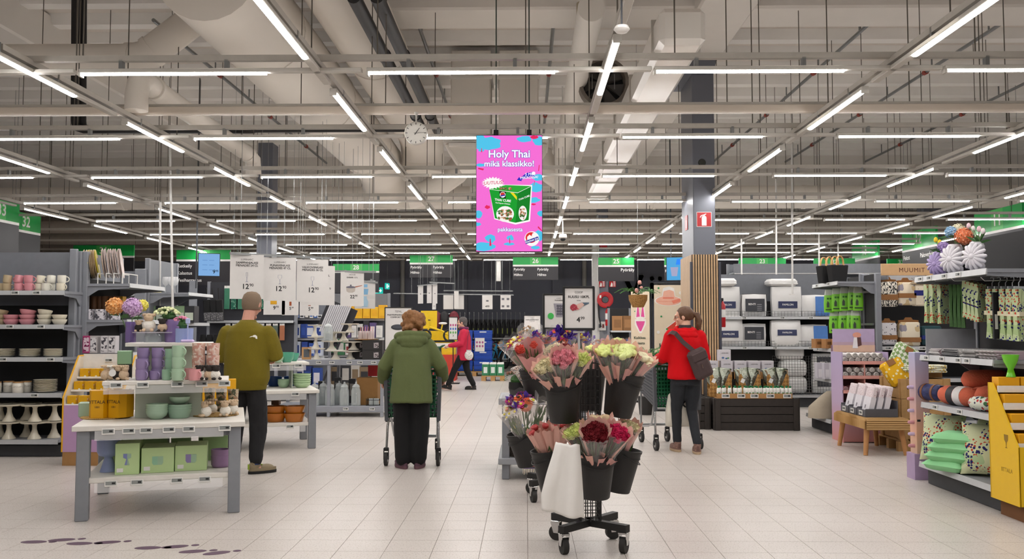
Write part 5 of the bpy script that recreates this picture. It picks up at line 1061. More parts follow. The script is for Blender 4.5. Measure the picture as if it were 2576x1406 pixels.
def hand(mb,wr,d,nrm,thumb):
    d=d.normalized();nrm=(nrm-d*nrm.dot(d)).normalized();lat=d.cross(nrm).normalized()*thumb
    for k in (-1,0,1):mb.limb([wr-d*.02,wr+d*.045+lat*k*.016,wr+d*.085+lat*k*.024],[.024,.019,.016],8)
    for i,L in enumerate((.068,.078,.073,.056)):
        b=wr+d*.085+lat*(.033-.022*i);a1=(d*.8+nrm*.6).normalized();a2=(d*.1+nrm).normalized();a3=(nrm*.7-d*.7).normalized()
        mb.limb([b-d*.02,b+a1*L*.45,b+a1*L*.45+a2*L*.35,b+a1*L*.45+a2*L*.35+a3*L*.3],[.0095,.009,.0085,.008],8)
    b=wr+d*.03+lat*.03;mb.limb([b-lat*.01,b+lat*.022+d*.02,b+lat*.026+d*.045+nrm*.02,b+lat*.014+d*.05+nrm*.045],[.012,.011,.0105,.009],8)
def person(label,loc,rz,J,h_rot=(0,0,0),hs=1.0,skin=SKIN):
    J={k:Vector(v) for k,v in J.items()}
    t=E('person',label,'person',loc,rz);mb=MB();Hc=J['head'];M_=Matrix.Translation(Hc)@ Euler(tuple(R(a) for a in h_rot)).to_matrix().to_4x4()@ Matrix.Scale(hs,4);o=len(mb.v)
    mb.ball((0,-.012,.03),(.077,.096,.088),18,14);mb.ball((0,.022,-.045),(.058,.066,.068),16,12)
    mb.ball((0,.082,-.098),(.024,.02,.018),10,8);mb.limb([(0,.088,.02),(0,.106,-.018)],[.010,.014],8);mb.ball((0,.098,-.026),(.019,.014,.010),8,6)
    mb.ball((0,.083,-.056),(.024,.012,.007),10,6);mb.ball((0,.082,-.067),(.021,.012,.007),10,6);mb.ball((0,.083,.026),(.05,.018,.012),10,6)
    for s in (-1,1):mb.ball((s*.079,-.006,-.008),(.010,.020,.032),10,8);mb.ball((s*.045,.062,-.03),(.02,.02,.02),8,6)
    mb.xf(M_,o)
    nk=J['neck'];mb.limb([nk+Vector((0,-.01,-.04)),(M_ @ Vector((0,-.02,-.06)))],[.062,.055],14)
    pe=J['pel'];mid=pe.lerp(nk,.55)
    mb.loft([ell(pe.x,pe.y,pe.z-.06,.14,.10),ell(pe.x,pe.y,pe.z+.05,.15,.11),ell(mid.x,mid.y,mid.z,.145,.10),ell(nk.x,nk.y,nk.z-.13,.16,.10),ell(nk.x,nk.y,nk.z-.05,.10,.07)])
    for s,q in (('L',-1),('R',1)):
        mb.limb([J['sh'+s],J['el'+s],J['wr'+s]],[.050,.040,.027],12);d=J['wr'+s]-J['el'+s];hd=J.get('hd'+s,d.normalized()*.6+Vector((0,.5,-.1)));hand(mb,J['wr'+s],hd,J.get('hn'+s,Vector((0,.1,-1))),-q)
        mb.limb([J['hip'+s],J['kn'+s],J['an'+s]],[.085,.055,.036],12);f=J.get('ft'+s,Vector((0,1,0))).normalized()
        mb.limb([J['an'+s]+Vector((0,0,-.035))-f*.03,J['an'+s]+Vector((0,0,-.05))+f*.13],[.034,.03],10)
    ob('body',fuse(mb,.0075,2,skin),t)
    ey=MB().ball((0,0,0),.0105,10,8).me([mat('#e8e2dc',.2)],180);ir=MB().ball((0,.008,0),(.006,.006,.006),8,6).me([mat('#3a2a20',.2)],180)
    for s in (-1,1):e_=ob('eye',ey,t,M_ @ Vector((s*.030,.072,.005)));e_.rotation_euler=(0,0,R(h_rot[2]));ob('iris',ir,e_)
    return t,M_,J
def sleeve(mb,J,s,rs,n=14):mb.limb([J['sh'+s]+Vector((0,0,.0)),J['sh'+s].lerp(J['el'+s],.55),J['el'+s],J['el'+s].lerp(J['wr'+s],.5),J['el'+s].lerp(J['wr'+s],.97)],rs,n)
def trousers(t,J,m,rs,zt,hips,amp=.006,hem=.06):
    mb=MB();pe=J['pel'];mb.loft([ell(pe.x,pe.y,pe.z-.13,hips[0],hips[1],18),ell(pe.x,pe.y,pe.z,hips[0]*1.02,hips[1],18),ell(pe.x,pe.y,zt,hips[0]*.9,hips[1]*.9,18)])
    for s in 'LR':
        a,b,c=J['hip'+s],J['kn'+s],J['an'+s];e_=c+Vector((0,0,hem-c.z)) if hem is not None else c
        mb.limb([a,a.lerp(b,.5),b,b.lerp(e_,.5),e_+Vector((0,0,rs[3]*.7))],[rs[0],rs[1],rs[2],(rs[2]+rs[3])/2,rs[3]],14)
    return ob('trousers',fuse(mb,.011,3,m,amp,11),t)
def shoe(t,a,f,m,sole,L=.27,acc=None,tilt=0,name='shoe'):
    """a: ankle on the ground"""
    f=Vector(f).normalized();rz=math.atan2(-f.x,f.y)
    s=ob(name,MB().loft([[(x*wd,y*L-.07,z) for x,y,z in ((math.cos(k),.5+.5*math.sin(k),zz) for k in [2*math.pi*i/16 for i in range(16)])] for wd,zz in ((.046,.022),(.049,.03),(.046,.055))]).ball((0,.10,.052),(.042,.085,.036),14,8).ball((0,-.01,.07),(.038,.062,.055),14,8).tube([(0,-.01,.08),(0,-.012,.115)],.042,14).me(m,60),t,(a[0],a[1],a[2] if len(a)> 2 else 0),rot=(tilt,0,rz))
    ob('sole',MB().loft([[(math.cos(k)*wd,(.5+.5*math.sin(k))*L*1.03-.074,zz) for k in [2*math.pi*i/20 for i in range(20)]] for wd,zz in ((.045,.001),(.050,.012),(.050,.028))]).me(sole,50),s)
    if acc:ob('laces',MB().tube([(-.022,.05,.088),(.022,.06,.086),(-.02,.075,.082),(.02,.085,.078)],.005,5).me(acc),s);ob('heel_tab',MB().box((0,-.07,.07),(.03,.006,.05)).me(acc),s)
    return s

JM=dict(head=(.02,.075,1.655),neck=(0,.0,1.49),shL=(-.20,0,1.365),shR=(.20,0,1.365),elL=(-.275,.02,1.14),elR=(.275,.02,1.15),wrL=(-.14,.25,1.10),wrR=(.14,.25,1.13),pel=(0,0,.93),hipL=(-.09,0,.88),hipR=(.09,0,.88),knL=(-.115,.03,.50),knR=(.115,.03,.50),anL=(-.12,-.02,.09),anR=(.115,-.03,.09),ftL=(-.2,1,0),ftR=(.75,.65,0))
t,M_,J=person('man in an olive sweatshirt and dark trousers seen from behind, head bowed',(-2.755,8.86,0),R(-4),JM,(-24,0,-14),1.06,mat('#cc9480',.55))
mb=MB();mb.loft([ell(0,.0,.835,.185,.14,24),ell(0,0,.87,.205,.155,24),ell(0,.0,.93,.228,.165,24),ell(0,-.005,1.1,.225,.16,24),ell(0,-.01,1.28,.235,.15,24),ell(0,-.01,1.385,.225,.13,24),ell(0,-.005,1.44,.16,.11,24),ell(0,0,1.475,.10,.09,24),ell(0,.01,1.49,.078,.078,24)])
for s in 'LR':sleeve(mb,J,s,[.086,.086,.082,.066,.044])
OLV=mat('#6e610c',.95,var=.12,scale=120,bump=.25)
sw_=ob('sweatshirt',fuse(mb,.011,4,OLV,.009,8),t)
ob('hem_rib',MB().loft([ell(0,0,.815,.188,.145,28),ell(0,0,.825,.196,.15,28),ell(0,0,.875,.204,.155,28)],cap=False).me(OLV,180),t)
ob('collar_rib',MB().loft([ell(0,.01,1.475,.088,.085,24),ell(0,.014,1.50,.076,.078,24),ell(0,.012,1.49,.066,.07,24)],cap=False).me(OLV,180),t)
lg=MB().add([(x*.042,0,z*.042) for x,z in ((-.9,-.15),(-.55,.12),(-.2,.18),(.1,.42),(.5,.42),(.85,.15),(.95,-.5),(.55,-.42),(.45,-.1),(.1,-.12),(-.05,.02),(-.5,-.05))],[tuple(range(12))]).me(mat('#e9e7e0',.6));
ob('chest_logo',lg,t,(.125,-.168,1.335),rot=(R(-12),0,R(10)))
trousers(t,J,mat('#1a1a1d',.9,bump=.2),(.100,.100,.086,.066),.93,(.17,.125),.009,None)
HAIRM=mat('#7d6a58',.9,var=.2,scale=200,bump=.4)
ob('cropped_hair',MB().lathe([(0,.123),(.04,.116),(.068,.092),(.0845,.045),(.086,.0),(.081,-.035),(.074,-.05)],24,c=(0,-.014,0),mi=0,sy=1.2).xf(M_ @ Matrix.Rotation(R(24),4,'X')).me(HAIRM,180),t)
shoe(t,J['anL']*Vector((1,1,0)) if 0 else (J['anL'].x,J['anL'].y),J['ftL'],mat('#8a7c62',.7),BLACK,.28,mat('#a8c83a',.5));shoe(t,(J['anR'].x,J['anR'].y),J['ftR'],mat('#8a7c62',.7),BLACK,.28,mat('#a8c83a',.5))
for s in 'LR':ob('sock',MB().tube([(J['an'+s].x,J['an'+s].y,.09),(J['an'+s].x,J['an'+s].y,.15)],.046,12).me(mat('#22355f',.9)),t)

JG=dict(head=(.0,.17,1.475),neck=(0,.11,1.33),shL=(-.155,.09,1.24),shR=(.155,.09,1.24),elL=(-.285,.10,1.02),elR=(.285,.10,1.03),wrL=(-.325,.24,.885),wrR=(.315,.26,.90),pel=(0,0,.86),hipL=(-.085,0,.82),hipR=(.085,0,.82),knL=(-.085,.03,.46),knR=(.085,.03,.46),anL=(-.075,-.01,.085),anR=(.075,-.01,.085),ftL=(-.5,.9,0),ftR=(.2,1,0),hdL=(0,.5,-.6),hdR=(0,.8,-.3),hnL=(1,0,0),hnR=(-1,0,0))
gp=PZ(1035,1176,0)
t,M_,J=person('woman in an olive green coat with curly hair leaning on her trolley',(gp.x,gp.y-.04,0),R(2),JG,(-12,0,-18),.98)
mb=MB();mb.loft([ell(0,-.02,.655,.215,.165,24,tilt=-.1),ell(0,-.02,.68,.222,.17,24),ell(0,0,.82,.212,.165,24),ell(0,.02,1.0,.195,.155,24),ell(0,.05,1.16,.19,.145,24),ell(0,.08,1.27,.165,.12,24),ell(0,.10,1.33,.10,.09,24)])
for s in 'LR':sleeve(mb,J,s,[.085,.080,.076,.070,.055])
GCT=mat('#596339',.85,var=.08,scale=90,bump=.1)
ob('coat',fuse(mb,.011,4,GCT,.007,8),t)
mb=MB();mb.ball((0,.015,1.295),(.165,.085,.075),20,12);mb.tube([(.155*math.cos(a),.10+.11*math.sin(a),1.325+.03*math.sin(-a)) for a in [math.pi*2*i/20 for i in range(21)]],.042,10,cap=False);mb.ball((0,-.02,1.25),(.12,.05,.06),14,10)
ob('hood',fuse(mb,.01,4,GCT,.006,12),t)
mb=MB();mb.ball((0,.0,.02),(.112,.12,.115),20,14);
rr=random.Random(5)
for i in range(46):
    a,z=rr.uniform(0,6.28),rr.uniform(-.09,.09);q=.107*math.sqrt(max(.2,1-(z/.15)**2))
    if math.sin(a)> .75 and z < .06:continue
    mb.ball((q*math.cos(a),q*1.02*math.sin(a)-.006,z+.005),rr.uniform(.026,.038),8,6)
ob('curly_hair',fuse(mb.xf(M_),.008,2,mat('#8a5f38',.7,var=.35,scale=45,bump=.5),.006,40),t)
trousers(t,J,mat('#0e0e10',.95),(.118,.108,.098,.086),.92,(.185,.14),.005,.045)
for s in 'LR':shoe(t,(J['an'+s].x,J['an'+s].y),J['ft'+s],mat('#5b3f4d',.7),mat('#6a4a52',.7),.25)

JR=dict(head=(0,.05,1.545),neck=(0,.0,1.41),shL=(-.165,0,1.325),shR=(.165,0,1.325),elL=(-.235,.06,1.09),elR=(.235,-.01,1.08),wrL=(-.235,.31,1.035),wrR=(.20,.22,1.01),pel=(0,0,.90),hipL=(-.085,0,.86),hipR=(.085,0,.86),knL=(-.08,.09,.48),knR=(.085,.03,.47),anL=(-.07,.10,.085),anR=(.075,-.13,.085),ftL=(0,1,0),ftR=(.3,1,0))
rp=PZ(1727,1138,0)
t,M_,J=person('woman in a red jacket with ponytail and glasses pushing a trolley',(rp.x,rp.y,0),R(13),JR,(-4,0,62),1.0,mat('#d8a58c',.55))
REDJ=mat('#cc0a14',.85,var=.06,scale=60,spec=.2)
mb=MB();mb.loft([ell(0,0,.835,.215,.165,24),ell(0,0,.86,.22,.17,24),ell(0,0,1.0,.205,.155,24),ell(0,-.0,1.15,.205,.15,24),ell(0,-.005,1.27,.20,.135,24),ell(0,-.005,1.36,.145,.11,24),ell(0,0,1.42,.085,.085,24)])
for s in 'LR':sleeve(mb,J,s,[.088,.080,.074,.068,.05])
ob('jacket',fuse(mb,.011,4,REDJ,.008,8),t)
mb=MB();mb.ball((0,-.075,1.335),(.125,.06,.06),18,10);mb.tube([(.105*math.cos(a),.0+.095*math.sin(a),1.40+.025*math.sin(a)) for a in [2*math.pi*i/20 for i in range(21)]],.028,10,cap=False)
ob('hood',fuse(mb,.009,3,REDJ,.006,12),t);ob('inner_collar',MB().loft([ell(0,.0,1.40,.075,.075,20),ell(0,.004,1.455,.07,.072,20)],cap=False).me(mat('#3a3436',.9),180),t)
HB=mat('#5a3c26',.55,var=.3,scale=60,bump=.2)
mb=MB();mb.ball((0,-.02,.035),(.088,.104,.094),20,14);mb.ball((0,-.09,.01),(.05,.04,.05),12,8)
for v_ in range(len(mb.v)):
    x,y,z=mb.v[v_]
    if y > .045:mb.v[v_]=(x,.045+(y-.045)*.35 if z < .06 else y,max(z,.045))
ob('hair',fuse(mb.xf(M_),.008,2,HB,.003,40),t)
q=MB();q.limb([(0,-.105,.03),(0,-.155,.02),(0,-.175,-.05),(.0,-.165,-.125),(0,-.15,-.16)],[.024,.036,.038,.032,.014],12);ob('ponytail',fuse(q.xf(M_),.008,2,HB,.006,40),t)
gl=MB()
for s in (-1,1):gl.tube([(s*.032+.024*math.cos(a),.094,.004+.02*math.sin(a)) for a in [2*math.pi*i/14 for i in range(15)]],.0022,5,cap=False).tube([(s*.056,.092,.006),(s*.078,.0,.004)],.0022,5)
ob('glasses',gl.tube([(-.008,.096,.008),(.008,.096,.008)],.002,5).xf(M_).me(mat('#6b5a4a',.3)),t)
trousers(t,J,mat('#1f2228',.85,var=.2,scale=40),(.100,.088,.062,.048),.98,(.175,.135),.005,None)
for s in 'LR':shoe(t,(J['an'+s].x,J['an'+s].y),J['ft'+s],mat('#7d5f55',.75),mat('#b9a183',.7),.255,mat('#6a4d46',.8))
bagc=Vector((.085,-.215,1.02));BRN=mat('#4a3a3a',.85,var=.1,scale=60)
bg=E('shoulder_bag','dark brown crossbody bag on the back of the woman in red','bag',t.matrix_basis @ bagc,t.rotation_euler.z,rot=(0,R(-22),t.rotation_euler.z))
mb=MB();mb.box((0,0,0),(.22,.10,.34),ch=.03);mb.box((0,-.05,-.05),(.17,.05,.2),ch=.02);ob('pouch',fuse(mb,.01,4,BRN,.005,14),bg)
ob('zip',MB().box((-.02,-.082,-.02),(.008,.006,.05)).me(CHROME),bg);ob('flap',MB().box((0,-.06,.09),(.19,.03,.10),ch=.012).me(BRN),bg)
sb=[(-.155,.14,.30),(-.165,.20,.38),(-.165,.16,.43),(-.155,.09,.445),(-.13,.04,.42),(-.09,.03,.30),(-.02,.0,.16)]
ob('strap',MB().loft([[(x+a*.022,y-.0+b*.004,z+a*.012) for a,b in ((-1,-1),(1,-1),(1,1),(-1,1))] for x,y,z in sb[2:]]).me(BRN),bg)

JP=dict(head=(0,.06,1.545),neck=(0,.02,1.41),shL=(-.16,.0,1.32),shR=(.16,0,1.32),elL=(-.22,.05,1.06),elR=(.22,.05,1.06),wrL=(-.2,.33,1.02),wrR=(.2,.33,1.02),pel=(0,0,.88),hipL=(-.085,0,.84),hipR=(.085,0,.84),knL=(-.08,.22,.47),knR=(.08,-.05,.46),anL=(-.08,.36,.10),anR=(.08,-.20,.09),ftL=(0,1,0),ftR=(0,1,0))
pp=PZ(1163,979,0)
t,M_,J=person('woman in a bright pink jacket walking with a green trolley',(pp.x+.06,20.75,0),R(90),JP,(-6,0,0),1.0,mat('#d8a58c',.55))
PKJ=mat('#c2183f',.75)
mb=MB();mb.loft([ell(0,0,.68,.205,.17,20),ell(0,0,.72,.21,.175,20),ell(0,0,1.0,.20,.165,20),ell(0,0,1.2,.20,.15,20),ell(0,0,1.34,.15,.11,20),ell(0,.01,1.41,.085,.085,20)])
for s in 'LR':sleeve(mb,J,s,[.085,.078,.072,.064,.05])
ob('jacket',fuse(mb,.014,3,PKJ,.008,8),t);ob('scarf',MB().tube([(.085*math.cos(a),.015+.085*math.sin(a),1.415) for a in [2*math.pi*i/16 for i in range(17)]],.035,8,cap=False).me(mat('#6b2f55',.9),180),t)
mb=MB();mb.ball((0,-.03,.035),(.092,.105,.098),16,12);mb.ball((0,-.07,-.05),(.075,.05,.06),12,8);ob('grey_hair',fuse(mb.xf(M_),.01,2,mat('#55504f',.8,var=.2,scale=50),.004,40),t)
trousers(t,J,mat('#121214',.9),(.105,.095,.075,.062),.95,(.18,.14),.005,None)
for s in 'LR':shoe(t,(J['an'+s].x,J['an'+s].y,0 if s == 'R' else .02),J['ft'+s],mat('#1d1b1b',.7),mat('#2a2726',.7),.26,tilt=0 if s == 'R' else R(14))
bg=E('handbag','small silver chequered handbag at the pink jacket hip','bag',t.matrix_basis @ Vector((-.24,-.12,.80)));mb=MB().ball((0,0,0),(.10,.05,.11),16,10);ob('pouch',mb.me(spots('#d9d6d0',[(45,.3,'#6b6662',2)],.4),180),bg);ob('clasp',MB().box((0,0,.11),(.12,.03,.02),ch=.005).me(CHROME),bg)
ob('strap',MB().tube([(-.05,0,.11),(-.03,.05,.4),(.0,.12,.55)],.006,5).tube([(.05,0,.11),(.03,.05,.4),(0,.12,.55)],.006,5).me(mat('#6b2f45',.7)),bg)
# ================================================================ FLOWER RACKS
BPL=mat('#1e1d1d',.55,bump=.1,scale=200)
def caster(t,p,rz):
    c=ob('caster',MB().box((0,0,.125),(.06,.06,.012),ch=.003).prism([(-.035,.12),(.03,.12),(.02,.05),(-.012,.05)],-.026,-.022,'x').prism([(-.035,.12),(.03,.12),(.02,.05),(-.012,.05)],.022,.026,'x').me(CHROME),t,p,rz)
    ob('wheel',MB().tube([(-.018,0,0),(.018,0,0)],.05,20).me(RUBBER,50),c,(0,0,.05));return c
def flower_rack(label,c,rz,h=1.22):
    t=E('flower_rack',label,'rack',c,rz);L_=.30
    for a in (0,1):
        v=Vector((math.cos(a*math.pi/2+math.pi/4),math.sin(a*math.pi/2+math.pi/4),0));ob('base_bar',MB().bar(-v*L_+Vector((0,0,.155+.0*a)),v*L_+Vector((0,0,.155)),.045,.045).me(BPL),t)
    for k in range(4):
        a=k*math.pi/2+math.pi/4;caster(t,(math.cos(a)*.27,math.sin(a)*.27,0),a+1+.8*k)
    mb=MB();w_=.065
    for i in range(5):
        x=-w_+w_*.5*i
        for p in ((x,-w_),(x,w_),(-w_,x),(w_,x)):mb.bar((*p,.17),(*p,h),.006,.006)
    for x in (-w_,w_):
        for y in (-w_,w_):mb.bar((x,y,.17),(x,y,h),.011,.011)
    z=.2
    while z < h:
        for p,q in (((-w_,-w_),(w_,-w_)),((w_,-w_),(w_,w_)),((w_,w_),(-w_,w_)),((-w_,w_),(-w_,-w_))):mb.bar((*p,z),(*q,z),.005,.005)
        z += .045
    ob('wire_grid_mast',mb.me(BPL),t);return t
FA,FB=Vector((.412,5.95,0)),Vector((.245,7.62,0))
flower_rack('front black wheeled flower rack of buckets, bag roll on its side',FA,R(5));flower_rack('rear black wheeled flower rack behind the front one',FB,R(2))
def bucket():
    t=E('flower_bucket','x','bucket');h=.285
    ob('bucket_body',MB().lathe([(0,0),(.085,0),(.09,.006),(.117,h-.05),(.119,h-.05),(.122,h-.02),(.127,h-.015),(.127,h),(.119,h),(.112,h-.06),(.085,.01),(0,.01)],28).me(BPL,45),t)
    ob('rim_ridge',MB().lathe([(.119,h-.055),(.123,h-.05),(.119,h-.045)],28).me(BPL,180),t)
    ob('handle',MB().tube([(.125*math.cos(a),.125*math.sin(a)*-1,h-.03-.055*math.sin(a)) for a in [math.pi*i/16 for i in range(17)]],.0035,6).me(BPL),t);return t
def put_bucket(c,ang,tilt,label):
    """leaning outward from the mast, toward the angle ang"""
    ax=Vector((-math.sin(ang),math.cos(ang),0));e=Matrix.Rotation(tilt,4,ax)@ Matrix.Rotation(ang+math.pi/2,4,'Z')
    return place('bucket',bucket,c,label,rot=e.to_euler(),group='flower buckets')
BK={}
def bkt(key,px,py_top,Y,ang,tilt,label):
    p=P(px,py_top,Y);p.z -= .285;put_bucket(p,R(ang),R(tilt),label);BK[key]=p+Vector((0,0,.20));return p
bkt('A1',1418,946,5.70,-110,5,'black bucket upper front on the front rack with pink and cream bouquets')
bkt('A2',1552,934,5.84,-20,12,'black bucket upper aisle side of the front rack with pale rose bouquets')
bkt('A3',1497,1135,5.66,-80,4,'black bucket lower front on the front rack, red and pink carnations')
bkt('A4',1549,1125,5.99,-5,10,'black bucket partly hidden behind the lower front one')
bkt('A5',1480,930,6.24,90,5,'black bucket at the back of the front rack mast')
bkt('B1',1353,924,7.50,-150,8,'black bucket upper on the rear rack behind the pink paper bouquet')
bkt('B2',1330,1083,7.55,-160,14,'black bucket low on the rear rack leaning outward')
bkt('B3',1393,1128,6.19,200,8,'black bucket low on the front rack beside the bag roll')
bkt('B4',1425,905,7.95,30,5,'black bucket upper far side of the rear rack')

def petal_disc(n,r,w_,up=.1,rings=1,cone=.25):
    mb=MB()
    for g in range(rings):
        for i in range(n):
            a=2*math.pi*(i+.5*g)/n;rr_=r*(1-.28*g);c,s_=math.cos(a),math.sin(a);z=.008*g
            mb.add([(cone*r*c,cone*r*s_,z),(rr_*.7*c-w_*s_,rr_*.7*s_+w_*c,z+up*rr_*.5),(rr_*c,rr_*s_,z+up*rr_),(rr_*.7*c+w_*s_,rr_*.7*s_-w_*c,z+up*rr_*.5)],[(0,1,2,3)])
    return mb
_BL={}
def blossom(kind,c):
    k=(kind,c)
    if k in _BL:return _BL[k]
    if kind == 'carnation':
        mb=MB()
        for g in range(4):
            for i in range(9-g):
                a=2*math.pi*(i+.4*g)/(9-g);ca,sa=math.cos(a),math.sin(a);q=.030-.006*g;z=-.008+.009*g;wv=.012
                mb.add([(.004*ca,.004*sa,z-.01),(q*ca-wv*sa,q*sa+wv*ca,z+.012),(q*1.05*ca-.3*wv*sa,q*1.05*sa+.3*wv*ca,z+.004),(q*1.08*ca+.3*wv*sa,q*1.08*sa-.3*wv*ca,z+.015),(q*ca+wv*sa,q*sa-wv*ca,z+.008)],[(0,1,2,3,4)])
        m=mb.ball((0,0,-.004),(.020,.020,.022),8,6).me(mat(c,.75,var=.2,scale=60))
    elif kind == 'rose':
        mb=MB().lathe([(0,-.02),(.016,-.016),(.026,.0),(.027,.012),(.022,.02),(.018,.012),(.012,.022),(.006,.014),(0,.02)],9,wob=lambda a,z:1+.12*math.sin(3*a+z*300));m=mb.me(mat(c,.7,var=.15,scale=50),180)
    elif kind == 'daisy':m=petal_disc(14,.035,.006,.15,2).ball((0,0,.012),(.011,.011,.008),8,5,mi=1).me([mat(c,.7),mat('#d9c84a' if c != '#e2641c' else '#3a2a1a',.8)])
    elif kind == 'gerbera':m=petal_disc(20,.045,.006,.12,2).ball((0,0,.012),(.014,.014,.008),8,5,mi=1).me([mat(c,.65),mat('#4a3a22',.9)])
    elif kind == 'iris':
        mb=MB()
        for i in range(6):
            a=i*math.pi/3;ca,sa=math.cos(a),math.sin(a);up=.05 if i % 2 else -.018
            mb.add([(0,0,0),(.022*ca-.014*sa,.022*sa+.014*ca,up*.6+.012),(.05*ca if not i % 2 else .02*ca,.05*sa if not i % 2 else .02*sa,up+.008),(.022*ca+.014*sa,.022*sa-.014*ca,up*.6+.012)],[(0,1,2,3)])
        m=mb.me(mat(c,.6,var=.2,scale=60))
    else:
        mb=MB();rr=random.Random(4)
        for i in range(16):mb.ball((rr.uniform(-.03,.03),rr.uniform(-.03,.03),rr.uniform(-.03,.03)),.008,5,4)
        m=mb.me(mat(c,.8,var=.3,scale=60))
    _BL[k]=m;return m
FOL=mat('#55703f',.65,var=.3,scale=50);PAPER=mat('#e3b1a2',.75,var=.06,scale=6);PAPER2=mat('#d8a39c',.75,var=.05,scale=6)
def bouquet(label,foot,head,r,kinds,wrap='paper',n=12,seed=0,wm=None,paper_cover=.55,dom=.5,open_=1.0,face=None):
    """stems rise from foot to the head; wrap is a cone of paper or clear film; kinds: (kind, colour)"""
    foot,head=Vector(foot),Vector(head);ax=head-foot;L_=ax.length;Q=ax.to_track_quat('Z','Y').to_matrix().to_4x4();rr=random.Random(seed)
    t=E('bouquet',label,'bouquet',foot);t.rotation_euler=Q.to_euler()

    loc=Q.to_3x3().inverted()@ Vector((-.1,-1,.15));a_front=math.atan2(loc.y,loc.x)
    mb=MB();m=5
    for i in range(7):
        a=2*math.pi*i/7;q=r*.45;mb.tube([(.012*math.cos(a),.012*math.sin(a),0),(q*math.cos(a)*.6,q*math.sin(a)*.6,L_*.6),(q*math.cos(a),q*math.sin(a),L_*.93)],.0035,5)
    for i in range(16):
        a=rr.uniform(0,6.28);q=r*rr.uniform(.35,.8);z=L_*rr.uniform(.55,.9);c,s_=math.cos(a),math.sin(a);l=rr.uniform(.04,.08)
        mb.add([(q*.5*c,q*.5*s_,z-l),(q*c-.012*s_,q*s_+.012*c,z-.2*l),(q*1.1*c,q*1.1*s_,z+.5*l),(q*c+.012*s_,q*s_-.012*c,z-.2*l)],[(0,1,2,3)])
    ob('stems',mb.me([FOL]),t)
    g=math.pi*(3-5**.5)
    for i in range(n):
        k,c=kinds[i % len(kinds)] if not callable(kinds) else kinds(i);q=r*.86*math.sqrt((i+.5)/n);a=g*i+seed;z=L_+dom*r*.55*(1-(q/r)**2)+rr.uniform(-.01,.01)
        o=ob('blossom',blossom(k,c),t,(q*math.cos(a),q*math.sin(a),z));s_=rr.uniform(.85,1.15)*max(.55,min(1.25,r/.075));o.scale=(s_,s_,s_);o.rotation_euler=(-.7*q/r*math.sin(a)+rr.uniform(-.2,.2),.7*q/r*math.cos(a)+rr.uniform(-.2,.2),a)
    def cone(a0,a1,z0,z1,r0,r1,ns,zig=0,m_=None,nm='wrap'):
        mb=MB();V=[];K=4
        for j in range(K+1):
            f=j/K
            for i in range(ns+1):
                a=a0+(a1-a0)*i/ns;q=r0+(r1-r0)*f**1.15+.006*math.sin(9*a+3*f+seed);z=z0+(z1-z0)*f
                if j == K:z += zig*(1 if i % 2 else -.6)*1.0+.03*noise.noise(Vector((a*1.5,seed,1)))
                V.append((q*math.cos(a),q*math.sin(a),z))
        mb.add(V,[(j*(ns+1)+i,j*(ns+1)+i+1,(j+1)*(ns+1)+i+1,(j+1)*(ns+1)+i) for j in range(K) for i in range(ns)])
        return ob(nm,mb.me(m_ or PAPER,60),t)
    if wrap == 'paper':
        cone(a_front+.9,a_front+2*math.pi-.9,L_*.35,L_*1.12*open_,.02,r*1.22,20,.012,wm or PAPER,'paper_wrap')
        cone(a_front-1.0,a_front-.15,L_*.30,L_*(paper_cover+.30),.026,r*1.12,6,.0,wm or PAPER,'paper_fold');cone(a_front+.25,a_front+1.0,L_*.30,L_*(paper_cover+.26),.026,r*1.12,6,.0,PAPER2,'paper_fold')
        cone(a_front-1.2,a_front+1.2,L_*.32,L_*1.05,.028,r*1.26,14,.008,CELLO,'clear_film')
    elif wrap == 'full':
        cone(0,2*math.pi,L_*.2,L_*1.05,.02,r*1.15,24,.01,wm or PAPER,'paper_wrap')
    else:
        cone(0,2*math.pi,L_*.25,L_*1.12,.02,r*1.3,24,.014,CELLO,'clear_film')
    return t
PALE,LIME,PINK,DRED,MAG,CREAMF,PEACH='#e6e2a8','#d7e08a','#e08f9c','#7a0d1c','#d2245f','#e8dfb9','#dcc39b'
def bq(label,bk,px,py,Y,r,kinds,**kw):return bouquet(label,BK[bk]+Vector((0,0,-.10)),P(px,py,Y),r,kinds,**kw)

bq('pale yellow carnations in peach paper, outer side of the upper front bucket','A1',1372,926,5.59,.072,[('carnation',CREAMF)],seed=1)
bq('pink carnations in peach paper in the middle of the upper front bucket','A1',1418,905,5.50,.075,[('carnation','#e597a2')],seed=2,paper_cover=.5)
bq('lime green carnations in the upper front bucket, next to the mast','A1',1457,905,5.59,.066,[('carnation',LIME)],seed=3,paper_cover=.45)
bq('dark red carnations at the back of the upper front bucket','A1',1424,882,5.76,.06,[('carnation',DRED)],seed=4)
bq('cream carnations at the back of the upper front bucket','A1',1395,884,5.84,.06,[('carnation',CREAMF)],seed=5)

bq('pale lime roses in peach paper, inner side of the aisle bucket','A2',1527,886,5.69,.07,[('rose',LIME)],seed=6,n=14)
bq('pale lime roses in peach paper, middle of the aisle bucket','A2',1570,888,5.66,.075,[('rose','#dde59a')],seed=7,n=14)
bq('pale roses in peach paper leaning out over the trolley','A2',1618,905,5.74,.07,[('rose',CREAMF)],seed=8,n=12,paper_cover=.8)
bq('lime roses at the back of the aisle bucket','A2',1555,872,6.04,.07,[('rose',LIME)],seed=9,n=12)
bq('pale green roses behind the mast top','A5',1490,882,6.26,.06,[('rose',LIME)],seed=10,n=10)

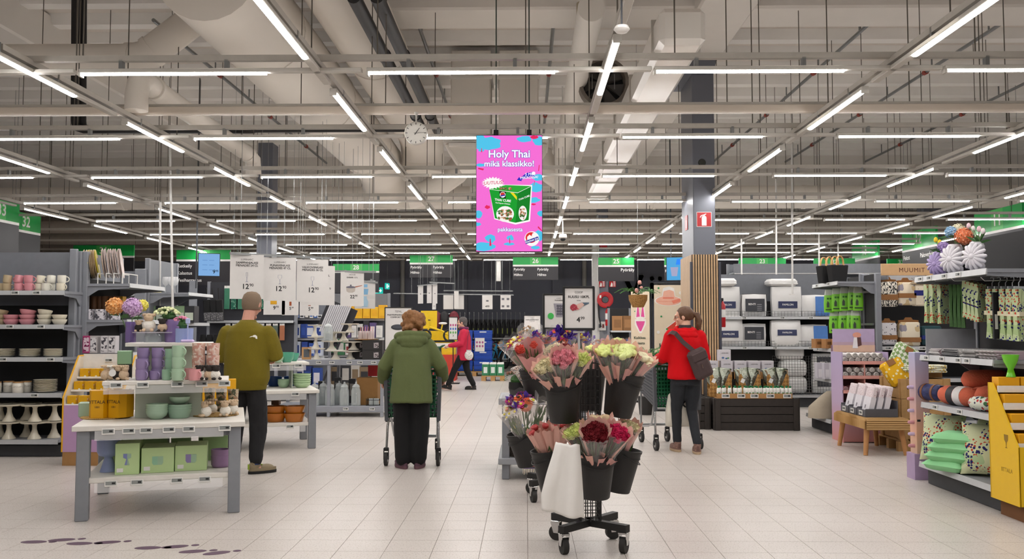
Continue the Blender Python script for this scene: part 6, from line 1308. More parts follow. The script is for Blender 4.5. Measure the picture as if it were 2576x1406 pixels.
bq('lime carnations in the lower front bucket above the bag roll','A3',1448,1090,5.59,.068,[('carnation',LIME)],seed=11,n=14,paper_cover=.35)
bq('dark red carnations in the middle of the lower front bucket','A3',1497,1092,5.46,.080,[('carnation',DRED)],seed=12,n=16,paper_cover=.42)
bq('hot pink carnations in the lower front bucket','A3',1552,1092,5.52,.074,[('carnation',MAG)],seed=13,n=14,paper_cover=.38)
bq('beige roses at the back of the lower front bucket','A3',1508,1060,5.74,.07,[('rose',PEACH)],seed=14,n=14)
bq('pale carnations in peach paper in the hidden lower bucket','A4',1582,1078,5.89,.066,[('carnation',CREAMF)],seed=15,paper_cover=.7)

MIX=[('daisy','#eceae2'),('daisy','#d0348f'),('iris','#4a2a9a'),('gerbera','#e2641c'),('daisy','#eceae2'),('spray','#8a2f6a'),('iris','#5a35a8'),('daisy','#7a1f2c')]
bq('mixed bouquet with magenta and white daisies on the rear rack, outermost','B1',1297,868,7.35,.10,[('daisy','#eceae2'),('daisy','#d0348f'),('daisy','#eceae2'),('daisy','#7a1f2c')],wrap='film',n=14,seed=21)
bq('mixed bouquet with orange gerberas on the rear rack','B1',1360,858,7.5,.11,MIX,wrap='film',n=16,seed=22)
bq('purple iris bouquet on the rear rack under the price sign','B4',1415,850,7.7,.11,[('iris','#4a2a9a'),('daisy','#eceae2'),('iris','#5a35a8'),('daisy','#d0348f'),('gerbera','#e2641c'),('iris','#3f2590')],wrap='film',n=18,seed=23)
bq('mixed white and purple bouquet on the rear rack beside the sign pole','B4',1458,852,7.9,.10,[('daisy','#eceae2'),('iris','#5a35a8'),('daisy','#dcdad0'),('gerbera','#e8861c')],wrap='film',n=14,seed=24)
bq('mixed bouquet behind the orange gerberas, red and white','B1',1335,845,7.9,.09,[('daisy','#eceae2'),('daisy','#7a1f2c'),('spray','#a88a6a')],wrap='film',n=12,seed=25)
bq('closed bouquet in pink paper on the rear rack','B1',1333,880,7.2,.105,[('carnation','#d85a4a')],wrap='full',n=2,seed=26,wm=mat('#e0a09c',.75))
bq('small pink bouquet between the two flower racks','A5',1512,866,6.44,.06,[('daisy','#c9537f'),('spray','#8a4a5a'),('daisy','#e2b8c4')],wrap='film',n=9,seed=27)

bq('mixed bouquet with an orange gerbera low on the rear rack','B2',1308,1018,7.35,.125,[('spray','#7a2a6a'),('gerbera','#e85a1c'),('daisy','#eceae2'),('iris','#4a2a9a'),('spray','#8a3f7a'),('daisy','#d0348f'),('gerbera','#b5501c')],wrap='film',n=18,seed=31)
bq('white daisy bouquet low on the rear rack','B2',1283,1040,7.3,.075,[('daisy','#eceae2')],wrap='film',n=9,seed=32)
bq('white and magenta bouquet beside the low mixed one','B2',1365,1010,7.5,.09,[('daisy','#eceae2'),('daisy','#d0348f'),('iris','#4a2a9a')],wrap='film',n=10,seed=33)
for j,(px,py) in enumerate(((1350,1085),(1382,1078),(1412,1072))):bq('rose bouquet closed in peach paper low beside the bag roll, %s' % ORD[j],'B3',px,py,6.09-.02*j,.062,[('rose','#b03a3a')],wrap='full',n=2,seed=34+j)

t=E('bag_roll','white carrier bags draped over the lower front bucket edge','bag',P(1440,1110,5.57));V=[];NU,NV=28,22
oz=t.location
for j in range(NV+1):
    f=j/NV;pl=P(1402-38*min(1,f*1.3),1112+168*f,5.50-.02*f);prr=P(1455+14*f,1118+188*f,5.44)
    for i in range(NU+1):
        g_=i/NU;p=pl.lerp(prr,g_)+Vector((0,-.028*math.sin(g_*math.pi*3+f*1.5)*(.25+f)-.035*math.sin(g_*math.pi),.012*noise.noise(Vector((g_*4,f*3,2)))));V.append(p-oz)
o=ob('bag_sheet',MB().add(V,[(j*(NU+1)+i,j*(NU+1)+i+1,(j+1)*(NU+1)+i+1,(j+1)*(NU+1)+i) for j in range(NV) for i in range(NU)]).me(mat('#e6e3de',.6,var=.03),180),t)
sm=o.modifiers.new('s','SOLIDIFY');sm.thickness=.012

pq=PZ(1283,1205,0);t=E('plant_table','grey slatted plant table behind the flower racks','table',(pq.x+.32,pq.y+.45,0))
for x in (-.36,.36):
    for y in (-.44,.44):ob('leg',MB().box((0,0,.37),(.07,.07,.74),ch=.006).me(GREY),t,(x,y,0))
for z,d in ((.17,1.0),(.72,.8)):ob('shelf',MB().box((0,0,z),(.86,d,.06),ch=.006).me(mat('#9a9da2',.5)),t)
PW=W(t.location,0)
def bushy(label,c,pot,pr_,ph,r,cols,seed,potname='plant_pot'):
    t=E('potted_plant',label,'plant',c);ob('pot',MB().lathe([(0,0),(pr_*.8,0),(pr_,ph*.6),(pr_*.96,ph),(pr_*.85,ph),(pr_*.8,ph-.02),(0,ph-.02)],22).me(pot,50),t);rr=random.Random(seed);mb=MB()
    for i in range(60):
        a,b=rr.uniform(0,6.28),rr.uniform(.1,1.4);p=Vector((r*math.cos(a)*math.cos(b),r*math.sin(a)*math.cos(b),ph+r*.9*math.sin(b)))*1;u=Vector((math.cos(a),math.sin(a),0));v=Vector((-math.sin(a),math.cos(a),.2));l=r*.35
        mb.add([p,p+u*l*.6+v*l*.4,p+u*l+Vector((0,0,l*.3)),p+u*l*.6-v*l*.4],[(0,1,2,3)])
    mb.ball((0,0,ph+r*.2),(r*.7,r*.7,r*.5),9,6);ob('leaves',mb.me(GREEN),t)
    if cols:
        mb=MB()
        for i in range(18):a,q=rr.uniform(0,6.28),r*math.sqrt(rr.random());mb.ball((q*math.cos(a),q*math.sin(a),ph+r*.75+.3*r*(1-(q/r)**2)),r*.16,6,5,mi=i % len(cols),amp=.4)
        ob('blossom_heads',mb.me([mat(c,.7) for c in cols],180),t)
    return t
WICK=spots('#3a352f',[(70,.42,'#5a5249',1)],.9,stretch=(1,1,3))
p=PZ(1305,1150,.2);bushy('white-flowered plant in a dark woven basket on the plant table',Vector((p.x,p.y+.1,.2)),WICK,.13,.2,.10,('#eceae2','#e6d870','#6f93c9'),3)
for j,(px,py,lab,cols) in enumerate(((1275,925,'dried brown hydrangea in a pot on the plant table, near corner',('#8a6250','#a87a68')),(1325,990,'grey-green pot plant behind the rear rack',('#55584a',)))):
    bushy(lab,PW(-.25+.3*j,-.15+.1*j,.752),BPL,.09,.14,.11,cols,11+j)
t=E('wrapped_plant','pot plant in speckled paper leaning off the plant table','plant',PW(-.12,-.32,.835));ob('paper_wrap',MB().lathe([(.03,-.08),(.05,0),(.09,.14),(.13,.24),(.12,.25),(.08,.16)],18,wob=lambda a,z:1+.12*math.sin(5*a+8*z)).me(spots('#cfc6bd',[(55,.36,'#55505f',1),(70,.3,'#b3784f',2)],.7),180),t,rot=(0,R(-18),0));ob('dried_blossoms',MB().ball((-.07,0,.28),(.10,.10,.07),14,8,amp=.5,fq=9).me(mat('#7a5a4a',.9,var=.4,scale=70),180),t)

t=E('rag_rug','striped rag rug with fringe draped over the low shelf edge','rug',Vector((PX_(1348,8.40),pq.y-.075,.26)));RUGM=stripes(['#c98a5a','#e0d9c9','#5f8f6a','#3f3f5a','#b5477a','#8a6fb0','#4a4a4f','#c95f6a'],.115,2,.95)
mb=MB();mb.box((0,0,-.04),(.25,.03,.22),ch=.008);ob('cloth',mb.me(RUGM),t);fr=MB()
for i in range(24):fr.bar((-.12+.0104*i,-.008,-.15),(-.122+.0104*i+.004*math.sin(i*3),-.012,-.195-.01*math.sin(i*1.7)),.005,.005)
ob('fringe',fr.me(mat('#d9c9b5',.9)),t)
# ================================================================ DARK CRATE WITH BOTTLES AND BASKETS
DKW=mat('#2c2622',.7,var=.3,scale=22,bump=.15)
def plank_crate(label,c,rz,sx,sy,sz,n,m,gap=.008,name='wooden_crate'):
    t=E(name,label,'crate',c,rz);h=sz/n
    pf=MB().box((0,0,0),(sx,.022,h-gap),ch=.003).me(m);ps=MB().box((0,0,0),(.022,sy-.05,h-gap),ch=.003).me(m);po=MB().box((0,0,sz/2),(.07,.03,sz),ch=.003).me(m);ps2=MB().box((0,0,sz/2),(.03,.07,sz),ch=.003).me(m)
    for k in range(n):
        for y in (-sy/2+.011,sy/2-.011):ob('plank',pf,t,(0,y,h*(k+.5)))
        for x in (-sx/2+.011,sx/2-.011):ob('plank',ps,t,(x,0,h*(k+.5)))
    for x in (-1,1):
        for y in (-1,1):ob('corner_batten',po,t,(x*(sx/2-.035),y*(sy/2+.006),0));ob('corner_batten',ps2,t,(x*(sx/2+.006),y*(sy/2-.035),0))
    ob('crate_lining',MB().box((0,0,sz/2-.01),(sx-.05,sy-.05,sz-.03)).me(mat('#1c1815',.9)),t);return t
YC=12.6;xa,xb=PX_(1797,YC),PX_(2005,YC);cz=.44
plank_crate('black stained plank crate carrying bottles and birch baskets',((xa+xb)/2,YC+.42,0),0,xb-xa,.84,cz,4,DKW)
plank_crate('narrow black plank crate beside the bottle crate, half behind the woman in red',(xa-.15,YC+.5,0),0,.2,.7,cz,4,DKW)
t=E('cardboard_tray','low cardboard tray edging the row of white bottles','tray',((xa+xb)/2-.03,YC+.10,cz+.001));wd=xb-xa-.10
ob('tray_board',MB().box((0,0,.004),(wd,.2,.008)).box((0,-.1,.035),(wd,.006,.07)).me(CARD),t)
for px in (1823,1862,1895,1935,1977):tag(t,PX_(px,YC)-t.location.x,-.106,.035,1.3)
def bottle():
    t=E('lotion_bottle','x','bottle');ob('bottle_body',MB().lathe([(0,0),(.026,0),(.028,.004),(.028,.115),(.022,.132),(.013,.138),(0,.138)],16).me(mat('#e6e5df',.35),60),t);ob('cap',MB().lathe([(.016,.136),(.017,.160),(0,.162)],12).me(mat('#0d6b3a',.4),50),t)
    ob('printed_mark',MB().add([(-.012,-.0285,.04),(.012,-.0285,.04),(.012,-.0285,.075),(-.012,-.0285,.075)],[(0,1,2,3)]).me(mat('#4f8a55',.5)),t);return t
BX_=[1806,1818,1833,1848,1857,1875,1883,1891,1902,1910,1921,1930,1938,1947,1955,1966,1976,1985]
for j,px in enumerate(BX_):place('lb',bottle,(PX_(px,YC+.05),YC+.05+.0*(j % 2),cz+.010),'white lotion bottle with green cap in the front row, %s along the tray' % ORD[j],0,'white lotion bottles')
for j in range(14):place('lb',bottle,(PX_(1808+13*j,YC+.13),YC+.145,cz+.010),'white lotion bottle with green cap in the second row, %s along the tray' % ORD[j],0,'white lotion bottles')
def weave(c1,c2):
    m=bpy.data.materials.new('woven_bark');m.use_nodes=True;nt=m.node_tree;b=nt.nodes['Principled BSDF'];b.inputs['Roughness'].default_value=.55
    tc=nt.nodes.new('ShaderNodeTexCoord');mp=nt.nodes.new('ShaderNodeMapping');mp.inputs['Rotation'].default_value=(.0,R(45),0);ck=nt.nodes.new('ShaderNodeTexChecker');ck.inputs['Scale'].default_value=26
    ck.inputs[1].default_value=(*lin(c1),1);ck.inputs[2].default_value=(*lin(c2),1);nt.links.new(tc.outputs['Object'],mp.inputs[0]);nt.links.new(mp.outputs[0],ck.inputs[0]);nt.links.new(ck.outputs[0],b.inputs['Base Color']);return m
BARK=weave('#b48748','#8f6530');FOIL=mat('#8f9488',.18,.85,var=.5,scale=30,bump=.6)
def basket():
    t=E('birch_basket','x','basket');mb=MB()
    mb.loft([ell(0,0,0,.15,.10,20,.6),ell(0,0,.10,.155,.11,20,.6),ell(0,0,.11,.15,.105,20,.6)],cap=True)
    for s in (-1,1):mb.prism([(-.155,0),(-.155,.30),(-.12,.33),(-.02,.08),(.02,.08),(.12,.33),(.155,.30),(.155,0)][::1],s*.095-.006,s*.095+.006,'y')
    ob('basket_body',mb.me(BARK),t)
    for s in (-1,1):ob('handle_strap',MB().tube([(s*.14,-.095,.31),(s*.15,-.05,.37),(s*.15,.05,.37),(s*.14,.095,.31)],.010,6).me(mat('#7d6a52',.7)),t)
    ob('price_card',MB().box((0,0,0),(.05,.004,.06)).me(WHITE),t,(-.10,-.108,.23),rot=(0,R(25),0));return t
def foilbag():return ob('foil_bag',MB().loft([ell(0,0,0,.06,.04,14),ell(0,0,.12,.11,.05,14),ell(0,0,.24,.10,.04,14),ell(0,0,.29,.11,.01,14)]).me(FOIL,60),cat='bag')
for j,(px) in enumerate((1808,1880,1950)):
    place('bask',basket,(PX_(px,YC+.38),YC+.38,cz+.001),'woven birch bark basket holding foil bags, %s of three on the crate' % ORD[j],0,'birch baskets')
    for k in range(2):place('foil',foilbag,(PX_(px,YC+.38)+(.05 if k else -.05),YC+.36+.05*k,cz+.12),'shiny dark foil bag in the %s birch basket, %s' % (ORD[j],'front one' if not k else 'rear one'),.3*k,'foil bags',rot=(R(-8),R(7 if k else -9),0))
for j in range(3):plank=ob('cardboard_tray',MB().box((0,0,.05),(.36,.22,.10)).me(CARD),None,(PX_(1805+58*j,YC+.66)+.03,YC+.68,cz+.24),label='brown cardboard tray under the white cartons, %s' % ORD[j],cat='tray',group='cardboard trays')
ob('tray_riser',MB().box((PX_(1865,YC+.66)+.03,YC+.68,cz+.12),(1.12,.24,.236)).me(DKW),label='dark block lifting the cardboard trays at the back of the crate',cat='riser')
CBX=mat('#cfcbd1',.5,var=.03)
def landura():
    t=E('lamp_carton','x','box');ob('carton_body',MB().box((0,0,.08),(.17,.15,.16),ch=.002).me(CBX),t);pr=Print(t,-.0755);pr.text([('LANDURA',0,.112,.022,dict(bold=.01))],INK);pr.poly([circ(-.03,.045,.02,.014,10),circ(.02,.035,.018,.012,10)],mat('#4a6a9a',.5));pr.poly([circ(.045,.04,.015,.012,10)],mat('#4f8a55',.5));return t
for j,px in enumerate((1788,1824,1858,1892,1926)):place('land',landura,(PX_(px,YC+.68),YC+.66,cz+.341),'white printed carton in the row over the baskets, %s along' % ORD[j],0,'white cartons over the baskets')
place('land',landura,(PX_(1820,YC+.66),YC+.66,cz+.502),'white printed carton on top of the others by the column',0,'white cartons over the baskets')

# ================================================================ DUVET SHELVES
YD=16.3;xl,xr=PX_(1790,YD),PX_(2150,YD)
gd=gondola('grey shelving wall of packed duvets and pillows',((xl+xr)/2,YD+.5,0),0,xr-xl,ZY(690,YD+.4),[(ZY(797,YD),.5),(ZY(872,YD),.5),(.22,.55)],top=.5,tags=[[(PX_(px,YD)-(xl+xr)/2) for px in (1872,1968,2040)],[(PX_(px,YD)-(xl+xr)/2) for px in (1872,1948,2038)]],bracket=False)
mb=MB();W2=xr-xl
for z0 in (ZY(797,YD),ZY(872,YD)):
    for i in range(int(W2/.06)):mb.bar((-W2/2+.06*i,-.49,z0),(-W2/2+.06*i,-.49,z0+.10),.004,.004)
    for z in (.05,.10):mb.bar((-W2/2,-.49,z0+z),(W2/2,-.49,z0+z),.005,.005)
ob('wire_fence_grid',mb.me(CHROME),gd)
PLS=mat('#e4e3e1',.28,var=.05,scale=9,bump=.35)
def pillow_pack(w_,h,d,lab=None,lc='#2d3458',txt=None,edge=None,stretch=1):
    def f():
        t=E('duvet_pack','x','duvet');mb=MB();N=10
        def pt(u,v,s):b=(1-abs(u)**3.5)*(1-abs(v)**3.5);return (u*w_/2*(1-.04*abs(v)),s*d/2*(.45+.55*b),h/2+v*h/2*(1-.04*abs(u)))
        for s in (-1,1):o=[pt(-1+2*i/N,-1+2*j/N,s) for j in range(N+1) for i in range(N+1)];mb.add(o,[tuple((j*(N+1)+i,j*(N+1)+i+1,(j+1)*(N+1)+i+1,(j+1)*(N+1)+i)[::s*-1]) for j in range(N) for i in range(N)])
        V=[];per=[(-1+2*i/N,-1) for i in range(N)]+[(1,-1+2*i/N) for i in range(N)]+[(1-2*i/N,1) for i in range(N)]+[(-1,1-2*i/N) for i in range(N)]
        mb.loft([[pt(u,v,-1) for u,v in per],[pt(u,v,1) for u,v in per]],cap=False)
        ob('wrapped_bedding',mb.me(PLS,70),t)
        if edge:ob('piping',MB().tube([pt(u*.99,v*.99,-.9) for u,v in per+per[:1]],.008,5,cap=False).me(BLACK),t)
        if lab:
            x0,z0,x1,z1=lab;pr=Print(t,-d/2-.004);pr.poly([rect((x0-.5)*w_,z0*h,(x1-.5)*w_,z1*h)],mat(lc,.5),'label')
            if txt:pr.text([(txt,((x0+x1)/2-.5)*w_-(.12*w_ if txt == 'BENTI' else 0),(z0+z1)/2*h+(.04*h if txt == 'BENTI' else 0),.085*h if txt != 'BENTI' else .12*h,dict(bold=.015))],LET)
            if txt == 'BENTI':pr.poly([rect(.08*w_,(z0+.08*k+.06)*h,.26*w_,(z0+.08*k+.08)*h) for k in range(4)],LGREY,'small_print')
        return t
    return f
zA,zB=ZY(797,YD)+.002,ZY(872,YD)+.002
def dv(key,fn,px,z,dy,lab,tilt=0,rz=0):return place(key,fn,(PX_(px,YD+dy),YD+dy,z),lab,rz,'duvet packs',rot=(R(tilt),0,rz))
fam=pillow_pack(.54,.56,.24,(.18,.28,.82,.50),'#2d3458','FAMILON');ben=pillow_pack(.46,.42,.24,(.12,.22,.88,.78),'#3a3c42','BENTI',True);blu=pillow_pack(.50,.40,.22,(.46,.05,.98,.92),'#4f7fc4')
dv('fam',fam,1824,zA,.25,'clear-wrapped duvet with navy label on the upper shelf, cut by the column');dv('ben',ben,1896,zA,.2,'duvet pack with black piping and dark label on the upper shelf');dv('fam',fam,1978,zA,.2,'large clear-wrapped duvet with navy label on the upper shelf');dv('blu',blu,2050,zA,.2,'pillow pack with blue label on the upper shelf')
dv('fam',fam,1830,zB,.12,'clear-wrapped duvet on the lower shelf, cut by the column',-3);ben2=pillow_pack(.46,.42,.24,(.12,.30,.88,.85),'#3a3c42','BENTI');dv('ben2',ben2,1893,zB,.2,'duvet pack with dark label on the lower shelf');fam2=pillow_pack(.54,.48,.24,(.18,.4,.82,.62),'#2d3458','FAMILON');dv('fam2',fam2,1976,zB,.08,'clear-wrapped duvet with creased navy label on the lower shelf',-4);dv('blu',blu,2044,zB,.18,'pillow pack with blue label slumped on the lower shelf',-3,R(4))
fold=lambda w_,h:(lambda:ob('folded_duvet',MB().box((0,0,h/2),(w_,.36,h),ch=.045).box((0,-.01,h*.3),(w_*.98,.37,h*.25),ch=.03).me(PLS,70),cat='duvet'))
place('fd1',fold(.52,.13),(PX_(1966,YD+.25),YD+.25,zA+.562),'folded white duvet lying on the large navy-label pack',.05);place('fd2',fold(.36,.14),(PX_(1826,YD+.25),YD+.25,zA+.562),'folded white duvet lying on the pack by the column',-.05)
roll=lambda:ob('duvet_roll',MB().loft([ell(0,0,z,rx,rx*.74,28,.45) for z,rx in ((0,.17),(.02,.215),(.08,.24),(.22,.24),(.28,.215),(.30,.17))]).me(PLS,80),cat='duvet')
for j,(px,z) in enumerate(((1990,.235),(1990,.54),(1984,.845))):place('droll',roll,(PX_(px,YD+.3),YD+.28,z),'thick rolled white duvet behind the wire cage, %s from the bottom' % ORD[j],0,'rolled duvets')
for j,(px,z) in enumerate(((2072,.235),(2072,.54))):dv('ben2',ben2,px,z,.25,'flat duvet pack behind the wire cage near the white cartons, %s from the bottom' % ORD[j],0)
t=E('wire_cage','wire mesh cage front across the rolled duvets','cage',(PX_(2010,YD),YD-.08,.22));mb=MB();cw=1.02
for i in range(int(cw/.05)+1):mb.bar((-cw/2+.05*i,0,0),(-cw/2+.05*i,0,.70),.005,.005)
for k in range(15):mb.bar((-cw/2,0,.05*k),(cw/2,0,.05*k),.005,.005)
ob('wire_grid',mb.me(CHROME),t)
t=gondola('tall empty grey shelving seen over the duvet wall',(PX_(2030,21),21.4,0),0,PX_(2240,21)-PX_(1866,21),ZY(663,21),[(ZY(686,21),.55),(ZY(735,21),.5),(1.2,.5),(.3,.5)],back=BACKG,bracket=False)
ob('front_fascia',MB().box((0,-.56,ZY(676,20.9)),(PX_(2240,21)-PX_(1866,21),.02,.21)).me(BACKG),t)
for k,px in enumerate((1952,1792+80)):pass
for px,y0,y1,Y in ((1952,450,652,17.5),(1992,360,655,15.9),(2060,590,650,20),(2108,600,650,22),(1865,610,650,20),(437,345,705,12.9),(403,530,705,14)):
    a,b=P(px,y1,Y),P(px-(10 if px == 437 else 0),y0,Y);t=E('power_pole',{1952:'thin white power pole rising over the duvet wall',1992:'thicker white power pole over the felt bags',2060:'short white pole above the grey fascia',2108:'far thin pole beside sign thirteen',1865:'white pole beside the information sign',437:'thin white power pole rising from the wine glass shelf',403:'hooked white power pole beside the wine glass shelf'}[px],'pole',(a.x,a.y,0));zt_=max(b.z,3.4)
    ob('pole_tube',MB().tube([(0,0,a.z-.6),(b.x-a.x,0,zt_)],.018,8).me(mat('#d5d3cf',.4),60),t);ob('foot_plate',MB().box((0,0,a.z-.6),(.08,.08,.02)).me(WHITE),t);ob('suspension_rod',MB().tube([(b.x-a.x,0,zt_),(b.x-a.x,0,ZC)],.005,5).me(ROD),t)

t=E('fire_extinguisher','red fire extinguisher hanging on the slatted column side','extinguisher',P(1816,790,CY1+.1));ob('cylinder',MB().lathe([(0,-.2),(.05,-.2),(.055,-.18),(.055,.13),(.03,.18),(.015,.2),(0,.2)],18).me(RED,50),t);ob('hose',MB().tube([(0,-.02,.19),(-.06,-.03,.17),(-.065,-.03,-.05)],.010,6).me(BLACK,60),t);ob('valve',MB().box((0,0,.22),(.05,.03,.05),ch=.006).me(BLACK),t);ob('label_band',MB().lathe([(.0558,-.05),(.0558,.07)],18).me(WHITE),t)

# ================================================================ FIRST SHELVING ROW ON THE RIGHT: packed towels
YR=12.0;XR=PX_(2207,YR)
BRW=mat('#96683c',.75)
r1=gondola('grey shelving of packed towels under the light wooden name board',(XR+1.15,YR+.5,0),0,2.3,2.16,[(ZY(872,YR),.45),(.75,.45),(.2,.5)],top=.12,topm=mat('#b9bcc2',.4),tags=[[-1.0,-.8,-.55,-.3]],bracket=False)
ob('end_post',MB().box((XR+.03,YR+.46,1.08),(.09,.06,2.16),ch=.006).me(UPR),label='grey end post beside the black leaf-print towels',cat='post')
t=E('name_board','light wooden name board above the towel shelves','sign',P(2281,678,YR));ob('board',MB().box((0,0,0),(.68,.03,.155),ch=.003).me(mat('#d9b183',.6,scale=20,var=.08)),t);Print(t,-.0155).text([('MUUMIT',.06,-.01,.082,dict(sp=1.15))],mat('#5a2a20',.6));
for x in (-.25,.25):ob('bracket',MB().box((x,.12,-.1),(.02,.24,.06)).me(UPR),t)
def towel_pack(m,w_,h,band='#96683c',bz=.42,bh=.2,top=True,d=.14):
    def f():
        t=E('towel_pack','x','towel');mb=MB()
        for k in range(3):mb.box((0,d*(k-1)/3,h/2),(w_*(1-.01*k),d/3*.95,h*(1-.015*k)),ch=.018)
        ob('folded_towel',mb.me(m,70),t);ob('paper_band',MB().box((0,0,h*bz),(w_*1.02,d*1.04,h*bh)).me(mat(band,.7)),t)
        if top:ob('hanger_card',MB().prism([(-w_*.5,h*.92),(w_*.5,h*.92),(w_*.5,h*1.08),(w_*.22,h*1.10),(w_*.14,h*1.2),(-w_*.14,h*1.2),(-w_*.22,h*1.10),(-w_*.5,h*1.08)],-.01,.01,'y').me(BRW),t)
        return t
    return f
LEAFP=spots('#e3ded2',[(48,-.52,'#2a2a2c',1)],.9,stretch=(1.6,1,.6));QUIL=spots('#ded3bd',[(9,-.56,'#8f8a94',3),(8,-.58,'#c9b28a',7)],.9);LINE=spots('#d6d3d6',[(46,-.63,'#55555c',2)],.9);CRM2=spots('#e0d5bf',[(22,.16,'#8a7c66',2)],.9)
zr=ZY(872,YR)
for k,(px,py,key,fn,lab) in enumerate(((2232,772,'tp1',towel_pack(LEAFP,.24,.34,bz=.38,bh=.22),'black leaf-print towel pack in the upper row'),(2278,768,'tp2',towel_pack(QUIL,.23,.31),'patchwork towel pack in the upper row'),(2322,770,'tp3',towel_pack(CRM2,.28,.32,'#232a7a',.55,.22,False),'cream towel bundle with navy blue band'),(2232,868,'tp4',towel_pack(LINE,.22,.30,bz=.35),'line-drawn grey towel pack in the lower row'),(2286,870,'tp5',towel_pack(QUIL,.27,.32,bz=.26),'cream and grey patchwork towel pack in the lower row'),(2340,868,'tp6',towel_pack(mat('#1f3f45',.9),.26,.26,'#22307a',.4,.2,False),'dark teal towel bundle in the lower row'))):
    place(key,fn,P(px,py,YR+.22),lab)
for j in range(8):place('hgr',lambda:ob('wooden_hanger',MB().prism([(-.14,0),(.14,0),(.02,.09),(-.02,.09)],-.006,.006,'y').me(mat('#c9b79a',.6)),cat='hanger'),P(2314+5*j,714-1.2*j,YR+.12+.03*j),'pale triangular hanger above the cream towel bundle, %s' % ORD[j],0,'pale hangers')
r1e=gondola('aisle-end shelves with felt bags on top and green packs on hooks',(XR,YR+.55,0),R(-90),1.08,2.14,[(ZY(708,YR),.5),(ZY(877,YR+.3),.5),(.72,.5),(.2,.62)],tags=[[-.3,.2],[-.3,.3]])
for k,z in enumerate((2.06-.42,2.06-.86)):ob('hook_bar',MB().box((0,-.03,z+.27),(1.0,.02,.03)).me(STEEL),r1e)
GPK=mat('#7cc832',.3,var=.05)
def gpack():
    t=E('green_packet','x','packet');ob('pouch',MB().loft([ell(0,0,-.25,.066,.022,14,.6),ell(0,0,-.12,.07,.032,14,.6),ell(0,0,-.01,.062,.02,14,.6)]).me(GPK,60),t);ob('clear_top',MB().loft([ell(0,0,-.01,.062,.018,12,.6),ell(0,0,.07,.05,.004,12,.6)]).me(clear('#eef3ea',.55,.08)),t)
    pr=Print(t,-.036);pr.poly([rect(-.05,-.22,.05,-.205)],mat('#20401a',.6));pr.poly([[(-.035,-.18),(.0,-.18),(.0,-.12),(-.02,-.09),(-.035,-.13)]],mat('#3b4a3a',.6));pr.poly([rect(-.03,-.07,-.004,-.045),rect(.004,-.07,.03,-.045)],mat('#2f6b1c',.6));return t
for j,(px,py) in enumerate(((2085,738),(2104,735),(2124,733),(2145,731),(2158,732),(2098,790),(2121,789),(2142,788),(2152,789))):
    place('gp',gpack,P(px,py+3,YR+.65-.09*(j % 5)),'lime green packet on the %s hook row, %s along' % ('upper' if j < 5 else 'lower',ORD[j % 5]),R(-12),'lime green packets')
def felt():
    t=E('felt_bag','x','bag');ob('bag_body',MB().box((0,0,.12),(.26,.14,.24),ch=.01,tx=.82,ty=.8).me(mat('#1d1d1e',.95)),t)
    for y in (-.06,.06):ob('wooden_handle',MB().loft([[(x+a*.004*math.cos(k),y+b*.016,z+a*.004*math.sin(k)) for a,b in ((-1,-1),(1,-1),(1,1),(-1,1))] for k in [math.pi*i/12 for i in range(13)] for x,z in ((.055*math.cos(k),.235+.13*math.sin(k)),)]).me(mat('#d2a564',.5,scale=20)),t)
    return t
zz=ZY(708,YR)+.001
place('felt',felt,(PX_(2085,YR+.5),YR+.55,zz),'black felt bag with wooden handles on the end shelf, outer one',.35);place('felt',felt,(PX_(2105,YR+.45),YR+.38,zz),'black felt bag with wooden handles on the end shelf, inner one',.25)
for j in range(4):place('kcb',carton(.11,.12,.13,'#a37548',label=(.2,.4,.8,.7),lc='#6d4a2a'),(PX_(2062+17*j,YR+.5),YR+.62-.14*j,ZY(877,YR+.3)+.002),'small brown carton under the green packets, %s along' % ORD[j],.2,'small brown cartons')
for j in range(5):place('wcb',carton(.12,.12,.22,'#bdbac2',label=(.15,.1,.85,.6),lc='#d9d7da'),(PX_(2070+12*j,YR+.4),YR+.55-.1*(j % 4),.722+.222*(j // 4)),'white lamp carton on the lower end shelf, %s along' % ORD[j],0,'white lamp cartons')
ob('linen_sack',MB().loft([ell(0,0,0,.2,.14,18),ell(0,0,.15,.19,.13,18),ell(.08,0,.3,.1,.08,18),ell(.12,0,.36,.06,.04,18)]).me(mat('#a89d8b',.95,bump=.3),70),None,(PX_(2075,12.2),12.35,.203),label='crumpled linen sack on the bottom end shelf',cat='sack')

# ================================================================ BEACH TOWEL STAND, BENCH, CRATE STACK
FADE=grad(['#c98a86','#b9a3bf','#e0b7a0','#a99fc4'],0,1.5)
YT=11.3;x0,x1=PX_(2117,YT),PX_(2232,YT);sw_=x1-x0
t=E('beach_towel_stand','pink and lilac printed cardboard stand of rolled towels','display stand',((x0+x1)/2,YT,0))
for x in (-sw_/2,sw_/2):ob('side_board',MB().box((x,.2,.56),(.012,.4,1.12)).me(FADE),t)
ob('back_board',MB().box((0,.4,.60),(sw_,.012,1.2)).me(mat('#8a6a72',.6)),t);ob('front_board',MB().box((0,.0,.16),(sw_,.012,.30)).me(FADE),t)
hb=E('x','x','x') if 0 else None
h_=ob('header_board',MB().box((0,.38,1.26),(sw_*.95,.012,.30)).me(mat('#b7a5c6',.5)),t);pr=Print(t,.373,.001)
pr.poly([rect(-sw_*.47,1.11,sw_*.47,1.2)],mat('#d9b7a0',.5),'printed_sand');pr.poly([rect(-sw_*.47,1.2,sw_*.47,1.24)],mat('#b99fae',.5),'printed_sea');pr.poly([circ(.04,1.33,.055,.035,16)],mat('#d99a86',.5),'printed_hat');pr.poly([[(.03,1.3),(.09,1.3),(.10,1.2),(.05,1.18)]],mat('#5a3a3a',.5));pr.poly([[(-.0,1.3),(.04,1.3),(.05,1.16),(-.02,1.16)]],mat('#e6e2e6',.5))
PKT=mat('#d69a92',.5)
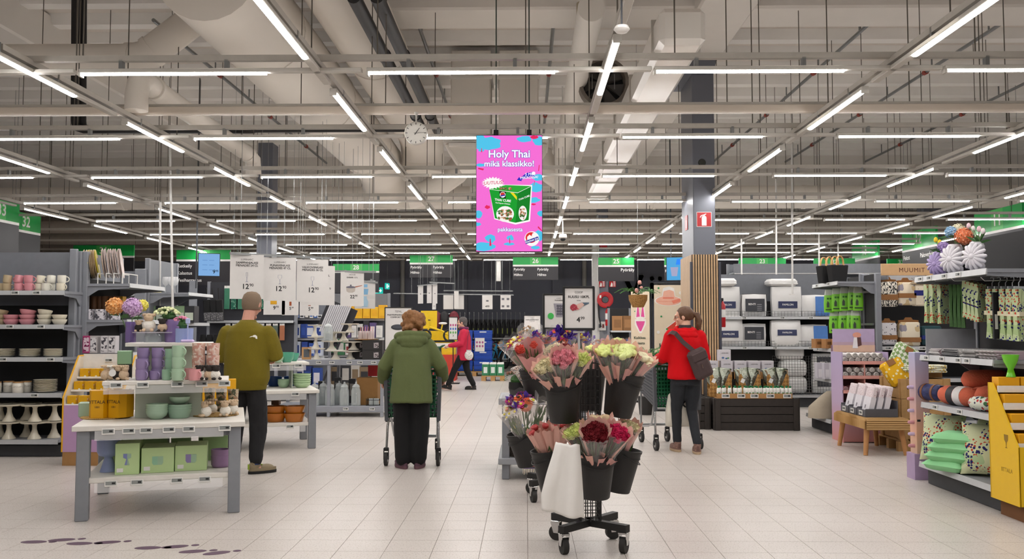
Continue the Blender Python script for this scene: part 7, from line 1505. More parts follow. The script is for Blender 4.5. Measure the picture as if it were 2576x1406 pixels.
for k,z in enumerate((.98,.80,.62,.44)):
    ob('shelf',MB().box((0,.2,z-.008),(sw_-.02,.38,.014)).me(PKT),t);lp=ob('shelf_lip',MB().box((0,.004,z+.008),(sw_,.008,.04)).me(PKT),t)
ob('divider',MB().box((0,.2,.72),(.012,.36,.52)).me(PKT),t)
def rollt(m):
    def f():
        t=E('rolled_towel','x','towel');mb=MB().tube([(0,0,0),(0,.26,0)],.032,14);ob('roll',mb.me(m,60),t)
        sp=MB();sp.tube([((.006+.024*k/20)*math.cos(k*.7),-.004,(.006+.024*k/20)*math.sin(k*.7)) for k in range(21)],.0025,4);ob('spiral_edge',sp.me(mat('#8f8a88',.9)),t);return t
    return f
WT,PT=mat('#e0dcd8',.95,bump=.3,scale=60),mat('#c9919a',.95,bump=.3,scale=60)
for k,(z,n,m,kk) in enumerate(((.988,7,WT,'w'),(.808,6,WT,'w'),(.628,5,PT,'p'))):
    for lay in range(2 if k < 2 else 1):
        for i in range(n-lay):
            place(('rt',kk),rollt(m),Vector(((x0+x1)/2-sw_/2+.05+(sw_-.09)*(i+.5*lay)/(n-1),YT+.03,z+.034+.056*lay)),'%s rolled towel, beach stand %s tray, %s along, %s layer' % ('white' if kk == 'w' else 'pink',['top','middle','low'][k],ORD[i],['bottom','upper'][lay]),0,'rolled towels')

JUTE=stripes(['#b58f5c','#a27d4b','#bf9b68','#94703f'],.022,1,.95)
bx0,bx1,by0,by1=3.78,4.25,10.15,11.05
t=E('jute_bench','low bench with woven jute seat and wooden legs','bench',((bx0+bx1)/2,(by0+by1)/2,0));mb=MB().box((0,0,.345),(.50,1.0,.11),ch=.035);
for i in range(44):mb.tube([(-.255,-.49+.0225*i,.30),(-.255,-.49+.0225*i,.385),(-.22,-.49+.0225*i,.405),(.22,-.49+.0225*i,.405),(.255,-.49+.0225*i,.385),(.255,-.49+.0225*i,.30)],.012,5)
for i in range(5):mb.tube([(-.24,-.505,.30+.024*i),(.24,-.505,.30+.024*i)],.013,5)
ob('seat',mb.me(JUTE,60),t)
for x in (-1,1):
    for y in (-1,1):ob('leg',MB().tube([(x*.19,y*.38,.30),(x*.225,y*.42,.0)],[.032,.024],12).me(mat('#b98552',.55,scale=18,var=.15),60),t)
PKK=spots('#d9cdd0',[(50,.25,'#a87a80',3)],.6)
for j in range(3):
    p=Vector(((bx0+bx1)/2-.01,by1-.14-.27*j,.418));t=E('grey_tray','grey cardboard tray of folded textiles on the jute bench, %s from the near end' % ORD[2-j],'tray',p);t['group']='grey trays on the bench'
    ob('tray_board',MB().box((0,0,.006),(.36,.24,.012)).box((-.18,0,.04),(.008,.24,.08)).box((.18,.0,.09),(.008,.24,.18)).box((0,.12,.05),(.36,.006,.1)).box((0,-.12,.045),(.36,.006,.09)).me(mat('#55555b',.6)),t);tag(t,-.186,0,.04,1.2,R(-90))
    for k in range(3):
        def tp():
            q=E('textile_pack','x','textile');ob('folded_textile',MB().box((0,0,.16),(.055,.20,.32),ch=.01).me(PKK),q);ob('paper_band',MB().box((0,0,.11),(.058,.204,.17)).me(mat('#d5d2d8',.5)),q);ob('code_print',MB().box((-.0295,.02,.08),(.001,.03,.04)).me(mat('#77707a',.6)),q);return q
        place('tpk',tp,p+Vector((-.12+.085*k,0,.026)),'pink patterned folded textile in the %s grey tray, %s one' % (ORD[2-j],ORD[k]),0,'pink textiles',rot=(0,R(14),0))
PLW=mat('#b08a58',.65,scale=16,var=.2,bump=.1)
for k in range(3):plank_crate('pale wooden crate in the towel stack, %s from the floor' % ORD[k],(4.62,10.82,.13+.235*k),0,(.56),.56,.232,2,PLW)
t=E('wooden_pallet','small wooden pallet under the pale crate stack','pallet',(4.62,10.82,0))
for y in (-.28,0,.28):ob('runner',MB().box((0,y,.055),(.66,.07,.11)).me(PLW),t)
for x in (-.26,-.13,0,.13,.26):ob('slat',MB().box((x,0,.12),(.09,.66,.018)).me(PLW),t)
zc_=.13+.705
GCH=weave('#dfe2d2','#7d9a5c');YLW=spots('#d9a61c',[(22,.3,'#e6dcae',1)],.8)
ob('flat_cartons',MB().box((0,0,.03),(.5,.45,.06)).box((.0,.02,.085),(.44,.4,.045)).me(CARD),None,(4.62,10.88,zc_+.002),.1,label='flat brown cartons on the pale crate stack',cat='box')
for j,(px,py,m,lab,w_,h,rot) in enumerate(((2252,935,YLW,'yellow patterned cloth bag leaning on the crate stack',.26,.30,-.5),(2272,905,GCH,'green chequered cloth bag tilted on the crate stack',.30,.36,.5))):
    t=E('cloth_bag',lab,'bag',P(px,py,10.62+.05*j));ob('bag_cloth',MB().box((0,0,0),(w_,.10,h),ch=.03).me(m,60),t,rot=(R(-10),rot,0));ob('swing_card',MB().box((.0,-.055,.12),(.09,.004,.07)).me(BRW),t,rot=(R(-10),rot,0))
for j in range(8):place(('napk',j % 2),lambda:ob('folded_cloth',MB().box((0,0,.012),(.26,.20,.024),ch=.01).me(spots('#dcdac6',[(28,.3,['#7d9a5c','#c9a83a'][j % 2],1)],.9),60),cat='cloth'),(4.49+.28*(j % 2),10.66,zc_+.065+.022*(j//2)),'%s folded cloth in the pile on the crate stack, %s' % (['green printed','yellow printed'][j % 2],ORD[j//2]),.25*(j % 3)-.2,'folded cloths')

# ================================================================ NEAREST SHELVES ON THE RIGHT
XG,YG,WG=4.17,7.72,1.33
LV=[(1.885,.56),(1.17,.53),(.74,.53),(.20,.56)]
r2=gondola('nearest grey shelving end with vases, hanging textiles, blankets and cushions',(XG,YG,0),R(-90),WG,2.24,LV,tags=[[-.52,-.34,-.05,.2],[-.5,-.2,.1,.25],[-.35,.1],[]])
def wx(ly,lx,z):return Vector((XG-lx,YG-ly if 0 else YG-ly,z))
def Yx(px,X):d=ray(px,825);return X*d.y/d.x
def onx(px,py,X):Y=Yx(px,X);return P(px,py,Y)
def flower_vase(m):
    def f():
        t=E('flower_vase','x','vase');mb=MB()
        for k in range(3):mb.lathe([(0,-.0),(.052,0),(.07,.03),(.07,.05),(.052,.078),(0,.078)],24,c=(.03,.02,.078*k),sy=.75)
        ob('ribbed_body',mb.me(m,50),t);fm=MB();cx,cz=-.045,.115
        for i in range(14):
            a=2*math.pi*i/14;ca,sa=math.cos(a),math.sin(a);L=.112
            fm.add([(cx-.02,.012*0-.01,cz),(cx-.012+.0,-.5*L*ca-.022*sa*1.0,cz+.5*L*sa*1.0-.022*ca),(cx+.02,-L*ca*.9-.012*sa,cz+L*sa-.012*ca),(cx+.02,-L*ca*.9+.012*sa,cz+L*sa+.012*ca),(cx-.012,-.5*L*ca+.022*sa,cz+.5*L*sa+.022*ca)],[(0,1,2,3,4)])
            fm.limb([(cx-.015,-.02*ca,cz+.02*sa),(cx-.01,-.06*ca,cz+.06*sa),(cx+.01,-.098*ca,cz+.098*sa)],[.009,.017,.014],8)
        fm.ball((cx-.02,0,cz),(.014,.024,.024),12,8);ob('flower_relief',fm.me(m,180),t);return t
    return f
zt=1.886;VW,VL=mat('#d9d6dc',.15,var=.03),mat('#a594c2',.15,var=.03)
vp=[]
for j,(px,m,lab,s_) in enumerate(((2366,VL,'lilac flower-shaped vase on the near end shelf',.95),(2406,VW,'white flower-shaped vase in the middle on the near end shelf',1.12),(2462,VW,'white flower-shaped vase nearest the shelf corner',1.05))):
    Y=Yx(px,XG-.44);p=Vector((XG-.44,Y,zt+.002));vp.append(p);place(('fv',j > 0),flower_vase(m),p,lab,R(28),sc=s_,rot=(0,0,R(28)))
def tulip(label,foot,tips,c,c2=None):
    t=E('tulip_bunch',label,'flower',foot)
    for k,tp_ in enumerate(tips):
        d=tp_-foot;ob('stem',MB().tube([(0,0,0),d*.6+Vector((0,0,.02)),d],.0035,5).me(STEMG),t);ob('blossom',MB().lathe([(0,-.02),(.014,-.012),(.019,.004),(.014,.024),(.004,.032),(0,.028)],10).me(mat(c if k % 2 == 0 or not c2 else c2,.6),60),t,d)
    for k in range(5):ob('leaf',leafm(.12,.03),t,(0,0,.0),rot=(0,-1.2+.2*k,1.3*k))
    return t
up=lambda p,s_=.24:p+Vector((.03,.02,s_*.9))
tulip('yellow cloth tulips in the lilac vase',up(vp[0],.2),[onx(2354,605,XG-.42),onx(2364,611,XG-.40)],'#e6c81e')
f0=up(vp[0],.2);flower('mauve cloth flower in the lilac vase',2373,622,f0.y,.05,'#9a80bd','#b39ad0',50,.018,f0,seed=4)
f0=up(vp[1],.26)
for px,py,r_,c_,c2,lab,dy in ((2424,594,.068,'#e87a4a','#f09a72','coral cloth peony in the middle white vase',-.06),(2392,584,.045,'#8fbbe0','#b0d0ea','pale blue cloth hydrangea in the middle white vase',.02),(2410,580,.055,'#e9e3bf','#f0ecd4','cream cloth hydrangea in the middle white vase',.05)):flower(lab,px,py,f0.y+dy,r_,c_,c2,60,.022,f0,seed=int(px)% 7)
tulip('pink and white cloth tulips in the corner white vase',up(vp[2],.25),[onx(2437,570,XG-.42),onx(2448,577,XG-.4),onx(2463,578,XG-.44),onx(2473,583,XG-.42)],'#e6c3cb','#ece2e0')

FLP=spots('#c3d1a6',[(9,-.6,'#a9bf8a',8),(48,.40,'#c24a38',1,12),(46,.42,'#2b2a6a',4,11)],.9);FLP2=spots('#bccb9e',[(9,-.6,'#a9bf8a',8),(52,.40,'#c24a38',1,13),(48,.42,'#2b2a6a',4,12)],.9);GRN=mat('#4a6b40',.95,var=.2,scale=40)
def cloth_hang(m,w_,h,d,hanger=True,n=1):
    def f():
        t=E('hanging_textile','x','textile');mb=MB();NN=8
        mb.loft([[((i-NN/2)/NN*w_*(1-.06*math.sin(z*9)),s*(d/2)*(1+.4*math.sin(i*2+z*8)),-h*z) for i,s in [(i,-1) for i in range(NN+1)]+[(i,1) for i in range(NN,-1,-1)]] for z in (0,.2,.45,.7,1)]);ob('folded_cloth',mb.me(m,60),t)
        if hanger:ob('hanger',MB().box((0,0,.012),(w_*1.05,.008,.02)).tube([(0,0,.02),(0,0,.05),(.018,0,.07),(.018,0,.09),(0,0,.10),(-.014,0,.09)],.004,5).me(mat('#b9bec4',.35)),t);ob('belly_band',MB().box((0,0,-h*.48),(w_*1.04,d*1.9,.035)).me(mat('#d9d2b4',.6)),t)
        return t
    return f
for j,px in enumerate((2496,2513,2530,2547,2563)):place('ht1',cloth_hang(FLP2,.095,.41,.045),onx(px,727,XG-.30),'leaf and berry print cloth on a white hanger, %s along the near hook' % ORD[j],R(20),'berry print cloths on hangers')
for j,px in enumerate((2338,2352,2372)):place('ht2',cloth_hang(FLP,.13,.36,.03,False),onx(px,716,XG-.34),'berry print oven mitt on the far hook, %s along' % ORD[j],R(30),'berry print mitts')
for j,px in enumerate((2392,2402,2412,2422)):place('ht3',cloth_hang(GRN,.09,.38,.022,False),onx(px,716,XG-.34),'dark green apron on the middle hook, %s along' % ORD[j],R(60),'green aprons')
for j,px in enumerate((2436,2446,2456,2466)):place('ht4',cloth_hang(FLP,.15,.32-.0*j,.03,False),onx(px,706+3*j,XG-.32),'berry print pot holder on the second hook, %s along' % ORD[j],R(35),'berry print pot holders')
for j,px in enumerate((2345,2400,2450,2530)):p=onx(px,706,XG-.30);ob('display_hook',MB().tube([(-.20,0,.03),(-.17,0,.0),(.30,0,.01)],.004,5).me(CHROME,60),None,p,label='long chrome display hook under the near top shelf, %s from the far end' % ORD[j],cat='hook',group='display hooks')
ob('black_card',MB().box((0,0,-.19),(.055,.012,.38)).box((0,-.007,-.24),(.03,.002,.12),mi=1).me([mat('#26262a',.6),WHITE]),None,onx(2503,735,XG-.36),R(20),label='black header card in front of the hanging berry cloths',cat='card')
t=E('clear_divider','grey upright divider sheet on the middle near shelf','divider',(XG-.30,YG+WG/2-.12,1.172));ob('sheet',MB().box((0,0,.12),(.45,.008,.24)).me(mat('#9c9ea3',.35)),t)
MATS=[stripes(['#c9c5c6','#8f8d94','#d6d3d2','#a98a94'],.05,0),stripes(['#bdbcb8','#77787a','#d9d8d4'],.04,0),spots('#a9a7a6',[(30,.35,'#e0dedb',1)],.7),stripes(['#d0c4c6','#9aa08f','#b9a3ad','#cfcfcf'],.06,1)]
for s_ in range(4):
    for k in range(10):place(('pm',s_),lambda:ob('placemat',MB().box((0,0,.002),(.44,.28,.0055),ch=.001).me(MATS[s_]),cat='placemat'),Vector((XG-.27+rnd.uniform(-.02,.02),YG+WG/2-.20-.31*s_,1.1725+.0066*k)),'striped placemat in the %s pile on the middle near shelf, %s from the bottom' % (ORD[s_],ORD[k]),rnd.uniform(-.06,.06),'placemats')

def blanket(m,r_,L,band=None):
    def f():
        t=E('rolled_blanket','x','blanket');mb=MB();mb.limb([(0,-L/2+.03,r_),(0,0,r_),(0,L/2-.03,r_)],[r_*.97,r_,r_*.97],18);ob('roll',mb.me(m,180),t)
        sp=MB();sp.tube([((.01+(r_-.02)*k/24)*math.cos(k*.6),-L/2-.055*0-.012,r_+(.01+(r_-.02)*k/24)*math.sin(k*.6)) for k in range(25)],.007,5);ob('spiral_edge',sp.me(m,60),t)
        for y,c_,w2 in (band or ()):ob('band',MB().tube([(0,y-w2/2,r_),(0,y+w2/2,r_)],r_*1.02,20).me(mat(c_,.6),50),t)
        return t
    return f
NAV=weave('#262f63','#1b2350');SAL=mat('#d0684c',.95,bump=.6,scale=70,var=.1);zb=.742
place('bl1',blanket(NAV,.078,.22,((-.06,'#7a4a2a',.025),(.06,'#7a4a2a',.025))),Vector((XG-.38,Yx(2340,XG-.38),zb)),'navy plaid blanket roll with leather straps',R(20))
place('bl2',blanket(SAL,.085,.36,((-.06,'#dcd8d6',.09),(.03,'#2a2a2e',.08))),Vector((XG-.38,Yx(2405,XG-.38)-.02,zb)),'coral fleece blanket roll with white and black band',R(12))
for j,(ly,lx,z) in enumerate(((-.30,.16,0),(-.10,.16,0),(-.2,.16,.14),(.05,.17,.02))):place('bl3',blanket(SAL,.088,.32),wx(ly,lx,zb+z),'coral fleece blanket roll at the back of the shelf, %s' % ORD[j],R(90),'coral blankets')
place('bl4',blanket(spots('#cfd3c4',[(20,.35,'#2b2a4a',1),(24,.3,'#b33a3a',3),(18,.3,'#3f6a44',5)],.8),.06,.20),Vector((XG-.44,Yx(2466,XG-.44),zb)),'small berry print blanket roll at the shelf edge',R(15))
place('bl5',blanket(spots('#7f9470',[(18,.35,'#2b2a4a',1)],.9),.08,.3),wx(.42,.2,zb),'green berry print blanket roll at the back corner',R(90))

def cushion(m,w_,h,d,puff=2.6):
    def f():
        mb=MB();N=14
        def pt(u,v,s):b=(1-abs(u)**puff)*(1-abs(v)**puff);return (u*w_/2*(1-.07*(1-v*v)),s*d/2*max(.0,b)**.6,h/2+v*h/2*(1-.07*(1-u*u)))
        for s in (-1,1):mb.add([pt(-1+2*i/N,-1+2*j/N,s) for j in range(N+1) for i in range(N+1)],[tuple((j*(N+1)+i,j*(N+1)+i+1,(j+1)*(N+1)+i+1,(j+1)*(N+1)+i)[::-s]) for j in range(N) for i in range(N)])
        return ob('cushion',mb.me(m,180),cat='cushion')
    return f
CUSP=spots('#c9cfa8',[(8,-.60,'#a9bf93',8),(40,.40,'#b9442f',1,9),(38,.42,'#27265f',4,8),(13,.13,'#93b383',11)],.9);MNT=mat('#8fd096',.85,var=.05,scale=10)
place('cu1',cushion(CUSP,.40,.44,.18),Vector((XG-.42,Yx(2358,XG-.42),.21)),'berry print cushion standing at the far end of the bottom shelf',rot=(R(-12),0,R(-52)))
place('cu1',cushion(CUSP,.40,.44,.18),Vector((XG-.40,Yx(2476,XG-.40)+.02,.21)),'berry print cushion standing near the yellow stand',rot=(R(-16),0,R(-35)))
for j in range(2):place('cu1',cushion(CUSP,.40,.44,.18),wx(-.15+.3*j,.16,.21),'berry print cushion in the shade at the back of the bottom shelf, %s' % ORD[j],rot=(0,0,R(-90)))
for j in range(4):place('cu2',cushion(MNT,.36,.36,.10,7),Vector((XG-.36,Yx(2422,XG-.36),.252+.078*j)),'mint green seat cushion in the folded pile, %s from the bottom' % ORD[j],rot=(R(90),0,R(-60+6*j)))

p=P(2300,1195,8.52);t=E('printed_pillar','narrow printed cardboard stand with towels at the far end of the near shelves','display stand',(3.735,8.64,0));ob('front_board',MB().box((0,0,.64),(.13,.14,1.1),ch=.004).me(grad(['#c9b59a','#d9a58a','#b9b3d0','#a9aacb'],.1,1.2)),t);ob('base_box',MB().box((-.01,0,.12),(.17,.18,.24)).me(mat('#a58fb0',.5)),t);ob('slot',MB().box((-.04,-.072,.55),(.03,.004,.02)).me(INK),t)
for j in range(6):place(('rtp',j % 2),lambda:ob('rolled_towel',MB().limb([(0,0,0),(.045,0,0)],[.017,.017],12).me([PT,mat('#c3b0cf',.95)][j % 2],180),cat='towel'),(3.628,8.62,.31+.11*j),'small rolled towel poking from the printed pillar, %s from below' % ORD[j],0,'towels in the printed pillar')

t=E('yellow_stand','tall yellow cardboard stand of stepped glassware cartons at the near corner','display stand',(3.585,6.66,0));YC2=mat('#e2b60a',.45,var=.03);YB2=mat('#e5a50c',.45,var=.03)
ob('side_board',MB().prism([(.0,.12),(.40,.12),(.40,1.0),(.34,1.0),(.0,.55)],0,.012,'x').me(YC2),t);ob('side_board',t.children[0].data,t,(.55,0,0));ob('front_board',MB().box((.28,.006,.335),(.55,.012,.43)).me(YC2),t);ob('foot',MB().box((.30,.2,.06),(.5,.32,.12)).me(mat('#6d4522',.8)),t);ob('back_board',MB().box((.28,.40,.56),(.56,.012,.88)).me(YC2),t)
pf=ob('printed_side',MB().me(YC2),t) if 0 else None
sd=bpy.data.objects.new('side_print',None)
mb=MB()
for s_,y,z,sz in (('IITTALA',.16,.36,.045),):
    vs,fs=text_mb(s_,sz,.0);mb.add([(-.001,y-a,z+b) for a,b,_ in vs],fs)
mb.add([(-.001,.16-a*.03,.58+b*.05) for a,b in ((-1,.9),(1,.9),(.9,.1),(.25,-.3),(.12,-.9),(.6,-1.1),(-.6,-1.1),(-.12,-.9),(-.25,-.3),(-.9,.1))],[tuple(range(10))]);ob('lettering',mb.me(mat('#8a6a08',.6)),t)
for k,(z,y) in enumerate(((.56,.03),(.70,.12),(.84,.21),(.965,.29))):
    ob('tray_lip',MB().box((.28,y,z-.01),(.53,.012,.05)).me(WHITE),t);ob('shelf',MB().box((.28,(y+.39)/2,z-.03),(.53,.39-y,.012)).me(WHITE),t)
for k,(z,y) in enumerate(((.56,.03),(.70,.12),(.84,.21),(.965,.29))):
    for i in range(3):place('yk',carton(.16,.1,.10,'#e5a50c',ch=.002),Vector((3.585+.11+.172*i,6.66+y+.062,z-.022)),'yellow glassware carton on the %s step of the yellow stand, %s along' % (ORD[k],ORD[i]),0,'yellow glassware cartons')
ob('green_vase',MB().lathe([(0,0),(.035,0),(.03,.02),(.02,.06),(.05,.12),(.062,.17),(.058,.17),(.045,.12),(0,.08)],20).me(clear('#7ddc2e',.35,.05,'green_glass'),60),None,Vector((3.585+.14,6.66+.33,1.045)),label='lime green glass goblet on top of the yellow stand',cat='goblet')
# ================================================================ SHELVES FURTHER BACK, MIDDLE
def filler(label,px0,px1,Y,levels,rows,seed,h=None,back=BACKG):
    """rows: (level z, palette, height px range, width px range, what)"""
    x0,x1=PX_(px0,Y),PX_(px1,Y);gondola(label,((x0+x1)/2,Y+.5,0),0,x1-x0,h or levels[0][0]+.5,levels,back=back,bracket=False);rr=random.Random(seed)
    for z,pal,hr,wr,what in rows:
        x=x0+.06;k=0
        while x < x1-.1:
            w_=rr.uniform(*wr)*Y/2260;hh=rr.uniform(*hr)*Y/2260;c=pal[k % len(pal)];key=(what,c,seed,k % 3)
            place(key,carton(w_,.18,hh,c,name=what.split()[-1],label=(.15,.2,.85,.75),lc=pal[(k+1)% len(pal)]),(x+w_/2,Y+.18,z+.001),'%s, %s %s shelf, %s along' % (what,label,['top','second','third','bottom'][[l[0] for l in levels].index(z)],ORD[min(k,19)]),0,what+' on '+label)
            x += (_P[key].dimensions.x or w_)+.012;k += 1
LM=[(1.62,.3),(1.22,.35),(.86,.35),(.25,.4)]
filler('mid row kitchen shelving',690,815,17.9,LM,((1.62,['#3a64a8','#dfe0e2','#2c3038','#d9d4cc'],(8,18),(7,12),'small kitchen carton'),(1.22,['#1c3a86','#27499a','#c9cdd6'],(32,38),(14,22),'tall blue glassware carton'),(.86,['#1f3d8c','#2a4fa0','#bfc6d6'],(32,40),(14,22),'blue glassware carton'),(.25,['#1b2f6b','#24448f','#d0cdd6'],(40,55),(14,22),'low blue carton')),1,1.9)
filler('mid row pan shelving',822,968,18.6,LM,((1.62,['#e0a512','#e6b21c'],(28,34),(17,20),'yellow coffee maker carton'),(1.22,['#c9c8c6','#2a2a2c','#5a4a7a','#d9d7d4'],(30,44),(12,18),'grey kitchen carton'),(.86,['#2d2c30','#3f7a52','#c9c6c0','#8a2a2a'],(26,40),(14,22),'mixed kitchen carton'),(.25,['#7d6a52','#2a2a2e','#b9b5ae'],(40,60),(18,26),'low storage carton')),2,2.15)
for j in range(11):place('kn',lambda:ob('knife_sheet',MB().box((0,0,0),(.03,.02,.55),ch=.004).me(mat('#c9c9ce',.3)),cat='knife'),P(818+5.2*j,800,17.15),'pale slanted knife pack on the rack between the posters, %s along' % ORD[j],group='knife packs',rot=(0,R(22),0))
ob('knife_rack',MB().box((0,.04,0),(.6,.04,.55)).box((.2,.09,-.8),(.04,.04,1.7)).me(mat('#26262b',.6)),None,P(849,800,17.25),rot=(0,R(22),0),label='dark slanted board behind the pale knife packs',cat='rack')
LB=[(1.55,.4),(1.1,.4),(.7,.4),(.2,.45)]
SPT=['#2a2a30','#b03a2a','#d9a21c','#3a6ab0','#c9c7c2','#3f8a5a','#6a4a9a']
YW=33.6;x0,x1=PX_(1130,YW),PX_(1330,YW)
gondola('long sports shelving along the dark back wall',((x0+x1)/2,YW+.5,0),0,x1-x0,1.75,[(1.05,.4),(.65,.4),(.2,.45)],back=mat('#54565e',.6),bracket=False)
for j in range(15):
    t=place('ski',lambda:(lambda t:(ob('bag_body',MB().loft([ell(0,0,0,.10,.07,12),ell(.02,0,.25,.15,.09,12),ell(.05,0,.5,.10,.06,12),ell(.09,0,.66,.02,.02,12)]).me(mat('#1b1b1e',.6),60),t),ob('stripe',MB().box((.03,-.095,.25),(.03,.01,.2)).me(mat('#8f9a3a',.5),0),t),t)[2])(E('bicycle_bag','x','bag')),(PX_(1140+12.2*j,YW),YW+.1,1.06),'black upright bag between the chrome dividers on the back wall, %s along' % ORD[j],0,'black upright bags')
for j in range(17):ob('wire_divider',MB().tube([(0,0,0),(0,0,.95),(0,.3,.95)],.012,5).me(CHROME),None,(PX_(1134+11.6*j,YW),YW+.05,1.06),label='tall chrome divider post on the sports shelf, %s along' % ORD[j],cat='divider',group='chrome dividers')
for j in range(24):place(('sp',j % 7),carton(.30+.04*(j % 3),.2,.16+.05*(j % 4),SPT[j % 7],name='sports_packet',label=(.2,.3,.8,.7),lc=SPT[(j+2)% 7]),(PX_(1138+8*j,YW),YW+.2,.651),'small coloured sports packet on the lower wall shelf, %s' % ('along number %s' % ORD[j % 20] if j < 20 else 'near the washer fluid board, %s' % ORD[j-20]),0,'sports packets')

p0=P(1096,900,24.5);t=E('bike_display','yellow stepped cardboard display with a children balance bike on it','display stand',(p0.x,24.5,0));YY=mat('#e2bf14',.5)
ob('step',MB().box((0,.2,.35),(1.1,.8,.7)).me(mat('#c23a28',.5)),t);ob('step',MB().box((0,.25,.88),(1.05,.7,.36)).me(YY),t);ob('step',MB().box((0.05,.45,1.2),(1.0,.3,.28)).me(YY),t);ob('dark_edge',MB().box((0,-.11,1.06),(1.06,.02,.05)).me(BLACK),t);ob('header',MB().box((-.25,.58,1.65),(.45,.03,.5)).me(YY),t);ob('white_panel',MB().box((.1,-.105,.95),(.75,.01,.12)).me(WHITE),t)
t=E('balance_bike','small yellow balance bike standing on the yellow display','bicycle',(p0.x+.05,24.42,1.065));wm=MB().tube([(.15*math.cos(a),0,.15+.15*math.sin(a)) for a in [2*math.pi*i/20 for i in range(21)]],.03,8,cap=False).me(BLACK)
for x in (-.33,.33):ob('wheel',wm,t,(x,0,0))
ob('frame',MB().tube([(-.33,0,.15),(-.2,0,.42),(-.22,0,.55)],.022,8).tube([(-.22,0,.38),(.12,0,.28),(.33,0,.15)],.026,8).tube([(.1,0,.28),(.14,0,.46)],.02,8).me(YY,60),t);ob('saddle',MB().ball((.15,0,.48),(.12,.06,.035),12,6).me(WHITE),t);ob('handlebar',MB().tube([(-.22,-.2,.57),(-.22,.2,.57)],.015,6).me(BLACK),t)
for j,(px,c) in enumerate(((1073,'#7a4a9a'),(1098,'#6b1f2f'),(1118,'#1c1c20'),(1142,'#7a1f2f'))):ob('helmet_pack',MB().ball((0,0,0),(.16,.14,.26),12,8).me(mat(c,.5),180),None,P(px,804,26.56),label='rounded %s backpack hanging above the bike display' % {'#7a4a9a':'purple','#6b1f2f':'wine red','#1c1c20':'black','#7a1f2f':'dark red'}[c],cat='backpack')
ob('pack_rail',MB().tube([(PX_(1066,26.5),26.6,ZY(790,26.5)),(PX_(1150,26.5),26.6,ZY(790,26.5))],.02,6).me(STEEL),label='grey rail holding the hanging backpacks',cat='rail')

def pallet(label,c,w_,d):
    t=E('wooden_pallet',label,'pallet',c);PB=mat('#b98f5a',.7,scale=16,var=.15)
    for x in (-w_/2+.06,0,w_/2-.06):ob('block',MB().box((x,0,.055),(.12,d,.11)).me(PB),t)
    for k in range(5):ob('slat',MB().box((0,-d/2+.06+k*(d-.12)/4,.125),(w_,.1,.025)).me(PB),t)
    return t
BLU=mat('#1546a8',.4)
pb=P(1195,937,27.0);pallet('wooden pallet under the blue crate stack',(pb.x,27.0,0),1.25,.8)
def bcrate():
    t=E('blue_crate','x','crate');ob('crate_body',MB().box((0,0,.155),(.56,.4,.30),ch=.012,tx=.93,ty=.93).me(BLU),t)
    for z in (.08,.2):ob('rib',MB().box((0,-.2,z),(.54,.02,.025)).me(BLU),t)
    ob('grip',MB().box((0,-.205,.255),(.2,.012,.035)).me(mat('#c9cfd9',.5)),t);return t
for r in range(4):
    for c in range(2):place('bc',bcrate,(pb.x+.25-.58*c,27.0-.1,.14+.302*r),'blue plastic crate on the pallet, %s layer, %s column' % (['bottom','second','third','top'][r],['inner','outer'][c]),0,'blue crates')
poster_board('price_card','white price card on the stacked blue crates',P(1207,867,26.69),0,.28,.40,'card',pic=lambda pr,w_,t:pr.poly([circ((-.3+.3*i)*w_,(.25-.4*k)*w_,.1*w_,.13*w_,10) for i in range(3) for k in range(2)],mat('#a8508a',.5)))
pg=P(1240,957,24.3);pallet('wooden pallet under the green canister cartons',(pg.x,24.5,0),.62,.5)
GCB=mat('#2f7f55',.45)
for j in range(6):
    def gcb():
        t=E('canister_carton','x','box');ob('carton_body',MB().box((0,0,.15),(.19,.22,.30),ch=.004).me(GCB),t);ob('white_cap',MB().box((0,0,.32),(.18,.2,.05),ch=.01).me(WHITE),t);ob('window',MB().box((0,-.111,.15),(.10,.004,.16)).me(mat('#dfe6e2',.4)),t);return t
    place('gcb',gcb,(pg.x-.2+.2*(j % 3),24.38+.23*(j//3),.139),'green canister carton on the small pallet, %s in the %s row' % (ORD[j % 3],['front','rear'][j//3]),0,'green canister cartons')

def bike(label,c,rz,col):
    t=E('bicycle',label,'bicycle',c,rz);wm=MB().tube([(.33*math.cos(a),0,.33+.33*math.sin(a)) for a in [2*math.pi*i/24 for i in range(25)]],.025,8,cap=False);
    for k in range(8):a=math.pi*k/8;wm.tube([(.32*math.cos(a),0,.33+.32*math.sin(a)),(-.32*math.cos(a),0,.33-.32*math.sin(a))],.003,4)
    wm=wm.me(BLACK)
    for x in (-.5,.5):ob('wheel',wm,t,(x,0,.025))
    fm=MB()
    for a,b in (((-.5,0,.36),(-.12,0,.36)),((-.5,0,.36),(-.18,0,.82)),((-.12,0,.36),(-.2,0,.9)),((-.12,0,.36),(.36,0,.78)),((-.18,0,.8),(.35,0,.85)),((.5,0,.36),(.33,0,.95))):fm.tube([a,b],.022,8)
    ob('frame',fm.me(mat(col,.4),60),t);ob('saddle',MB().ball((-.2,0,.93),(.13,.07,.03),10,6).me(BLACK),t);ob('handlebar',MB().tube([(.32,-.28,1.0),(.33,0,.97),(.32,.28,1.0)],.016,6).me(BLACK),t);return t
for j,(px,py,Y,rz,c) in enumerate(((1255,905,31,65,'#3aa0d6'),(1283,905,31,60,'#c9d3d6'),(1238,905,32.2,70,'#7ac9c4'),(1312,905,32.0,75,'#3f7ab0'))):bike(['sky blue bicycle parked nearest the pallet of green cartons','pale grey bicycle parked behind the flowers','turquoise bicycle behind the sky blue one','darker blue bicycle at the end of the parked row'][j],(PX_(px,Y),Y,0),R(rz),c)
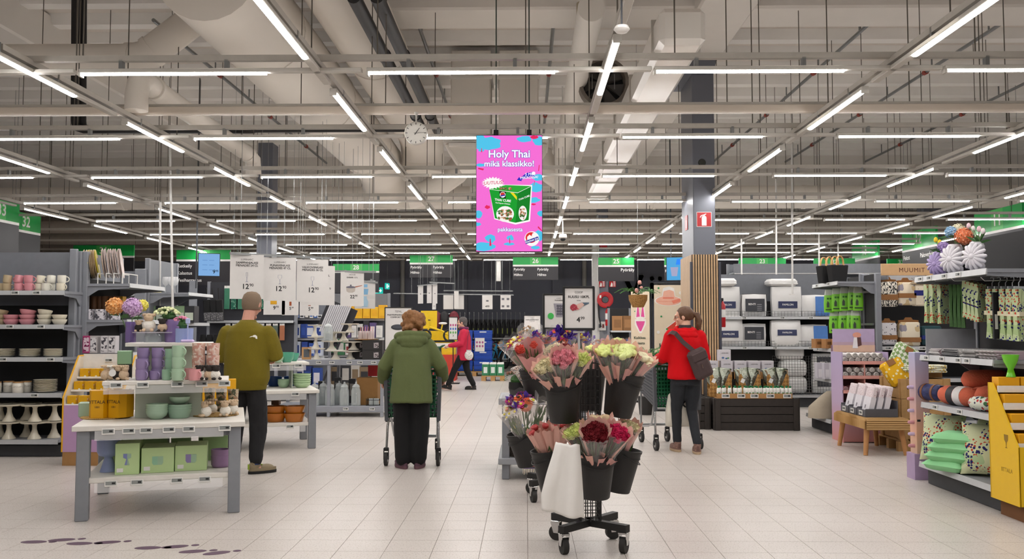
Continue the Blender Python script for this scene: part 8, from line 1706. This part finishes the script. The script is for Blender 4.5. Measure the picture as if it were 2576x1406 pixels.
# ================================================================ BANNERS, HOSE REEL AND GOODS BEYOND THE FLOWERS
BEI2=mat('#e6d5bb',.7,var=.04)
def banner(label,px0,px1,py0,py1,Y,draw,texts,size):
    a,b=P(px0,py0,Y),P(px1,py1,Y);w_,h=b.x-a.x,a.z-b.z;t=E('hanging_banner',label,'banner',((a.x+b.x)/2,Y,(a.z+b.z)/2));ob('cloth',MB().box((0,0,0),(w_,.006,h)).me(BEI2),t);ob('top_frame',MB().tube([(-w_/2,.02,h/2+.03),(w_/2,.02,h/2+.03),(w_/2+.04,.02,h/2-.02),(w_/2+.04,.02,-a.z+h/2+.02)],.012,8).me(BLACK,60),t);ob('foot',MB().box((0,.02,-(a.z+b.z)/2+.015),(w_+.1,.3,.03)).me(BLACK),t)
    for x in (-w_*.4,w_*.4):ob('clip',MB().box((x,.01,h/2+.012),(.02,.02,.04)).me(BLACK),t)
    pr=Print(t,-.0035);draw(pr,w_,h);pr.text([(s_,x*w_,z*h,size*w_,dict(align='LEFT',bold=.015)) for s_,x,z in texts],mat('#173a2c',.6));return t
WPR=mat('#f1ece6',.6);CORAL=mat('#e8836a',.6);HOT=mat('#e0529a',.6)
def bikini(pr,w_,h):
    q=lambda P_:[(x*w_,z*h) for x,z in P_]
    pr.poly([q([(-.2,.29),(-.12,.29),(0,.14),(.12,.29),(.2,.29),(.28,.1),(.06,.06),(-.06,.06),(-.28,.1)]),q([(-.3,.08),(.3,.08),(.3,-.0),(.06,-.13),(-.06,-.13),(-.3,-.0)])],WPR);pr.poly([q([(-.16,.27),(-.1,.27),(-.03,.12),(-.22,.11)]),q([(.16,.27),(.1,.27),(.03,.12),(.22,.11)]),q([(-.24,.05),(.24,.05),(.2,.0),(.04,-.1),(-.04,-.1),(-.2,.0)])],HOT);pr.poly([circ(x*w_,z*h,.03*w_) for x,z in ((-.3,.2),(.33,.42))],mat('#2a9a5a',.6))
banner('narrow beige banner with a pink bikini, hung behind the plant',1587,1635,733,900,17.4,bikini,(('Kaikkea',-.36,-.20),('salviasta',-.42,-.28),('saada',-.3,-.36),('takkuihin',-.42,-.44)),.2)
def hat(pr,w_,h):
    q=lambda P_:[(x*w_,z*h) for x,z in P_]
    def hatp(s):return [q(circ(-.05,.30,.40*s,.06*s,24)),q([(-.22*s-.03,.30),(-.17*s-.03,.40*s+.02),(-.02,.43*s+.01),(.12*s,.40*s+.02),(.17*s,.30)])]
    pr.poly(hatp(1.1),WPR);pr.poly(hatp(1.0),mat('#efb49c',.6));pr.poly([q([(-.23,.325),(.13,.325),(.12,.345),(-.215,.345)]),q([(.05,.3),(.32,.33),(.33,.29),(.1,.26)])],CORAL);pr.poly([q([(-.42,.292),(.3,.284),(.3,.287),(-.42,.295)])],CORAL)
    pr.poly([q([(-.18,-.06),(.44,.14),(.44,-.14),(.1,-.16)])],WPR);pr.poly([q([(-.12,-.05),(.44,.12),(.44,-.10),(.1,-.12)])],mat('#d8402c',.6));pr.poly([q([(-.15,-.06),(-.11,-.045),(.1,-.115),(.44,-.10),(.44,-.125),(.08,-.145)])],mat('#3f8a3a',.6))
    pr.poly([circ(x*w_,z*h,.03*w_) for x,z in ((-.36,.46),(-.28,.10),(.42,.46))],mat('#1f8a4f',.6));pr.poly([circ(x*w_,z*h,.05*w_) for x,z in ((.33,.40),(-.38,-.1))],WPR)
banner('wide beige banner with a straw hat and watermelon slice beside the column',1645,1727,717,915,15.6,hat,(('Ko',-.36,-.28),('vi',-.40,-.37)),.24)
def fern(label,c,n,L,seed,pot=None,droop=.5):
    t=E('hanging_plant' if pot else 'green_plant',label,'plant',c);rr=random.Random(seed);mb=MB()
    for i in range(n):
        a=i*2.4;d=Vector((math.cos(a),math.sin(a)*.7,0));l=L*rr.uniform(.6,1.1);pts=[d*l*f+Vector((0,0,l*(.9*f-droop*1.6*f*f))) for f in (0,.25,.5,.75,1)];mb.tube(pts,.004,4)
        for k in range(1,9):
            f=k/8;p=d*l*f+Vector((0,0,l*(.9*f-droop*1.6*f*f)));s_=Vector((-d.y,d.x,.2));q=L*.16*(1.1-f*.6)
            for sg in (-1,1):mb.add([p,p+s_*sg*q*.6+d*q*.4,p+s_*sg*q+d*q*.2,p+s_*sg*q*.6-d*q*.1],[(0,1,2,3)])
    ob('leaves',mb.me(mat('#47803a',.6,var=.3,scale=20)),t)
    if pot:
        ob('basket_pot',MB().lathe([(0,-.20),(.09,-.20),(.15,-.08),(.155,.0),(.14,0),(0,-.03)],20).me(spots('#a37b4a',[(60,.4,'#7d5a30',1)],.9),60),t);ob('blossom_heads',MB().ball((.02,-.05,.2),.035,8,6,amp=.4).ball((-.03,-.06,.07),.035,8,6,amp=.4).ball((.05,-.03,.12),.025,8,6,amp=.4).me(mat('#e3a59c',.7),180),t);ob('hanging_wire',MB().tube([(0,0,-.02),(0,0,ZC-c[2])],.004,4).me(STEEL),t)
    return t
fern('fern with pink flowers in a hanging coir basket before the bikini banner',P(1605,742,14.6),14,.42,3,True)
t=fern('leafy green plant standing between the two beige banners',P(1626,905,14.9),26,.52,5,None,.35);zf=t.location.z
ob('pot',MB().lathe([(0,-zf),(.12,-zf),(.15,-zf+.3),(.13,-zf+.3),(0,-zf+.28)],18).me(BPL,50),t);ob('stem',MB().tube([(0,0,-zf+.28),(0,0,.05)],.015,6).me(STEMG),t)
p=P(1522,754,CY2-.24);t=E('hose_reel','round red fire hose reel on the far grey column','hose reel',p);ob('drum',MB().lathe([(.235,-.07),(.235,.07),(.2,.08),(.1,.06),(.1,-.06),(.2,-.08),(.235,-.07)],30).me(RED,40),t,rot=(R(90),0,0));ob('hub',MB().lathe([(.1,0),(.09,.085),(0,.09)],20).me(DGREY,50),t,rot=(R(90),0,0));ob('label_print',MB().box((-.14,-.082,.09),(.05,.004,.08)).me(WHITE),t);ob('hose',MB().tube([(-.2,-.02,-.1),(-.18,-.03,-.5),(-.12,-.02,-.8)],.02,6).me(BLACK,60),t)
p=P(1529,795,CY2-.3);t=E('fire_extinguisher','small red extinguisher hanging below the hose reel','extinguisher',p);ob('cylinder',MB().lathe([(0,-.28),(.07,-.28),(.075,-.25),(.075,.14),(.04,.2),(0,.22)],16).me(RED,50),t);ob('label_band',MB().lathe([(.0765,-.1),(.0765,.08)],16).me(WHITE),t);ob('valve',MB().box((0,0,.25),(.06,.05,.06)).me(BLACK),t)
t=E('call_point','white framed switch box below the hose reel','switch box',P(1513,820,CY2-.05));ob('plate',MB().box((0,0,0),(.26,.05,.26),ch=.01).me(WHITE),t);ob('button',MB().box((-.05,-.027,0),(.06,.01,.11)).me(DGREY),t);ob('button',MB().box((.05,-.027,0),(.06,.01,.11)).me(mat('#7a3a38',.5)),t)
for j,px in enumerate((1514,1541)):
    t=E('fire_sign',['small red hand sign on the far column front','small red hand sign projecting from the far column'][j],'sign',P(px,714,CY2-.03));ob('plate',MB().box((0,0,0),(.19,.02,.19)).me(RED),t);Print(t,-.0105).poly([[(-.07,-.08),(.0,-.08),(.0,.0),(-.03,.05),(-.05,.0)],rect(.02,-.07,.08,-.05),rect(.02,-.03,.08,-.01),rect(.02,.01,.08,.03),rect(.02,.05,.08,.07)],LET)
ob('fire_plate',MB().box((0,0,0),(.22,.02,.06)).me(RED),None,P(1518,620,CY2-.02),label='thin red plate high on the far grey column',cat='sign')
filler('far row car care shelving',1536,1590,24.0,[(1.35,.4),(.95,.4),(.55,.4),(.15,.4)],((1.35,['#a37548','#8a6138'],(36,44),(24,30),'brown storage carton'),(.95,['#24449a','#c9cdd6','#b03a3a'],(14,18),(8,12),'blue car care packet'),(.55,['#2a4fa8','#d0d0d4','#3a3a40'],(14,20),(8,12),'mixed car care packet')),4,1.95,BACKD)
filler('far row cleaning goods shelving',1660,1712,25.0,LB,((1.1,['#3f7ab0','#c9c7c2','#3a3a40'],(18,26),(8,12),'cleaning packet'),(.7,['#b9b5ae','#2a4fa8'],(16,24),(8,12),'cleaning carton')),5,2.0)

for j,(px,py,Y) in enumerate(((952,731,28),(974,720,30))):
    t=E('exit_sign',['glowing green exit sign with a white arrow on the dark wall','second glowing exit sign seen almost edge-on'][j],'exit sign',P(px,py,Y),R(0 if j == 0 else 75));ob('light_box',MB().box((0,0,0),(.28,.05,.2)).me(mat('#1fae9e',emit=.9)),t);Print(t,-.027).poly([rect(-.11,-.07,-.02,.07),[(.02,.02),(.06,.02),(.06,.06),(.11,0),(.06,-.06),(.06,-.02),(.02,-.02)]],mat('#e8f6f2',emit=1.0))
    ob('hanging_wire',MB().tube([(0,0,.1),(0,0,ZC-t.location.z)],.005,4).me(STEEL),t)
t=E('hanging_speaker','white column-shaped speaker hanging beside sign twenty-six','speaker',P(1254,682,27));ob('cabinet',MB().box((0,0,0),(.14,.12,.62),ch=.015).me(mat('#c9c8c4',.5)),t);ob('hanging_wire',MB().tube([(0,0,.31),(0,0,ZC-t.location.z)],.005,4).me(STEEL),t)
t=E('dome_camera','small white dome camera under the far lamps','camera',P(1416,597,17));ob('housing',MB().lathe([(0,.06),(.07,.06),(.08,0),(.06,-.02),(0,-.02)],18).me(WHITE,50),t);ob('dome',MB().ball((0,0,-.02),.055,14,8).me(BLACK,180),t);ob('hanging_rod',MB().tube([(0,0,.06),(0,0,ZC-t.location.z)],.012,6).me(WHITE),t)
t=E('smoke_detector','white disc detector hanging from the centre rail','detector',P(1564,74,5.45));ob('disc',MB().lathe([(0,.02),(.04,.02),(.05,.0),(.035,-.018),(0,-.02)],20).me(WHITE,50),t);ob('stem',MB().tube([(0,0,.02),(0,.0,ZC-t.location.z)],.006,6).me(DGREY),t)

FPM=mat('#5a4455',.7)
for j,(px,py,a) in enumerate(((85,1363,88),(155,1358,75),(200,1367,88),(270,1364,75),(372,1378,85),(440,1375,70),(485,1387,75),(545,1391,62))):
    t=E('footprint_decal','dark purple shoe print sticker on the floor, %s along the trail' % ORD[j],'floor sticker',PZ(px,py,.0006),R(-a));t['group']='shoe print stickers'
    ob('sole_print',MB().prism(circ(0,.0,.042,.085,20),0,.0008).me(FPM),t);ob('heel_print',MB().prism(circ(0,.125,.026,.026,14),0,.0008).me(FPM),t)
